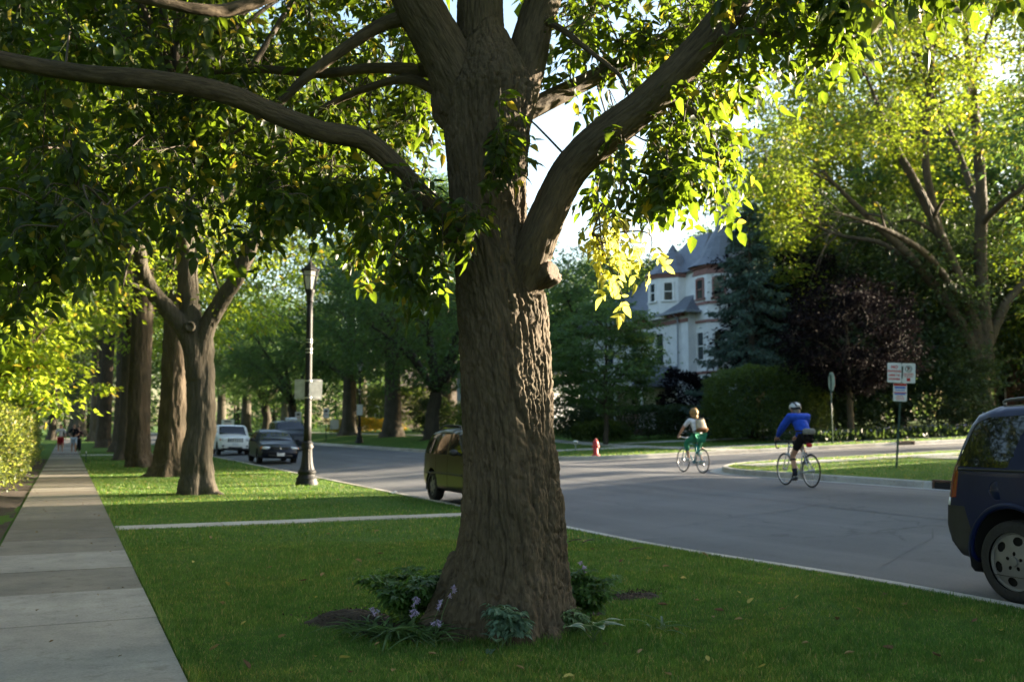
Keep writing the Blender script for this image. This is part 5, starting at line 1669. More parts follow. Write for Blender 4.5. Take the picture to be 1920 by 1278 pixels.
def hair(M, s=1.0, length=.0, bun=False):
    m = ell((-.02*s, 0, .028*s), (.108*s, .092*s, .112*s), 24, 14)
    v = m.V[0]
    lo = v[:, 2] < -.01-length
    v[lo, 0] = np.minimum(v[lo, 0], -.035*s)
    fr = (v[:, 0] > .055*s) & (v[:, 2] < .06)
    v[fr, 0] = .05*s
    q = vnoise(v*45, 3); v += nrm(v)*(q*.006)[:, None]
    if length:
        m.join(ell((-.06*s, 0, -.05-length*.5), (.065, .082, .07+length*.6), 16, 10))
    if bun:
        m.join(ell((-.115*s, 0, -.01), (.045, .05, .045), 14, 9))
    return xform(m, M)

M_tyre = simple('bicycle_tyre', (.02, .02, .02), .8); M_alu = simple('bicycle_alloy', (.5, .5, .52), .3, metal=.8)
def bicycle(name, label, loc, rz, framecol, drop, crank, fork=None, lean=0.0):
    t = thing(name, label, 'bicycle', loc, rz, 'bicycles ridden on the street'); t.rotation_euler = (lean, 0, rz)
    wr = .34; mf = simple('paint_'+name+str(int(framecol[0]*100)), framecol, .3, coat=.8, var=.05)
    for x in (0, 1.02):
        a = np.linspace(0, 2*np.pi, 49)
        ty = tube(np.column_stack([x+(wr-.014)*np.cos(a), 0*a, wr+(wr-.014)*np.sin(a)]), .0155, 8, cap=False)
        w = obj('wheel', ty, M_tyre, t, world=False)
        rm = tube(np.column_stack([x+(wr-.034)*np.cos(a), 0*a, wr+(wr-.034)*np.sin(a)]), .010, 6, cap=False)
        for k in range(28):
            q = 2*np.pi*k/28
            rm.join(tube([(x+.015*math.cos(q+1), .025*(-1)**k, wr+.015*math.sin(q+1)), (x+(wr-.034)*math.cos(q), 0, wr+(wr-.034)*math.sin(q))], .0013, 3, cap=False))
        rm.join(cyl((x, -.045, wr), (x, .045, wr), .022, None, 10))
        obj('rim', rm, M_alu, w, world=False)
    bb, st, hd, hb = np.array([.43, 0, .28]), np.array([.29, 0, .78]), np.array([.845, 0, .82]), np.array([.875, 0, .68])
    fr = MB()
    for a, b, r in ((bb, st, .016), (st, hd, .0155), (bb, hb, .019), (hd+(hd-hb)*.3, hb, .02)):
        fr.join(cyl(a, b, r, None, 10))
    for sg in (-1, 1):
        y = sg*.055
        fr.join(cyl(bb+[0, sg*.03, 0], (0, y, wr), .010, None, 7)); fr.join(cyl(st+[0, sg*.012, -.04], (0, y, wr), .009, None, 7))
        f_ = tube(curve([hb+[.01, sg*.04, -.02], (.94, sg*.05, .52), (1.02, sg*.05, wr)], 4), .011, 7); fr.join(f_)
    fr.join(ell(hb+[.01, 0, -.02], (.03, .055, .03), 10, 7)); fr.join(cyl(bb-[0, .04, 0], bb+[0, .04, 0], .024, None, 10))
    obj('frame', fr, mf if fork is None else mf, t, world=False)
    sd = MB().join(cyl(st, st+[-.03, 0, .12], .013, None, 8))
    obj('seat_post', sd, M_alu, t, world=False)
    s = ell((.24, 0, .925), (.14, .068, .03), 18, 9); v = s.V[0]; v[:, 1] *= np.interp(v[:, 0], [.12, .22, .38], [1.15, .9, .3])
    obj('saddle', s, M_black, t, world=False)
    hbm = MB()
    if drop:
        for sg in (-1, 1):
            hbm.join(tube(curve([(.87, 0, .93), (.89, sg*.12, .935), (.91, sg*.20, .93), (.99, sg*.21, .925), (1.03, sg*.21, .86), (.98, sg*.21, .79), (.90, sg*.21, .79)], 5), .0135, 8))
            hbm.join(tube([(.99, sg*.21, .93), (1.03, sg*.21, .975), (1.045, sg*.21, .93), (1.04, sg*.21, .86)], [.018, .016, .01, .006], 7))
    else:
        for sg in (-1, 1):
            hbm.join(tube(curve([(.86, 0, .97), (.88, sg*.08, .985), (.86, sg*.2, 1.0), (.80, sg*.29, .99)], 5), .0135, 8))
    hbm.join(cyl(hd, (.855, 0, .94), .014, None, 8)); 
    obj('handlebar', hbm, M_black if drop else M_alu, t, world=False)
    ck = MB(); a = crank
    for sg, an in ((1, a), (-1, a+np.pi)):
        e = bb+np.array([.17*math.cos(an), sg*.075, .17*math.sin(an)])
        ck.join(cyl(bb+[0, sg*.06, 0], e, .011, .009, 7)); ck.join(box(e+[0, sg*.045, 0], (.09, .08, .022), 0, .004))
    ck.join(lathe([(.02, 0), (.092, 0), (.095, .004), (.092, .008), (.02, .008)], 24, bb+[0, -.055, 0], 'y'))
    ck.join(tube([(.43, -.05, .37), (0, -.045, .385)], .004, 4)); ck.join(tube([(.43, -.05, .19), (0.05, -.045, .25), (0, -.045, .30)], .004, 4))
    ck.join(lathe([(.01, -.02), (.05, -.015), (.03, .02)], 16, (0, -.04, wr), 'y')); ck.join(box((.03, -.05, .24), (.03, .02, .1)))
    obj('crankset', ck, M_alu, t, world=False)
    return t, bb, crank

def shoe(ank, toe, m_=None):
    a = np.array(ank, float); b = np.array(toe, float); d = nrm(b-a)
    return tube(curve([a-d*.05-[0, 0, .02], a+d*.02-[0, 0, .015], (a+b)/2+[0, 0, -.012], b, b+d*.03], 3), np.interp(np.arange(13), [0, 3, 8, 12], [.03, .045, .042, .02]), 12)

# --- woman on the teal bicycle
def cyclist(label, loc, rz, lean, pel, chest, neck, hd, sh, el, ha, lk, la, lt, rk_, ra, rt, s=1.0, skin_leg=True):
    t = thing('person', label, 'person', loc, rz, 'cyclists on the street'); t.rotation_euler = (lean, 0, rz)
    J = {'pel': (pel, (.135, .11)), 'waist': (np.array(pel)*.55+np.array(chest)*.45, (.115, .095)), 'chest': (chest, (.135, .11)), 'up': (np.array(chest)*.35+np.array(neck)*.65, (.09, .085)), 'neck': (neck, .05), 'skull': (hd, .06)}
    B = [('pel', 'waist'), ('waist', 'chest'), ('chest', 'up'), ('up', 'neck'), ('neck', 'skull')]
    for sg, n_, kn_, an in ((1, 'l', lk, la), (-1, 'r', rk_, ra)):
        sx = np.array(sh)*[1, sg, 1]; ex = np.array(el)*[1, sg, 1]; hx = np.array(ha)*[1, sg, 1]
        J['sh'+n_] = (sx, .055); J['el'+n_] = (ex, .042); J['wr'+n_] = (hx-nrm(hx-ex)*.05, .028)
        J['hip'+n_] = (np.array(pel)+[.01, sg*.085, -.03], .095); J['kn'+n_] = (kn_, .06); J['cf'+n_] = (np.array(kn_)*.65+np.array(an)*.35+[-.012, 0, 0], .056); J['an'+n_] = (an, .036)
        B += [('up', 'sh'+n_), ('sh'+n_, 'el'+n_), ('el'+n_, 'wr'+n_), ('pel', 'hip'+n_), ('hip'+n_, 'kn'+n_), ('kn'+n_, 'cf'+n_), ('cf'+n_, 'an'+n_)]
    JB = {k: (p, tuple(q*.8 for q in r)) if k in ('pel', 'waist', 'chest', 'up') else (p, r) for k, (p, r) in J.items()}
    body = skinmesh(JB, B, 1)
    for sg in (1, -1):
        ex = np.array(el)*[1, sg, 1]; hx = np.array(ha)*[1, sg, 1]
        hand(body, hx-nrm(hx-ex)*.05, nrm(hx-ex), (0.1, 0, -1), 1.0)
    M = head(body, np.array(hd)+nrm(np.array(hd)-np.array(neck))*.02, (1, .1, -.1), s)
    obj('body', body, [M_skin, M_eye, M_lip], t, world=False)
    def garment(keys, bones, gr, extra=None):
        JJ = {k: (J[k][0], tuple(q+gr for q in (J[k][1] if isinstance(J[k][1], tuple) else (J[k][1], J[k][1])))) for k in keys}
        if extra:
            JJ.update(extra)
        return skinmesh(JJ, bones, 1)
    return t, J, M, garment

def lerp(a, b, t):
    return np.asarray(a)*(1-t)+np.asarray(b)*t
g1 = GT(1318, 887, True); g1f = GT(1281, 884.5, True)
HB1 = (math.sin(R_(2.5)), math.cos(R_(2.5)))
rz1 = R_(90-2.5)
cr1 = R_(15)
loc1 = (g1[0], g1[1], float(roadz(g1[0], g1[1])))
bk1, bb, _ = bicycle('bicycle', 'teal bicycle ridden by the woman with the tan backpack', loc1, rz1, (.01, .22, .30), False, cr1)
pf = lambda an, sg: bb+np.array([.17*math.cos(an), sg*.12, .17*math.sin(an)])
fl, fr_ = pf(cr1, 1), pf(cr1+np.pi, -1)
t1, J, M, garm = cyclist('blonde woman in white shirt and green trousers with a tan backpack, riding the teal bicycle', loc1, rz1, 0,
    (.20, 0, 1.03), (.33, 0, 1.36), (.40, 0, 1.53), (.43, 0, 1.63), (.36, .185, 1.46), (.56, .29, 1.24), (.80, .27, 1.035),
    (.60, .16, .84), fl+[-.06, .0, .085], fl+[.08, 0, .04], (.50, -.13, .66), fr_+[-.06, 0, .10], fr_+[.08, 0, .03])
ks = ['pel', 'waist', 'chest', 'up', 'shl', 'shr']
ex = {}
bn = [('pel', 'waist'), ('waist', 'chest'), ('chest', 'up'), ('up', 'shl'), ('up', 'shr')]
for n_ in 'lr':
    ex['sl'+n_] = (lerp(J['sh'+n_][0], J['el'+n_][0], .8), (.062, .062)); bn.append(('sh'+n_, 'sl'+n_))
shirt = garm(ks, bn, .022, ex)
obj('shirt', shirt, cloth('white_cotton', (.66, .68, .72)), t1, world=False)
ex = {}; bn = []
for n_, in 'lr':
    ex['cu'+n_] = (lerp(J['kn'+n_][0], J['an'+n_][0], .6), (.075, .075)); bn += [('pel', 'hip'+n_), ('hip'+n_, 'kn'+n_), ('kn'+n_, 'cu'+n_)]
tr_ = garm(['pel', 'hipl', 'hipr', 'knl', 'knr'], bn, .03, ex)
obj('trousers', tr_, cloth('green_cotton', (.03, .20, .12)), t1, world=False)
for n_, tt_ in (('l', fl+[.08, 0, .03]), ('r', fr_+[.08, 0, .02])):
    obj('shoe', shoe(J['an'+n_][0]-[0, 0, .03], tt_), simple('white_shoe', (.5, .5, .5), .7), t1, world=False)
obj('hair', hair(M, 1.2, .06, True), simple('blonde_hair', (.30, .17, .055), .6, var=.3, vs=30), t1, world=False)
# her backpack
bp = thing('backpack', 'tan canvas backpack with a brown base on the back of the woman cyclist', 'backpack', loc1, rz1)
ax_ = nrm(np.array([.33, 0, 1.36])-np.array([.20, 0, 1.03])); nb_ = np.array([-ax_[2], 0, ax_[0]])
Mb = np.eye(4); Mb[:3, 0] = ax_; Mb[:3, 1] = (0, 1, 0); Mb[:3, 2] = nb_; Mb[:3, 3] = np.array([.27, 0, 1.25])+nb_*.21
sack = box((.01, 0, 0), (.34, .28, .16), 0, .06); v = sack.V[0]; v[:, 1] *= np.interp(v[:, 0], [-.17, .17], [1.1, .8]); 
obj('sack', xform(sack, Mb), cloth('tan_canvas', (.42, .36, .26)), bp, world=False)
obj('base_panel', xform(box((-.145, 0, .005), (.10, .325, .18), 0, .045), Mb), cloth('brown_leather', (.16, .075, .03)), bp, world=False)
obj('drawstring', xform(box((.165, 0, .02), (.035, .20, .13), 0, .015), Mb), M_black, bp, world=False)
stp = MB()
for sg in (-1, 1):
    stp.join(tube(curve([Mb[:3, 3]+ax_*.15+[0, sg*.07, 0], np.array([.34, sg*.10, 1.525]), np.array([.47, sg*.12, 1.40]), np.array([.36, sg*.15, 1.15]), Mb[:3, 3]-ax_*.14+[0, sg*.12, 0]], 5), .013, 6))
obj('strap', stp, M_black, bp, world=False)

# --- man on the white road bicycle
g2_ = GT(1522, 914, True); rz2 = R_(90-9)
loc2 = (g2_[0], g2_[1], float(roadz(g2_[0], g2_[1])))
cr2 = R_(-82)
bk2, bb, _ = bicycle('bicycle', 'white road bicycle with drop handlebars ridden by the man in blue', loc2, rz2, (.62, .63, .65), True, cr2)
fl, fr_ = pf(cr2, 1), pf(cr2+np.pi, -1)
t2, J, M, garm = cyclist('man in a blue jacket, black shorts and white helmet riding the white road bicycle', loc2, rz2, 0,
    (.20, 0, 1.04), (.40, 0, 1.36), (.50, 0, 1.50), (.565, 0, 1.585), (.44, .20, 1.445), (.66, .27, 1.20), (.975, .215, 1.0),
    (.50, .13, .62), fl+[-.05, 0, .10], fl+[.09, 0, .035], (.62, -.13, .88), fr_+[-.05, 0, .10], fr_+[.08, 0, .04], 1.04)
ex = {}; bn = [('pel', 'waist'), ('waist', 'chest'), ('chest', 'up'), ('up', 'shl'), ('up', 'shr')]
for n_ in 'lr':
    ex['cu'+n_] = (J['wr'+n_][0], (.040, .040)); bn += [('sh'+n_, 'el'+n_), ('el'+n_, 'cu'+n_)]
ex['pel'] = (np.array([.18, 0, .99]), (.185, .17))
jk = garm(['pel', 'waist', 'chest', 'up', 'shl', 'shr', 'ell', 'elr'], bn, .044, ex)
obj('jacket', jk, cloth('blue_nylon', (.022, .075, .46)), t2, world=False)
bn = []; ex = {}
for n_ in 'lr':
    ex['cu'+n_] = (lerp(J['hip'+n_][0], J['kn'+n_][0], .72), (.088, .088)); bn += [('pel', 'hip'+n_), ('hip'+n_, 'cu'+n_)]
ex['pel'] = (np.array([.21, 0, 1.0]), (.11, .10))
obj('shorts', garm(['pel', 'hipl', 'hipr'], bn, .012, ex), cloth('black_lycra', (.012, .012, .014)), t2, world=False)
for n_, f_ in (('l', fl), ('r', fr_)):
    a, k = J['an'+n_][0], J['kn'+n_][0]
    obj('sock', tube([lerp(a, k, .02), lerp(a, k, .2), lerp(a, k, .38)], [.042, .047, .058], 12), cloth('dark_sock', (.02, .022, .035)), t2, world=False)
    obj('shoe', shoe(a-[0, 0, .03], f_+[.09, 0, .025]), simple('black_shoe', (.03, .03, .035), .5), t2, world=False)
    if n_ == 'l':
        obj('knee_strap', tube([lerp(k, a, .13), lerp(k, a, .2)], [.064, .064], 14), M_black, t2, world=False)
hl = ell((-.015, 0, .052), (.145, .108, .098), 26, 16); v = hl.V[0]
v[:, 2] = np.maximum(v[:, 2], .012-.22*np.minimum(v[:, 0], 0)*0)
obj('helmet', xform(hl, M), simple('white_helmet', (.62, .64, .66), .35), t2, world=False)
hs = MB()
for y in (-.06, -.02, .02, .06):
    hs.join(tube(curve([(.09, y, .118), (.0, y*1.1, .150), (-.10, y*1.05, .115), (-.155, y, .05)], 5), .013, 6))
hs.join(tube(curve([(-.02, .107, .03), (-.10, .08, .012), (-.165, 0, .02), (-.10, -.08, .012), (-.02, -.107, .03)], 5), .02, 7))
obj('helmet_vent', xform(hs, M), M_black, t2, world=False)
obj('hair', hair(M, 1.0, .01), simple('grey_hair', (.20, .18, .16), .7), t2, world=False)
wp = thing('waist_pack', 'grey waist pack strapped round the back of the man in blue', 'bag', loc2, rz2)
obj('pouch', box((.085, -.02, 1.14), (.10, .27, .125), 0, .045), cloth('grey_nylon', (.22, .22, .20)), wp, world=False)
a = np.linspace(0, 2*np.pi, 21)
obj('belt', tube(np.column_stack([.25+.155*np.cos(a), .175*np.sin(a), 1.15+.0*a]), .016, 6, cap=False), M_black, wp, world=False)
obj('saddle_bag', box((.06, 0, .86), (.12, .09, .08), 0, .025), simple('red_bag', (.45, .02, .02), .6), bk2, world=False)
rf = ell((-.0, 0, .70), (.012, .035, .03), 10, 7); obj('rear_reflector', rf, M_red, bk1, world=False)
fd = MB()
obj('mudguard_stay', cyl((0, .06, .34), (.06, .05, .72), .006), M_alu, bk1, world=False)

# --- the walkers on the sidewalk
def walker(label, x, y, rz, shirtc, shortc, h=1.62, step=.16, bend=False, hairc=(.05, .035, .025), trousers=False):
    t = thing('person', label, 'person', (x, y, .02), rz, 'walkers on the sidewalk')
    s = h/1.75
    J = {'pel': ((0, 0, .95), (.13, .10)), 'waist': ((0, 0, 1.10), (.12, .095)), 'chest': ((0, 0, 1.30), (.14, .105)), 'up': ((0, 0, 1.43), (.09, .08)), 'neck': ((.01, 0, 1.52), .05), 'skull': ((.02, 0, 1.60), .06)}
    B = [('pel', 'waist'), ('waist', 'chest'), ('chest', 'up'), ('up', 'neck'), ('neck', 'skull')]
    for sg, n_ in ((1, 'l'), (-1, 'r')):
        J['sh'+n_] = ((0, sg*.19, 1.42), .055); J['el'+n_] = ((-.03, sg*.27, 1.14), .042)
        J['wr'+n_] = ((.20, sg*.17, 1.08), .027) if bend else ((.07, sg*.28, .90), .027)
        J['hip'+n_] = ((0, sg*.09, .90), .09); J['kn'+n_] = ((.04+sg*step*.5, sg*.10, .49), .057); J['cf'+n_] = ((sg*step*.5, sg*.10, .36), .055); J['an'+n_] = ((sg*step-.02, sg*.10, .09), .036)
        B += [('up', 'sh'+n_), ('sh'+n_, 'el'+n_), ('el'+n_, 'wr'+n_), ('pel', 'hip'+n_), ('hip'+n_, 'kn'+n_), ('kn'+n_, 'cf'+n_), ('cf'+n_, 'an'+n_)]
    J = {k: (np.array(p)*s, tuple(np.array(r)*s) if isinstance(r, tuple) else r*s) for k, (p, r) in J.items()}
    b = skinmesh(J, B, 1)
    for n_ in 'lr':
        d = J['wr'+n_][0]-J['el'+n_][0]
        hand(b, J['wr'+n_][0], d, (.2, -1 if n_ == 'l' else 1, 0), .6, s)
    M = head(b, np.array(J['skull'][0])+[.01, 0, .03], (1, 0, -.05), s)
    obj('body', b, [M_skin, M_eye, M_lip], t, world=False)
    def garment(keys, bones, gr, ex):
        JJ = {k: (J[k][0], tuple(q+gr for q in (J[k][1] if isinstance(J[k][1], tuple) else (J[k][1], J[k][1])))) for k in keys}
        JJ.update(ex); return skinmesh(JJ, bones, 1)
    ex = {}; bn = [('pel', 'waist'), ('waist', 'chest'), ('chest', 'up'), ('up', 'shl'), ('up', 'shr')]
    for n_ in 'lr':
        ex['sl'+n_] = (lerp(J['sh'+n_][0], J['el'+n_][0], .8), (.06, .06)); bn.append(('sh'+n_, 'sl'+n_))
    obj('shirt', garment(['pel', 'waist', 'chest', 'up', 'shl', 'shr'], bn, .022, ex), cloth('shirt_cloth', shirtc), t, world=False)
    ex = {}; bn = []
    for n_ in 'lr':
        ex['cu'+n_] = (lerp(J['hip'+n_][0], J['an'+n_][0], .94 if trousers else .56), (.085, .085)); bn += [('pel', 'hip'+n_), ('hip'+n_, 'cu'+n_)]
    obj('trousers' if trousers else 'shorts', garment(['pel', 'hipl', 'hipr'], bn, .03, ex), cloth('shorts_cloth', shortc), t, world=False)
    for n_ in 'lr':
        a = np.array(J['an'+n_][0]); obj('shoe', shoe(a-[0, 0, .025], a+[.16, 0, -.05]), simple('trainer', (.35, .35, .36), .7), t, world=False)
    obj('hair', hair(M, s, .0), simple('dark_hair', hairc, .7), t, world=False)
walker('walker in a white shirt and red shorts on the sidewalk', -.26, 62.2, R_(-88), (.55, .55, .62), (.34, .02, .03), 1.62)
walker('walker in a black shirt and pale blue shorts beside the one in red shorts', .42, 61.2, R_(-96), (.012, .012, .016), (.42, .50, .66), 1.64, .10, True, (.10, .08, .06))
walker('walker in dark clothes half hidden behind the walker in pale blue shorts', .66, 62.6, R_(-85), (.03, .012, .02), (.015, .016, .02), 1.5, .1, False, (.02, .015, .01), True)
# ------------------------------------------------------------------ lettering
def lettering(txt, size, m, M, name='lettering', parent=None, depth=.0012, bold=0.0):
    cu = bpy.data.curves.new('tmp', 'FONT')
    cu.body = txt; cu.size = size; cu.align_x = 'CENTER'; cu.align_y = 'CENTER'; cu.extrude = depth; cu.offset = bold
    o = bpy.data.objects.new('tmp', cu); COL.objects.link(o)
    dgr = bpy.context.evaluated_depsgraph_get()
    me = bpy.data.meshes.new_from_object(o.evaluated_get(dgr))
    bpy.data.objects.remove(o)
    me.transform(Matrix(np.array(M).tolist()))
    me.name = name; me.materials.clear(); me.materials.append(m)
    q = bpy.data.objects.new(name, me)
    return link(q, parent)

def rrect(w, h, r, n=5):
    out = []
    for cx, cy_, a0 in ((w/2-r, h/2-r, 0), (-w/2+r, h/2-r, 90), (-w/2+r, -h/2+r, 180), (w/2-r, -h/2+r, 270)):
        for k in range(n):
            a = R_(a0+90*k/(n-1)); out.append((cx+r*math.cos(a), cy_+r*math.sin(a)))
    return out

M_sign = simple('sign_white', (.66, .66, .65), .4, var=.06); M_signback = simple('sign_aluminium', (.40, .41, .39), .45, metal=.3, var=.2)
M_signred = simple('sign_red', (.50, .03, .03), .45, var=.06); M_signblue = simple('sign_blue', (.10, .17, .50), .45, var=.06); M_signblk = simple('sign_black', (.02, .02, .02), .5)
M_post = simple('post_green', (.022, .055, .045), .5, var=.2); M_lamp = simple('lamp_iron', (.0035, .004, .0045), .6, metal=.0, var=.25, bump=.2, bs=30)
M_lglass = simple('lamp_glass', (.50, .50, .46), .35, spec=.6, var=.08, trans=.25)
M_band = simple('steel_band', (.5, .5, .48), .35, metal=.8)

# --- iron street lamp with fluted base
lb = GT(575, 909)
lk_ = .01371
lamp = thing('street_lamp', 'black iron lantern street lamp with two flat panels strapped to its pole', 'street lamp', (lb[0], lb[1], lb[2]-.02), 0, 'iron street lamps')
def flute(i, th): return 1+.035*np.cos(12*th)
pb = MB()
pb.join(lathe([(.001, 0), (.29, 0), (.29, .10), (.265, .14), (.27, .20), (.235, .24), (.21, .30), (.235, .34), (.235, .38), (.20, .42), (.0, .42)], 32))
zz = np.array([.40, .5, .62, .76, .9, .98]); rr_ = np.array([.20, .165, .142, .13, .124, .13])
obj('base', pb, M_lamp, lamp, world=False, edge=40)
fb = tube(np.column_stack([0*zz, 0*zz, zz]), rr_, 72, mod=flute); fb.join(lathe([(.0, .96), (.155, .97), (.16, 1.02), (.135, 1.06), (.145, 1.10), (.10, 1.16), (.0, 1.16)], 28))
obj('fluted_collar', fb, M_lamp, lamp, world=False, edge=50)
pp_ = np.linspace(1.12, 4.82, 9)
obj('pole', tube(np.column_stack([0*pp_, 0*pp_, pp_]), np.linspace(.098, .072, 9), 48, mod=lambda i, th: 1+.03*np.cos(16*th)), M_lamp, lamp, world=False)
obj('capital', lathe([(.07, 4.78), (.10, 4.80), (.10, 4.83), (.078, 4.86), (.09, 4.95), (.115, 5.03), (.125, 5.06), (.125, 5.10), (.0, 5.10)], 26), M_lamp, lamp, world=False, edge=40)
ln_ = MB(); th6 = [R_(60*k+20) for k in range(6)]
rb, rt_, z0_, z1_ = .125, .225, 5.11, 5.62
for a in th6:
    ln_.join(cyl((rb*math.cos(a), rb*math.sin(a), z0_), (rt_*math.cos(a), rt_*math.sin(a), z1_), .014, None, 6))
for z, r, w_ in ((z0_, rb, .016), (z1_, rt_, .02), (5.48, .199, .009)):
    ring = [(r*math.cos(a), r*math.sin(a), z) for a in th6+th6[:1]]
    for a, b in zip(ring[:-1], ring[1:]):
        ln_.join(cyl(a, b, w_, None, 6))
obj('lantern_frame', ln_, M_lamp, lamp, world=False)
lg = lathe([(rb*.93, z0_), (rt_*.95, z1_)], 6); lg.V = [v@np.array(Matrix.Rotation(R_(20), 3, 'Z')).T for v in lg.V]
obj('lantern_glass', lg, M_lglass, lamp, world=False, sm=False)
rfm = lathe([(.25, z1_), (.245, z1_+.02), (.15, z1_+.12), (.07, z1_+.17), (.05, z1_+.2), (.06, z1_+.22), (.03, z1_+.26), (.012, z1_+.30), (.012, z1_+.36), (.0, z1_+.37)], 6); rfm.V = [v@np.array(Matrix.Rotation(R_(20), 3, 'Z')).T for v in rfm.V]
for a in th6:
    rfm.join(cyl((.25*math.cos(a), .25*math.sin(a), z1_), (.055*math.cos(a), .055*math.sin(a), z1_+.19), .010, None, 5)); rfm.join(ell((.25*math.cos(a), .25*math.sin(a), z1_+.03), (.022, .022, .04), 8, 6))
obj('lantern_roof', rfm, M_lamp, lamp, world=False, sm=False)
for z in (3.80, 3.73, 3.55, 3.46):
    r = np.interp(z, [1.12, 4.82], [.098, .072])+.006
    obj('strap', lathe([(r, z-.014), (r, z+.014)], 24), M_band, lamp, world=False)
camd = math.atan2(-lb[1], -lb[0])
def panel_on(root, pos, yaw, w, h, tilt=0, fm=None, bm_=None, label=None, name='sign_panel'):
    """yaw = direction the front looks (radians from +X)"""
    M = np.array(Matrix.Translation(Vector(pos)) @ Matrix.Rotation(yaw+math.pi/2, 4, 'Z') @ Matrix.Rotation(math.pi/2, 4, 'X') @ Matrix.Rotation(tilt, 4, 'Z'))
    m = prism(rrect(w, h, .03), -.002, .002)
    m2 = MB(); V = m.V[0]
    m2.add(V, [list(range(len(V)//2))[::-1]], 1); k = len(V)//2
    m2.add(V, [list(range(k, 2*k))]+[[i, (i+1) % k, k+(i+1) % k, k+i] for i in range(k)], 0)
    xform(m2, M)
    o = obj(name, m2, [fm or M_sign, bm_ or M_signback], root, world=False, sm=False, label=label)
    return o, M
for (off, yw, w, lb_) in ((-.185, camd+R_(180-18), .36, 'pale left panel seen from its back'), (.185, camd+R_(180+16), .36, 'weathered right panel seen from its back')):
    ps_ = np.array([0, 0, 2.50])+np.array([Rv[0], Rv[1], 0])*off
    o, M = panel_on(lamp, ps_+np.array([0, 0, 0]), yw, w, .52, R_(1.5 if off > 0 else 0), label=lb_)
for z in (2.72, 2.28):
    st2 = MB().join(cyl(np.array([0, 0, z])-Rv*.30, np.array([0, 0, z])+Rv*.30, .012, None, 6)); st2.join(lathe([(.108, z-.015), (.108, z+.015)], 20))
    obj('strap', st2, M_band, lamp, world=False)
q = GT(674, 832)
l2 = inst(lamp, 'black iron street lamp with a small white sign, dim before the trees across the street', (18.0, 65.5, float(lawnz(18.0, 65.5))), .4, .95, 'iron street lamps')
for c in list(l2.children):
    if c.name.startswith(('sign_panel',)):
        bpy.data.objects.remove(c)
for yw in (R_(-105),):
    panel_on(l2, np.array([math.cos(yw-.4)*.14, math.sin(yw-.4)*.14, 2.35]), yw-.4, .40, .75)

# --- parking signs on the right
M_pink = M_signred
sgp = GT(1680, 877)
sg = thing('parking_sign', 'green leaning post carrying two no-parking signs over a smaller permit sign', 'sign', tuple(sgp), 0)
up_ = P(1690, 716, (sgp-Cv)@Fv)-sgp
Hs = up_[2]; 
tl = nrm(np.array([up_[0], up_[1], up_[2]]))
po = MB()
sx_ = .028
pl2 = tube([np.zeros(3)-[0, 0, .1], tl*(Hs+.42)], [.036, .036], 4); po.join(pl2)
obj('post', po, M_post, sg, world=False, sm=False)
kk = (sgp-Cv)@Fv/FPX
vd = nrm(np.array([Cv[0]-sgp[0], Cv[1]-sgp[1], 0])); yaw_s = math.atan2(vd[1], vd[0])+R_(10)
rt2 = np.array([-math.sin(yaw_s), math.cos(yaw_s), 0])
def sign_at(px, py, w, h):
    p = P(px, py, (sgp-Cv)@Fv)-sgp+np.array([vd[0], vd[1], 0])*.05
    return panel_on(sg, p, yaw_s, w*kk, h*kk, -R_(2.2))
def put(txt, size, m, M, dx, dy, par, bold=.0):
    lettering(txt, size, m, np.array(M)@trans((dx, dy, .0045)), 'lettering', par, .001, bold)
def bar(M, x, y, w, h, m, par, name='printed_line', z=.0035):
    obj(name, xform(box((x, y, z), (w, h, .003)), np.array(M)), m, par, world=False, sm=False)
o1, M1 = sign_at(1677, 698.5, 25, 37)
W1, H1 = 25*kk, 37*kk
bd = MB()
put('NO', H1*.20, M_signred, M1, 0, H1*.28, o1, .004); put('PARKING', H1*.155, M_signred, M1, 0, H1*.07, o1, .003); put('HERE TO', H1*.135, M_signred, M1, 0, -H1*.135, o1, .003); put('CORNER', H1*.135, M_signred, M1, 0, -H1*.325, o1, .003)
o2, M2 = sign_at(1703.5, 699.5, 24, 37)
rg = []; a = np.linspace(0, 2*np.pi, 33)
c0 = np.array([0, H1*.22, .004])
obj('no_parking_ring', xform(tube(np.column_stack([c0[0]+H1*.15*np.cos(a), c0[1]+H1*.15*np.sin(a), 0*a+.004]), .008, 5, cap=False), M2), M_signblk, o2, world=False)
put('P', H1*.24, M_signblk, M2, 0, H1*.22, o2, .006)
obj('no_parking_slash', xform(tube([c0+[-H1*.105, H1*.105, 0], c0+[H1*.105, -H1*.105, 0]], .006, 5), M2), M_signred, o2, world=False)
for k, (y, w, m_) in enumerate(((-.02, .66, M_signred), (-.09, .74, M_signred), (-.17, .6, M_signred))):
    bar(M2, 0, H1*y, W1*w, H1*.028, m_, o2)
bar(M2, 0, -H1*.33, W1*.26, H1*.17, M_signred, o2)
o3, M3 = sign_at(1687.5, 735, 24.5, 34)
H3, W3 = 34*kk, 24.5*kk
bar(M3, 0, H3*.41, W3*.94, H3*.13, M_signred, o3); bar(M3, 0, H3*.25, W3*.80, H3*.12, M_signblue, o3); bar(M3, 0, H3*.10, W3*.7, H3*.05, M_signblue, o3)
bar(M3, 0, -.02*H3, W3*.94, H3*.05, M_signred, o3); bar(M3, 0, -.10*H3, W3*.8, H3*.09, M_signblue, o3)
for y, w in ((-.22, .5), (-.31, .62), (-.40, .6)):
    bar(M3, 0, H3*y, W3*w, H3*.03, M_signred, o3)

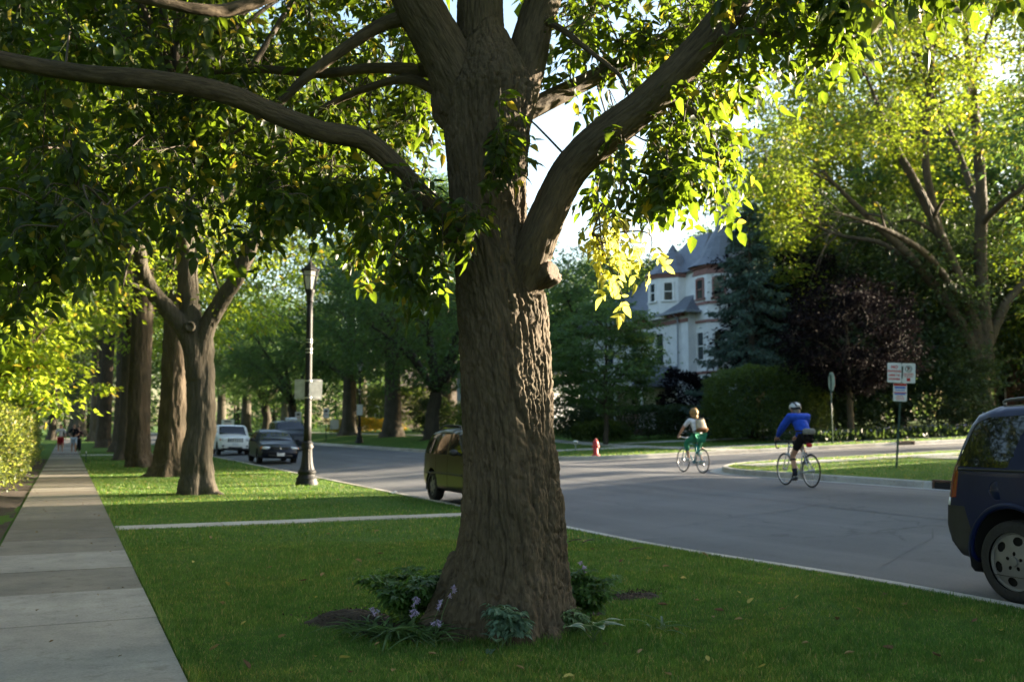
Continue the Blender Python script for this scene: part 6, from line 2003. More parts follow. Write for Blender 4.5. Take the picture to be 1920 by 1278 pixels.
# --- stop sign seen from behind
st_p = np.array([30.9, 34.6]); 
d_ = P(1560, 800, 43.9); st_p = d_[:2]
zz0 = float(lawnz(*st_p))
ss = thing('stop_sign', 'octagonal sign seen from behind on a green post at the far corner', 'sign', (st_p[0], st_p[1], zz0), 0)
hz_ = 1.5+(800-715)*43.9/FPX-zz0
obj('post', tube([(0, 0, -.1), (0, 0, hz_+.3)], [.03, .03], 6), M_post, ss, world=False)
oc = [(.45*math.cos(R_(22.5+45*k)), .45*math.sin(R_(22.5+45*k))) for k in range(8)]
az_n = 24.04+math.degrees(math.atan(600/FPX))+70
yw = R_(90-az_n)
M = np.array(Matrix.Translation(Vector((math.cos(yw)*.04, math.sin(yw)*.04, hz_))) @ Matrix.Rotation(yw+math.pi/2, 4, 'Z') @ Matrix.Rotation(math.pi/2, 4, 'X'))
m = prism(oc, -.003, .003); V = m.V[0]; m2 = MB().add(V, [list(range(8))[::-1]], 1); m2.add(V, [list(range(8, 16))]+[[i, (i+1) % 8, 8+(i+1) % 8, 8+i] for i in range(8)], 0)
so_ = obj('sign_panel', xform(m2, M), [M_signred, simple('sign_back_green', (.36, .42, .33), .5)], ss, world=False, sm=False)
lettering('STOP', .26, M_sign, M@trans((0, 0, .005)), 'lettering', so_)

# --- fire hydrant
M_hyd = simple('hydrant_red', (.42, .03, .035), .45, var=.2, bump=.2, bs=30)
hp_ = GT(1117, 854)
hy = thing('fire_hydrant', 'red fire hydrant on the lawn at the far corner', 'fire hydrant', tuple(hp_), R_(20))
hs_ = .66/.80
b = lathe([(.0, 0), (.19, 0), (.19, .05), (.13, .07), (.125, .16), (.115, .2), (.115, .50), (.15, .51), (.15, .56), (.135, .57), (.13, .62), (.10, .70), (.05, .745), (.045, .80), (.0, .80)], 26)
xf = np.diag([hs_, hs_, hs_, 1.0])
obj('barrel', xform(b, xf), M_hyd, hy, world=False, edge=40)
for ang, r, l in ((0, .075, .2), (90, .06, .19), (-90, .06, .19)):
    n_ = lathe([(.0, .08), (r*.8, .08), (r*.8, l-.05), (r, l-.05), (r, l), (.02, l+.005), (.02, l+.03), (.0, l+.03)], 18, (0, 0, 0), 'x')
    xform(n_, np.array(Matrix.Translation((0, 0, .42)) @ Matrix.Rotation(R_(ang), 4, 'Z')))
    obj('outlet_cap', xform(n_, xf), M_hyd, hy, world=False, edge=40)

# --- small things across the street
gl = P(1079, 800, 44); glz = float(lawnz(gl[0], gl[1]))
g = thing('garden_lamp', 'small pale garden lamp on a short stem near the hydrant', 'lamp', (gl[0], gl[1], glz))
obj('stem', cyl((0, 0, -.05), (0, 0, .26), .02), M_signback, g, world=False)
obj('lamp_shade', lathe([(.03, .26), (.07, .27), (.07, .36), (.14, .37), (.10, .41), (.02, .44), (.0, .44)], 16), M_sign, g, world=False)
def small_sign(label, px, ptop, pbot, X, w=.32, h=.48, second=None, mat=None, name='street_sign'):
    r = Fv+Rv*(px-960)/FPX; Y = X*r[1]/r[0]; d = (np.array([X, Y, 1.5])-Cv)@Fv
    z = float(lawnz(X, Y)); zt = 1.5+(800-ptop)*d/FPX-z
    t = thing(name, label, 'sign', (X, Y, z), 0, 'small signs across the street')
    obj('post', tube([(0, 0, -.1), (0, 0, zt)], [.03, .03], 6), M_post, t, world=False)
    o, M = panel_on(t, np.array([-.02, -.05, zt-h/2]), R_(-100), w, h, fm=mat)
    bar(M, 0, h*.2, w*.55, h*.22, M_signblk if mat is None else M_signred, o); bar(M, 0, -h*.15, w*.6, h*.05, M_signred, o)
    if second:
        panel_on(t, np.array([-.02, -.05, zt-h-second/2-.04]), R_(-100), w, second)
    return t
small_sign('small white sign on a thin post between the two street lamps', 614, 765, 832, 17.6, .42, .72)
small_sign('two small white signs on one post just left of the near street lamp', 562, 772, 822, 17.8, .5, .7, .6)
small_sign('small white sign on a post above the silver white suv', 402, 780, 806, 17.9, .7, .8, .6)
small_sign('wide white sign far off above the bonnet of the silver white suv', 431, 786, 806, 18.2, 1.5, .8)
ys = P(627, 800, 84); yz = float(lawnz(ys[0], ys[1]))
y_ = thing('yard_sign', 'white yard sign on two thin legs on the far lawn', 'sign', (ys[0], ys[1], yz), 0)
for x in (-.25, .25):
    obj('leg', cyl((x, 0, -.05), (x, 0, .85), .02), M_signblk, y_, world=False)
panel_on(y_, np.array([0, -.03, .95]), R_(-105), .72, .8)
# marker stake and a scrap of paper on the near lawn
k_ = GT(161, 867); sk_ = thing('marker_stake', 'thin dark marker stake with a pale tip beside the sidewalk', 'stake', tuple(k_), 0)
obj('stem', cyl((0, 0, -.05), (0, 0, .42), .018), M_post, sk_, world=False); obj('tip', ell((0, 0, .44), (.025, .025, .05), 10, 7), M_sign, sk_, world=False)
k_ = GT(738, 926); X, Y = np.meshgrid(np.linspace(-.11, .11, 7), np.linspace(-.07, .07, 5)); V = np.column_stack([X.ravel(), Y.ravel(), .045+.02*np.sin(X.ravel()*40)+.01*np.cos(Y.ravel()*60)]); i = np.arange(35).reshape(5, 7)
pa = MB().add(V+k_, np.stack([i[:-1, :-1], i[:-1, 1:], i[1:, 1:], i[1:, :-1]], -1).reshape(-1, 4))
tag(obj('paper_scrap', pa, M_sign), 'crumpled scrap of white paper lying on the lawn near the estate car', 'litter')
p = GT(1712, 836); inlet('dark drain inlet in the kerb of the side street beyond the parking signs', 33.2, CY1, 'x')
inlet('dark drain inlet in the kerb left of the hydrant', X1, 37.4, 'y')
inlet('drain inlet in the kerb beside the blue suv tail lamp', X1, 15.1, 'y')
# ------------------------------------------------------------------ houses
M_clap = None
def siding(name, col, pitch=.14, amp=.6):
    m, nt, N, out = nodes(name)
    tc = N('TexCoord'); sp_ = N('SeparateXYZ', i={0: tc.outputs['Object']})
    a = N('Math', operation='DIVIDE', i={0: sp_.outputs['Z'], 1: pitch}); f = N('Math', operation='FRACT', i={0: a.outputs[0]})
    n1 = N('TexNoise', i={'Vector': tc.outputs['Object'], 'Scale': 2.0, 'Detail': 5})
    c = ramp(N, n1.outputs['Fac'], [(.3, [x*.88 for x in col]), (.7, [min(1, x*1.06) for x in col])])
    bp = N('Bump', i={'Height': f.outputs[0], 'Strength': amp, 'Distance': .03}); bp.invert = True
    b = N('BsdfPrincipled', i={'Base Color': c, 'Roughness': .6, 'Normal': bp.outputs[0]})
    nt.links.new(b.outputs[0], out.inputs['Surface'])
    return m
def brickmat(name, c1, c2, mortar, sc=4.4):
    m, nt, N, out = nodes(name)
    tc = N('TexCoord'); sp_ = N('SeparateXYZ', i={0: tc.outputs['Object']})
    ad = N('Math', operation='ADD', i={0: sp_.outputs['X'], 1: sp_.outputs['Y']})
    cb = N('CombineXYZ', i={0: ad.outputs[0], 1: sp_.outputs['Z']})
    b_ = N('TexBrick', i={'Vector': cb.outputs[0], 'Color1': c4(c1), 'Color2': c4(c2), 'Mortar': c4(mortar), 'Scale': sc, 'Mortar Size': .012})
    b = N('BsdfPrincipled', i={'Base Color': b_.outputs['Color'], 'Roughness': .85})
    nt.links.new(b.outputs[0], out.inputs['Surface'])
    return m
def slatemat(name, col):
    m, nt, N, out = nodes(name)
    tc = N('TexCoord'); sp_ = N('SeparateXYZ', i={0: tc.outputs['Object']})
    ad = N('Math', operation='ADD', i={0: sp_.outputs['X'], 1: sp_.outputs['Y']})
    cb = N('CombineXYZ', i={0: ad.outputs[0], 1: sp_.outputs['Z']})
    b_ = N('TexBrick', i={'Vector': cb.outputs[0], 'Color1': c4([x*.8 for x in col]), 'Color2': c4([x*1.2 for x in col]), 'Mortar': c4([x*.5 for x in col]), 'Scale': 3.4, 'Mortar Size': .008})
    b = N('BsdfPrincipled', i={'Base Color': b_.outputs['Color'], 'Roughness': .55})
    nt.links.new(b.outputs[0], out.inputs['Surface'])
    return m
M_wclap = siding('white_clapboard', (.70, .70, .68)); M_slate = slatemat('grey_slate', (.12, .135, .165)); M_trimw = simple('trim_white', (.74, .74, .72), .5); M_trimr = simple('trim_rose', (.26, .13, .11), .6)
M_pane = simple('window_pane', (.03, .04, .045), .06, spec=.8); M_dkwood = simple('porch_dark', (.05, .03, .025), .7)

def window(root, c, n, w, h, tm=M_trimw, rail=True):
    """window with frame; c = centre on the wall, n = outward direction (2-D angle)"""
    M = np.array(Matrix.Translation(Vector(c)) @ Matrix.Rotation(n+math.pi/2, 4, 'Z'))
    f = MB()
    for x in (-w/2, w/2):
        f.join(box((x, -.03, 0), (.11, .10, h+.12)))
    f.join(box((0, -.031, h/2+.03), (w-.12, .10, .14))); f.join(box((0, -.045, -h/2-.02), (w+.3, .14, .09)))
    if rail:
        f.join(box((0, -.012, 0), (w-.13, .06, .06)))
    fo = obj('window', xform(f, M), tm, root, world=False, sm=False)
    obj('pane', xform(box((0, -.006, .0), (w-.12, .02, h)), M), M_pane, fo, world=False, sm=False)

def octa(cx, cy, r, z0, z1, n=8, ph=22.5):
    th = [R_(ph+360/n*k) for k in range(n)]
    return prism([(cx+r*math.cos(a), cy+r*math.sin(a)) for a in th], z0, z1)
def cone(cx, cy, prof, n=8, ph=22.5):
    m = lathe(prof, n); c, s = math.cos(R_(ph)), math.sin(R_(ph))
    m.V = [v@np.array([[c, -s, 0], [s, c, 0], [0, 0, 1]]).T+np.array([cx, cy, 0]) for v in m.V]
    return m
hc = P(1293, 800, 60); HX, HY = hc[0], hc[1]; HZ = float(lawnz(HX, HY))
ho_ = thing('house', 'white clapboard house with a corner turret, slate roofs and a porch behind the spruce', 'house', (HX, HY, HZ), 0)
E_ = 7.55    # eave height
w_ = MB().join(box((5.5, 7.0, E_/2-.3), (11, 14, E_+.6)))
obj('wall', w_, M_wclap, ho_, world=False, sm=False)
# hipped main roof with overhang
o_ = .5
A_ = [(-o_, -o_, E_-.1), (11+o_, -o_, E_-.1), (11+o_, 14+o_, E_-.1), (-o_, 14+o_, E_-.1), (5.5, 4.2, 12.4), (5.5, 9.8, 12.4)]
rf_ = MB().add(A_, [[0, 1, 4], [2, 3, 5], [1, 2, 5, 4], [3, 0, 4, 5], [0, 3, 2, 1]])
obj('roof', rf_, M_slate, ho_, world=False, sm=False)
gt = MB()
gt.join(box((-o_-.05, 7, E_-.13), (.14, 15.2, .14))); gt.join(box((5.5, -o_-.05, E_-.13), (12.2, .14, .14)))
gt.join(cyl((-.16, .9, E_-.3), (-.16, .9, .2), .05)); gt.join(cyl((-o_-.05, .9, E_-.15), (-.16, .9, E_-.55), .05))
obj('gutter', gt, simple('gutter_grey', (.25, .27, .30), .5), ho_, world=False, sm=False)
br = MB()
for k in range(26):
    br.join(box((-.22, .35+k*.53, E_-.27), (.40, .10, .18)))
br.join(box((-.03, 7, E_-.62), (.07, 14, .22)))
obj('eave_bracket', br, M_trimr, ho_, world=False, sm=False)
# round-headed dormer bay in the roof
bx, by, brd = .95, 3.0, 1.62
obj('bay_wall', octa(bx, by, brd, 7.2, 10.0), M_wclap, ho_, world=False, sm=False)
obj('bay_cornice', cone(bx, by, [(brd*.98, 9.75), (brd+.10, 9.8), (brd+.16, 9.93), (brd+.24, 10.02), (.1, 10.02)]), M_trimr, ho_, world=False, sm=False)
obj('bay_roof', cone(bx, by, [(brd+.30, 10.02), (brd*.8, 10.5), (.75, 11.2), (.3, 11.65), (.3, 11.7), (.06, 12.1), (0, 12.15)]), M_slate, ho_, world=False, sm=False)
for a in (157.5+22.5, 135, 225):
    a_ = R_(a); ap = brd*math.cos(R_(22.5))
    window(ho_, (bx+ap*math.cos(a_), by+ap*math.sin(a_), 8.9), a_, .62, 1.15)
# corner turret
tx_, ty_, trr = 2.3, -.5, 1.85
obj('turret_wall', octa(tx_, ty_, trr, -.6, 10.1), M_wclap, ho_, world=False, sm=False)
tc_ = MB(); tc0 = cone(tx_, ty_, [(trr*.98, 9.6), (trr+.06, 9.62), (trr+.06, 9.72), (trr+.02, 9.75), (trr+.02, 10.0), (trr+.16, 10.02), (trr+.24, 10.15), (.1, 10.15)])
for zb in (3.6, 6.7, 7.8):
    obj('string_course', cone(tx_, ty_, [(trr*.98, zb), (trr+.07, zb), (trr+.07, zb+.16), (trr*.98, zb+.17)]), M_trimr, ho_, world=False, sm=False)
obj('turret_cornice', tc0, M_trimr, ho_, world=False, sm=False)
obj('turret_roof', cone(tx_, ty_, [(trr+.34, 10.15), (trr*.82, 10.7), (trr*.58, 11.6), (.66, 12.3), (.48, 12.5), (.42, 13.2), (.3, 13.9), (.06, 14.3), (0, 14.35)], 16, 0), M_slate, ho_, world=False, sm=False)
tp2 = trr*math.cos(R_(22.5))
for a in (180, 225, 270, 315):
    a_ = R_(a)
    for zc, hh in ((8.75, 1.2), (5.3, 1.7), (2.2, 1.6)):
        window(ho_, (tx_+tp2*math.cos(a_), ty_+tp2*math.sin(a_), zc), a_, .72, hh, M_trimr if zc > 8 else M_trimw)
for yv in (3.1, 6.2, 9.4, 12.2):
    window(ho_, (-.0, yv, 5.35), math.pi, .95, 2.0)
for yv in (6.2, 9.4, 12.2):
    window(ho_, (-.0, yv, 1.9), math.pi, 1.0, 1.7)
for xv in (5.2, 8.4):
    window(ho_, (xv, 0, 5.3), -math.pi/2, .95, 1.8); window(ho_, (xv, 0, 1.9), -math.pi/2, .95, 1.7)
# porch
pr = MB().add([(-2.6, 1.2, 3.05), (-2.6, 9.2, 3.05), (0, 9.2, 4.2), (0, 1.2, 4.2), (-2.6, 1.2, 2.9), (-2.6, 9.2, 2.9), (0, 9.2, 2.9), (0, 1.2, 2.9)], [[0, 3, 2, 1], [4, 5, 6, 7], [0, 1, 5, 4], [0, 4, 7, 3], [1, 2, 6, 5]])
obj('porch_roof', pr, M_slate, ho_, world=False, sm=False)
gb = MB().add([(-3.0, 1.6, 2.95), (-3.0, 4.6, 2.95), (-3.0, 3.1, 4.35), (-.2, 1.6, 2.95), (-.2, 4.6, 2.95), (-.2, 3.1, 4.35)], [[0, 3, 5, 2], [1, 2, 5, 4]])
obj('porch_gable_roof', gb, M_slate, ho_, world=False, sm=False)
gw = MB().add([(-2.9, 1.75, 2.95), (-2.9, 4.45, 2.95), (-2.9, 3.1, 4.2)], [[0, 2, 1]])
gw.join(cyl((-3.02, 1.5, 2.9), (-3.02, 3.1, 4.4), .07, None, 6)); gw.join(cyl((-3.02, 4.7, 2.9), (-3.02, 3.1, 4.4), .07, None, 6))
obj('gable_panel', gw, M_trimw, ho_, world=False, sm=False)
for yv in (1.5, 4.6, 6.9, 9.0):
    cl_ = lathe([(.13, .35), (.10, .45), (.09, 2.7), (.13, 2.8), (.13, 2.92)], 14, (-2.45, yv, 0)); obj('porch_column', cl_, M_trimw, ho_, world=False)
rl_ = MB()
for a, b in ((1.6, 4.5), (4.7, 6.8), (7.0, 8.9)):
    rl_.join(box((-2.45, (a+b)/2, 1.15), (.07, b-a, .07))); rl_.join(box((-2.45, (a+b)/2, .55), (.06, b-a, .06)))
    for k in range(int((b-a)/.16)):
        rl_.join(box((-2.45, a+.08+k*.16, .85), (.035, .035, .55)))
obj('porch_railing', rl_, M_trimr, ho_, world=False, sm=False)
obj('porch_floor', box((-1.3, 5.2, .05), (2.7, 8.2, .5)), M_dkwood, ho_, world=False, sm=False)
sts = MB()
for k in range(3):
    sts.join(box((-2.85-.3*k, 3.05, .1-.14*k), (.3, 1.6, .16)))
obj('porch_steps', sts, M_kerb, ho_, world=False, sm=False)
obj('front_door', box((-.04, 3.1, 1.35), (.1, 1.0, 2.1), 0, .01), M_dkwood, ho_, world=False, sm=False)
obj('upper_wall', box((3.0, 2.3, 8.6), (4.3, 4.2, 2.9)), M_wclap, ho_, world=False, sm=False)
uz = 10.03
obj('upper_roof', MB().add([(.5, -.3, uz), (5.6, -.3, uz), (5.6, 4.9, uz), (.5, 4.9, uz), (2.6, 1.3, 12.75), (3.4, 1.3, 12.75), (3.4, 3.3, 12.75), (2.6, 3.3, 12.75)], [[0, 1, 5, 4], [1, 2, 6, 5], [2, 3, 7, 6], [3, 0, 4, 7], [4, 5, 6, 7], [3, 2, 1, 0]]), M_slate, ho_, world=False, sm=False)
obj('chimney', box((8.2, 11.0, 10.4), (.9, .9, 4.2)), brickmat('chimney_brick', (.20, .08, .06), (.26, .11, .08), (.3, .28, .26)), ho_, world=False, sm=False)

def gable_house(label, x, y, rz, w, d, eave, ridge, wall, roof, wins, group=None, name='house'):
    z = float(lawnz(x, y))
    t = thing(name, label, 'house', (x, y, z), rz, group)
    obj('wall', prism([(-w/2, -.4), (w/2, -.4), (w/2, eave), (0, ridge-.05), (-w/2, eave)], -d/2, d/2, 'xz'), wall, t, world=False, sm=False)
    r = MB()
    for s in (-1, 1):
        V = [(s*(w/2+.45), -d/2-.4, eave-.42), (0, -d/2-.4, ridge+.03), (0, d/2+.4, ridge+.03), (s*(w/2+.45), d/2+.4, eave-.42)]
        V2 = [(a, b, c+.16) for a, b, c in V]
        r.add(V+V2, [[0, 1, 2, 3][::-s], [4, 5, 6, 7][::s], [0, 1, 5, 4], [2, 3, 7, 6], [0, 4, 7, 3]])
    obj('roof', r, roof, t, world=False, sm=False)
    for (u, zc, ww, hh, face) in wins:
        if face == 'front':
            window(t, (u, -d/2, zc), -math.pi/2, ww, hh)
        else:
            window(t, (-w/2, u, zc), math.pi, ww, hh)
    obj('door', box((-w/2-.02, .3, 1.05), (.08, 1.0, 2.1)), M_dkwood, t, world=False, sm=False)
    obj('chimney', box((w*.2, d*.2, ridge+.2), (.8, .8, 2.2)), M_brick, t, world=False, sm=False)
    return t
M_brick = brickmat('brick_dark_red', (.115, .035, .028), (.15, .05, .038), (.12, .10, .09))
M_brown = slatemat('brown_shingle', (.08, .065, .055))
wins = [(-3, 1.9, 1.2, 1.5, 'front'), (0, 1.9, 1.2, 1.5, 'front'), (3, 1.9, 1.2, 1.5, 'front'), (-3, 4.8, 1.1, 1.5, 'front'), (3, 4.8, 1.1, 1.5, 'front'), (-3.2, 1.9, 1.1, 1.5, 'left'), (3.2, 1.9, 1.1, 1.5, 'left'), (-3.2, 4.8, 1.1, 1.4, 'left'), (3.2, 4.8, 1.1, 1.4, 'left')]
q = at(2075, 62)
gable_house('dark red brick house behind the blue suv and the vase-shaped tree', q[0], q[1], R_(-35), 10, 11, 6.6, 9.6, M_brick, M_brown, wins)
M_pale = siding('pale_blue_siding', (.42, .47, .55))
gable_house('pale blue house glimpsed between trunks behind the many-stemmed tree', 40, 86, R_(-70), 9, 10, 5.2, 8.6, M_pale, M_slate, wins)
gable_house('tan house behind the yellow-flowering bush far across the street', 41, 122, R_(-80), 10, 11, 5.4, 8.8, siding('tan_siding', (.07, .045, .032)), M_brown, wins)
for (x, y, w, d, e, r, l, m_) in BLOCKER_HOUSES:
    gable_house(l, x, y, 0, w, d, e, r, M_wclap if m_ else M_brick, M_brown, wins, 'sun-blocking houses added beyond the right edge')
# ------------------------------------------------------------------ mulch, plants, leaves and grass in the foreground
HB = HERO_LOC[:2]
mn = MB()
def mound(cx, cy, rx, ry, h, rzv=0, n=46):
    a = np.linspace(0, 2*np.pi, n, endpoint=False); rs = np.linspace(0, 1, 12)
    V = []
    for r in rs:
        jit = 1+.18*vnoise(np.column_stack([np.cos(a)*2+cx, np.sin(a)*2+cy, 0*a]))
        x = r*rx*np.cos(a)*jit; y = r*ry*np.sin(a)*jit
        X = cx+x*math.cos(rzv)-y*math.sin(rzv); Y = cy+x*math.sin(rzv)+y*math.cos(rzv)
        z = lawnz(X, Y)+h*(1-r**2)**1.2-.012*r+.012*vnoise(np.column_stack([X*14, Y*14, 0*X]))+.006
        V.append(np.column_stack([X, Y, z]))
    V = np.vstack(V); i = np.arange(len(V)).reshape(12, n)
    mn.add(V, np.stack([i[:-1], np.roll(i[:-1], -1, 1), np.roll(i[1:], -1, 1), i[1:]], -1).reshape(-1, 4)[:, ::-1])
mo = [(GT(655, 1165)[:2], .36, .30, .085, -.4), (GT(745, 1185)[:2], .34, .26, .05, -.4), (GT(840, 1190)[:2], .36, .24, .03, -.4), (GT(960, 1190)[:2], .42, .18, .02, -.4), (GT(1180, 1120)[:2], .36, .16, .04, -.4), (GT(1075, 1150)[:2], .30, .2, .03, -.4)]
for c, rx, ry, h, rz in mo:
    mound(c[0], c[1], rx, ry, h, rz)
struct('mulch', mn, M_soil)
def in_mulch(x, y, k=1.0):
    r = np.zeros(len(x), bool)
    for c, rx, ry, h, rz in mo:
        dx, dy = x-c[0], y-c[1]; u = dx*math.cos(rz)+dy*math.sin(rz); v = -dx*math.sin(rz)+dy*math.cos(rz)
        r |= (u/rx)**2+(v/ry)**2 < k
    return r
# bark chips and crumbs on the mulch
cr = MB(); n = 1500
pk = [mo[i] for i in RNG.integers(0, len(mo), n)]
px = np.array([q[0][0]+RNG.normal()*q[1]*.45 for q in pk]); py = np.array([q[0][1]+RNG.normal()*q[2]*.45 for q in pk]); ph = np.array([q[3]*.75 for q in pk])
cr.add(*leaf_quads(np.column_stack([px, py, lawnz(px, py)+ph*np.exp(-0*px)*.8+.012]), RNG.normal(size=(n, 3))*[1, 1, .3], RNG.normal(size=(n, 3))*.6+[0, 0, 1], RNG.uniform(.012, .045, n), RNG.uniform(.006, .018, n)))
o = obj('bark_chips', cr, leafmat('bark_chip', (.05, .035, .025), (.0, .0, .0), .0, .9, .6)); o['kind'] = 'stuff'

LF_fern = leafmat('leaf_bed_dark', (.052, .115, .03), (.16, .30, .05), .4, .5, .3)
LF_blue = leafmat('leaf_blue_green', (.11, .19, .14), (.2, .34, .2), .3, .5, .25)
LF_strap = leafmat('leaf_strap', (.085, .155, .06), (.16, .28, .08), .35, .45, .35)
LF_hosta = leafmat('leaf_hosta', (.07, .15, .075), (.16, .30, .10), .35, .45, .15); LF_edge = leafmat('leaf_hosta_edge', (.42, .45, .30), (.45, .5, .3), .35, .45, .1)
M_lilac = leafmat('lilac_petal', (.42, .36, .58), (.45, .36, .6), .4, .6, .15)
M_stem = simple('plant_stem', (.07, .12, .04), .6)

def compound_bush(name, label, px, py, d, h, w, nst, sz, leaf, seed):
    rng = np.random.default_rng(seed); c = P(px, py, d); c = np.array([c[0], c[1], float(lawnz(c[0], c[1]))])
    t = thing(name, label, 'plant', tuple(c), 0, None)
    st = MB(); p, dd, nn, L = [], [], [], []
    for k in range(nst):
        a = rng.uniform(0, 6.28); e = np.array([math.cos(a)*w*rng.uniform(.3, 1), math.sin(a)*w*rng.uniform(.3, 1), h*rng.uniform(.55, 1.0)])
        cv = curve([np.array([e[0]*.1, e[1]*.1, -.02]), e*[.4, .4, .65], e], 5)
        st.join(tube(cv, np.linspace(.005, .002, len(cv)), 5))
        for i in range(4, len(cv)):
            for s in range(3):
                b = cv[i]; a2 = rng.uniform(0, 6.28); d_ = nrm(np.array([math.cos(a2), math.sin(a2), rng.uniform(-.3, .35)])); up = nrm(np.array([0, 0, 1.])+rng.normal(size=3)*.3); sd = np.cross(d_, up)
                l = .09*rng.uniform(.7, 1.3)
                st.join(tube([b, b+d_*l], [.0015, .001], 3, cap=False))
                for u, sgn in ((.45, 1), (.45, -1), (.8, 1), (.8, -1), (1, 0)):
                    p.append(b+d_*l*u); dd.append(nrm(d_*.6+sgn*sd+[0, 0, -.15])); nn.append(up); L.append(sz*rng.uniform(.7, 1.25))
    obj('stems', st, M_stem, t, world=False)
    f = MB(); L = np.array(L); V, T, Q = leaf_fine(np.array(p), np.array(dd), np.array(nn), L, L*.5); f.add(V, T); f.F.append((Q, 0))
    obj('foliage', f, leaf, t, world=False)
    return t
compound_bush('bedding_plant', 'dark leafy bush at the left foot of the foreground trunk', 765, 1140, 7.55, .40, .36, 34, .066, LF_fern, 3)
compound_bush('bedding_plant', 'green leafy bush at the right foot of the foreground trunk', 1102, 1112, 7.7, .40, .2, 24, .055, LF_fern, 4)
compound_bush('bedding_plant', 'low sprig of round leaves just left of the white-edged hosta', 1072, 1162, 7.25, .18, .09, 6, .04, LF_strap, 5)

def broad_leaf(mb, base, d, L, W, up=(0, 0, 1), arch=.5, fold=.18, edge=True, nu=9, nv=6, pt=1.3, st_=.35, stm=None):
    """one broad arching leaf on a stalk; outer quads take the edge material"""
    d = nrm(np.asarray(d, float)); up = np.asarray(up, float); s = nrm(np.cross(d, up)); n = np.cross(s, d)
    base = np.asarray(base, float)
    tip0 = base+d*L*st_
    if stm is not None:
        stm.join(tube(curve([base, base+d*L*st_*.5+n*.01, tip0], 3), [.004, .0038, .0036, .0034, .0032, .003, .003], 5))
    u = np.linspace(0, 1, nu); v = np.linspace(-1, 1, nv*2+1)
    V = np.zeros((nu, len(v), 3))
    for i, t in enumerate(u):
        w = W*.5*(np.sin(np.pi*t**.75)**.8*(1-t**3*.15)) if 0 < t < 1 else 0.0002
        ctr = tip0+d*L*t*(1-.12*arch*t)-n*L*arch*t*t*.55
        V[i] = ctr+np.outer(v, s)*w+np.outer(np.abs(v)**1.5, n)*w*fold*1.6+np.outer(np.sin(v*9+i), n)*.0015
    i = np.arange(nu*len(v)).reshape(nu, -1); q = np.stack([i[:-1, :-1], i[:-1, 1:], i[1:, 1:], i[1:, :-1]], -1)
    em = np.zeros(q.shape[:2], bool)
    if edge:
        em[:, 0] = em[:, -1] = True; em[-1, :] = True; em[1:-1:2, 1] = True
    k = mb.n; mb.add(V.reshape(-1, 3), q[~em].reshape(-1, 4), 0)
    if edge:
        mb.F.append((q[em].reshape(-1, 4)+k, 1))
def clump(name, label, px, py, d, leaves, mats, edge, seed, Wr=.55, arch=.8):
    rng = np.random.default_rng(seed); c = P(px, py, d); c = np.array([c[0], c[1], float(lawnz(c[0], c[1]))-.005])
    t = thing(name, label, 'plant', tuple(c)); lf = MB(); st = MB()
    for (az, el, L) in leaves:
        # azimuth measured in the plane facing the camera: 0 = to the right
        dv = Rv*math.cos(R_(az))+np.array([-Fv[0], -Fv[1], 0])*math.sin(R_(az))
        dv = dv*math.cos(R_(el))+np.array([0, 0, 1])*math.sin(R_(el))
        broad_leaf(lf, rng.normal(size=3)*[.02, .02, 0], dv, L, L*Wr, arch=arch, edge=edge, stm=st, st_=.7)
    obj('stems', st, M_stem, t, world=False); obj('foliage', lf, mats, t, world=False)
    return t
clump('hosta', 'hosta with cream-edged leaves at the right foot of the foreground trunk', 1112, 1190, 6.95, [(15, 58, .16), (150, 60, .16), (75, 58, .17), (35, 68, .17), (330, 60, .14), (110, 72, .15), (190, 55, .14)], [LF_hosta, LF_edge], True, 4, .66, 1.5)
clump('bedding_plant', 'blue-green broad-leaved plant in front of the foreground trunk', 938, 1200, 6.74, [(20, 60, .11), (60, 55, .12), (95, 45, .13), (130, 50, .12), (165, 55, .11), (200, 60, .10), (340, 62, .10), (75, 20, .11), (110, 15, .12), (45, 30, .10), (280, 75, .11)][::2], [LF_blue], False, 6, .55, .9)
t_ = compound_bush('bedding_plant', 'blue-green plant with small leaves climbing against the foreground trunk', 955, 1190, 6.84, .30, .10, 6, .055, LF_blue, 8)
# strap-leaved clump and its lilac flowers
def straps(label, px, py, d, n, L, seed, nm='bedding_plant'):
    rng = np.random.default_rng(seed); c = P(px, py, d); c = np.array([c[0], c[1], float(lawnz(c[0], c[1]))])
    t = thing(nm, label, 'plant', tuple(c)); f = MB()
    for k in range(n):
        a = rng.uniform(0, 6.28); dv = np.array([math.cos(a), math.sin(a), rng.uniform(.5, 1.6)])
        b = np.array([rng.normal()*.05, rng.normal()*.05, 0])
        broad_leaf(f, b, dv, L*rng.uniform(.6, 1.2), .02*rng.uniform(.7, 1.3), arch=rng.uniform(.8, 1.7), edge=False, nu=8, nv=1, st_=.02, fold=.6)
    obj('foliage', f, LF_strap, t, world=False); return t
straps('strap-leaved grassy clump left of the trunk in the mulch', 742, 1198, 7.05, 70, .34, 11)
straps('small grassy clump nearest the camera in the mulch left of the trunk', 800, 1200, 6.95, 46, .30, 12)
straps('arching strap leaves at the far left of the mulch bed', 695, 1190, 7.2, 34, .30, 13)
straps('thin strap leaves right of the trunk beside the hosta', 1235, 1150, 7.4, 10, .24, 14)
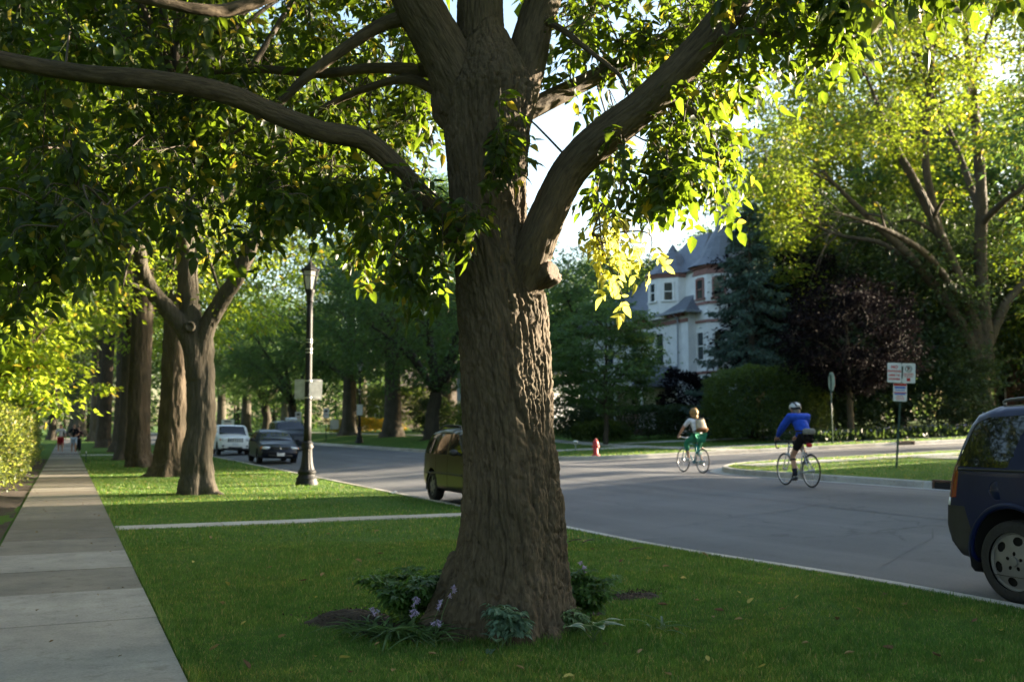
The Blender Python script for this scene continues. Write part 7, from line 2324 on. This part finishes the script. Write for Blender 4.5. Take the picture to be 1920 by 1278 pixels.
def scape(label, px, py, d, fx, fy, fd, seed):
    rng = np.random.default_rng(seed); c = P(px, py, d); c = np.array([c[0], c[1], float(lawnz(c[0], c[1]))]); top = P(fx, fy, fd)-c
    t = thing('hosta_flower', label, 'flower', tuple(c), 0, 'lilac hosta flowers round the trunk'); s = MB(); p = MB()
    cv = curve([np.zeros(3), top*[.45, .45, .55], top], 6)
    s.join(tube(cv, np.linspace(.0032, .0018, len(cv)), 5))
    for k in range(5):
        b = cv[-1-k//2]+np.array([0, 0, .01]); a = rng.uniform(0, 6.28); dv = nrm(np.array([math.cos(a), math.sin(a), -.9]))
        s.join(tube([b, b+dv*.012], [.001, .001], 3, cap=False))
        ln = .036
        tb = tube([b+dv*.01, b+dv*ln*.6, b+dv*ln], [.003, .006, .009], 6, cap=False); p.join(tb)
        for q in range(6):
            a2 = q*np.pi/3; w = nrm(np.cross(dv, [0, 0, 1])*math.cos(a2)+np.cross(dv, np.cross(dv, [0, 0, 1]))*math.sin(a2))
            V, F = leaf_quads([b+dv*ln*.9+w*.006], [dv*.6+w*.8], [dv-w], [.019], [.008]); p.add(V, F)
    obj('stem', s, M_stem, t, world=False); obj('petals', p, M_lilac, t, world=False)
for k, a in enumerate([(735, 1195, 7.05, 702, 1138, 7.15, 'leftmost lilac flower over the mulch mound'), (770, 1195, 7.02, 780, 1118, 7.1, 'lilac flower standing above the dark leafy bush'), (775, 1198, 7.0, 778, 1142, 7.05, 'lilac flower low in the strap leaves'),
                       (815, 1198, 6.95, 852, 1096, 7.0, 'highest lilac flower, against the left flare of the trunk'), (800, 1198, 6.98, 832, 1124, 7.0, 'lilac flower just left of the trunk flare'), (815, 1200, 6.92, 818, 1162, 6.95, 'lowest lilac flower near the fallen stick'),
                       (1095, 1120, 7.7, 1092, 1052, 7.7, 'small lilac flower on the right side of the trunk')]):
    scape(a[6], *a[:6], 20+k)
s0, s1 = GT(838, 1186), GT(872, 1203)
stk = tube(curve([s0+[0, 0, .05], (s0+s1)/2+[0, 0, .04], s1+[0, 0, .012]], 4), [.018, .019, .02, .019, .02, .019, .018, .018, .016], 9)
tag(obj('stick', stk, M_bark), 'broken brown stick poking out of the mulch in front of the trunk', 'stick')
for k, (x, y, x2, y2) in enumerate(((1066, 1022, 1090, 1018), (1092, 1024, 1112, 1018), (1180, 1038, 1205, 1034))):
    a, b = GT(x, y), GT(x2, y2)
    tag(obj('twig', tube(curve([a+[0, 0, .05], (a+b)/2+[0, 0, .06], b+[0, 0, .05]], 3), .007, 6), M_bark), ['dry twig on the lawn right beside the trunk', 'second dry twig just right of the first by the trunk', 'dry twig on the lawn halfway to the kerb'][k], 'twig')

# fallen leaves
def leafmesh(mats, seed, L):
    rng = np.random.default_rng(seed); m = MB()
    broad_leaf(m, (0, 0, .0), (1, 0, .05), L, L*.55, arch=-.5+rng.uniform(-.3, .3), edge=False, nu=8, nv=3, fold=.5, st_=.15)
    return m
LK = [(leafmat('fallen_leaf_tan', (.30, .21, .10), (.2, .14, .05), .25, .7, .25), 'curled tan leaf fallen on the grass', 'tan leaves fallen on the lawn'),
      (leafmat('fallen_leaf_yellow', (.42, .36, .10), (.3, .25, .05), .25, .6, .2), 'pale yellow leaf fallen on the grass', 'yellow leaves fallen on the lawn'),
      (leafmat('fallen_leaf_brown', (.14, .08, .045), (.08, .05, .02), .2, .8, .3), 'dry brown leaf fallen on the grass', 'brown leaves fallen on the lawn')]
srcs = []
for k, (m_, l, g_) in enumerate(LK):
    o = obj('fallen_leaf', leafmesh(m_, k, .085), m_); tag(o, l, 'leaf', g_); srcs.append(o)
spots = [(633, 1241), (640, 1053), (865, 1245), (1195, 1235), (1338, 1165), (1360, 1152), (1400, 1140), (1395, 1167), (1490, 1130), (1475, 1148), (1570, 1170), (1620, 1155), (1300, 1130), (1255, 1140), (1390, 1120), (1440, 1075), (1420, 1100), (1540, 1085), (1660, 1122), (1700, 1140), (1760, 1155), (1820, 1175), (1880, 1190),
         (985, 1265), (1080, 1275), (1110, 1205), (1140, 1218), (820, 1235), (740, 1262), (655, 1270), (590, 1240), (520, 1205), (450, 1180), (420, 1140), (560, 1095), (600, 1087), (680, 1060), (705, 1042), (590, 1128), (500, 1070), (430, 1105), (395, 1015), (790, 1005), (700, 1000), (620, 1005), (1160, 1060), (1225, 1052), (1240, 1068), (1290, 1090), (1330, 1050), (1115, 1035), (1500, 1215), (1580, 1235), (1680, 1225), (1330, 1250), (1245, 1270), (1420, 1262), (1850, 1250), (1765, 1240), (1270, 1190), (390, 1230), (470, 1265), (360, 1060), (700, 1220)]
for k, (x, y) in enumerate(spots):
    c = GT(x, y); i = [1, 0, 2, 0, 0, 2, 1, 0][k % 8]
    o = srcs[i] if k in (0, 1, 2) and i == [1, 0, 2][k] else srcs[i].copy()
    if o.name not in COL.objects:
        COL.objects.link(o)
    o.location = (c[0], c[1], c[2]+.034); o.rotation_euler = (RNG.uniform(-.4, .4), RNG.uniform(-.4, .4), RNG.uniform(0, 6.28)); s = RNG.uniform(.45, .95); o.scale = (s, s, s)

# litter along the gutter and on the walk
n = 520
gxx = np.where(RNG.random(n) < .88, X0+.05+np.abs(RNG.normal(size=n))*.16, RNG.uniform(-.7, .72, n)); gyy = RNG.uniform(5.5, 40, n)
lt = MB()
lt.add(*leaf_quads(np.column_stack([gxx, gyy, np.where(gxx > 6, roadz(gxx, gyy)+.014, .028)]), RNG.normal(size=(n, 3))*[1, 1, .12], RNG.normal(size=(n, 3))*.25+[0, 0, 1], RNG.uniform(.02, .07, n), RNG.uniform(.01, .035, n)))
o = obj('leaf_litter', lt, leafmat('litter', (.20, .13, .06), (.1, .06, .02), .15, .8, .6)); o['kind'] = 'stuff'

# grass
def grass(n, fy, seed, hgt, wid, spread_far=1.0):
    rng = np.random.default_rng(seed)
    x, y = fy(n, rng)
    ok = (sd_road(x, y) > KW+.03) & ((np.abs(x) > .715)) & ~in_mulch(x, y, .8) & ~((x > .70) & (x < X0-KW) & (((y > 15.74) & (y < 16.31)) | ((y > 57) & (y < 58.6)))) & (np.hypot(x-HB[0], y-HB[1]) > .40) & ~((x < -.6) & (y > 10))
    x, y = x[ok], y[ok]; n = len(x)
    z = lawnz(x, y)
    p = np.column_stack([x, y, z-.005])
    pat = fbm(np.column_stack([x*1.1, y*1.1, 0*x]), 3, 8)
    h = hgt*rng.uniform(.55, 1.15, n)*(1+.30*pat)*(1+.7*np.exp(-((np.abs(x)-.73)/.05)**2)+.9*np.exp(-((np.hypot(x-HB[0], y-HB[1])-.45)/.12)**2)+.6*(rng.random(n) < .02)); a = rng.uniform(0, 6.28, n)
    ln = np.column_stack([np.cos(a), np.sin(a), 0*a])*rng.uniform(.1, .75, n)[:, None]*h[:, None]
    b = rng.uniform(0, 6.28, n); wv = np.column_stack([np.cos(b), np.sin(b), 0*b])*wid*rng.uniform(.7, 1.3, n)[:, None]
    mid = p+ln*.35; mid[:, 2] += h*.6; tip = p+ln; tip[:, 2] += h
    V = np.stack([p-wv*.5, p+wv*.5, mid+wv*.36, mid-wv*.36, tip], 1).reshape(-1, 3)
    k = np.arange(n)[:, None]*5
    return V, k+np.array([[0, 1, 2, 3]]), k+np.array([[3, 2, 4]])
def wedge(d0, d1, pw):
    def f(n, rng):
        d = d0*(d1/d0)**(rng.random(n)**pw); s = rng.uniform(-.56, .56, n)
        q = Cv[None]+d[:, None]*(np.array([Fv[0], Fv[1], 0])/math.cos(PITCH)+s[:, None]*Rv)
        return q[:, 0], q[:, 1]
    return f
gm = MB()
for n, f, seed, h, w in ((430000, wedge(5.2, 13, 1.0), 1, .042, .0055), (170000, wedge(12, 34, .9), 2, .045, .011), (70000, wedge(30, 62, .9), 3, .05, .025)):
    V, Q, T = grass(n, f, seed, h, w)
    k = gm.n; gm.add(V, Q); gm.F.append((T+k, 0))
o = obj('grass', gm, M_grass); o['kind'] = 'stuff'
# ------------------------------------------------------------------ light
w = bpy.data.worlds.new('World'); S.world = w
w.use_nodes = True
nt = w.node_tree; nt.nodes.clear()
out = nt.nodes.new('ShaderNodeOutputWorld'); bg = nt.nodes.new('ShaderNodeBackground'); sk = nt.nodes.new('ShaderNodeTexSky')
sk.sky_type = 'NISHITA'; sk.sun_disc = False
sk.sun_elevation = R_(SUN_EL); sk.sun_rotation = R_(SUN_AZ)
sk.air_density = 1.0; sk.dust_density = 2.0; sk.ozone_density = 1.0
bg.inputs['Strength'].default_value = .07
nt.links.new(sk.outputs[0], bg.inputs[0]); nt.links.new(bg.outputs[0], out.inputs[0])
sun = bpy.data.lights.new('sun', 'SUN'); so = bpy.data.objects.new('sun', sun); COL.objects.link(so)
sun.energy = 5.0; sun.angle = R_(.55); sun.color = (1.0, .84, .62)
sd3 = Vector((math.sin(R_(SUN_AZ))*math.cos(R_(SUN_EL)), math.cos(R_(SUN_AZ))*math.cos(R_(SUN_EL)), math.sin(R_(SUN_EL))))
so.rotation_euler = sd3.to_track_quat('Z', 'Y').to_euler()
so.location = sd3*60
S.view_settings.view_transform = 'Standard'; S.view_settings.look = 'None'
S.view_settings.exposure = EXPO; S.view_settings.gamma = 1
S.render.engine = 'CYCLES'
cy = S.cycles
cy.use_denoising = True
try:
    cy.denoiser = 'OPENIMAGEDENOISE'; cy.denoising_input_passes = 'RGB_ALBEDO_NORMAL'
except Exception:
    pass
cy.max_bounces = 7; cy.diffuse_bounces = 4; cy.glossy_bounces = 3; cy.transmission_bounces = 6; cy.transparent_max_bounces = 6
cy.sample_clamp_indirect = 8; cy.use_adaptive_sampling = True; cy.adaptive_threshold = .015
cy.caustics_reflective = False; cy.caustics_refractive = False
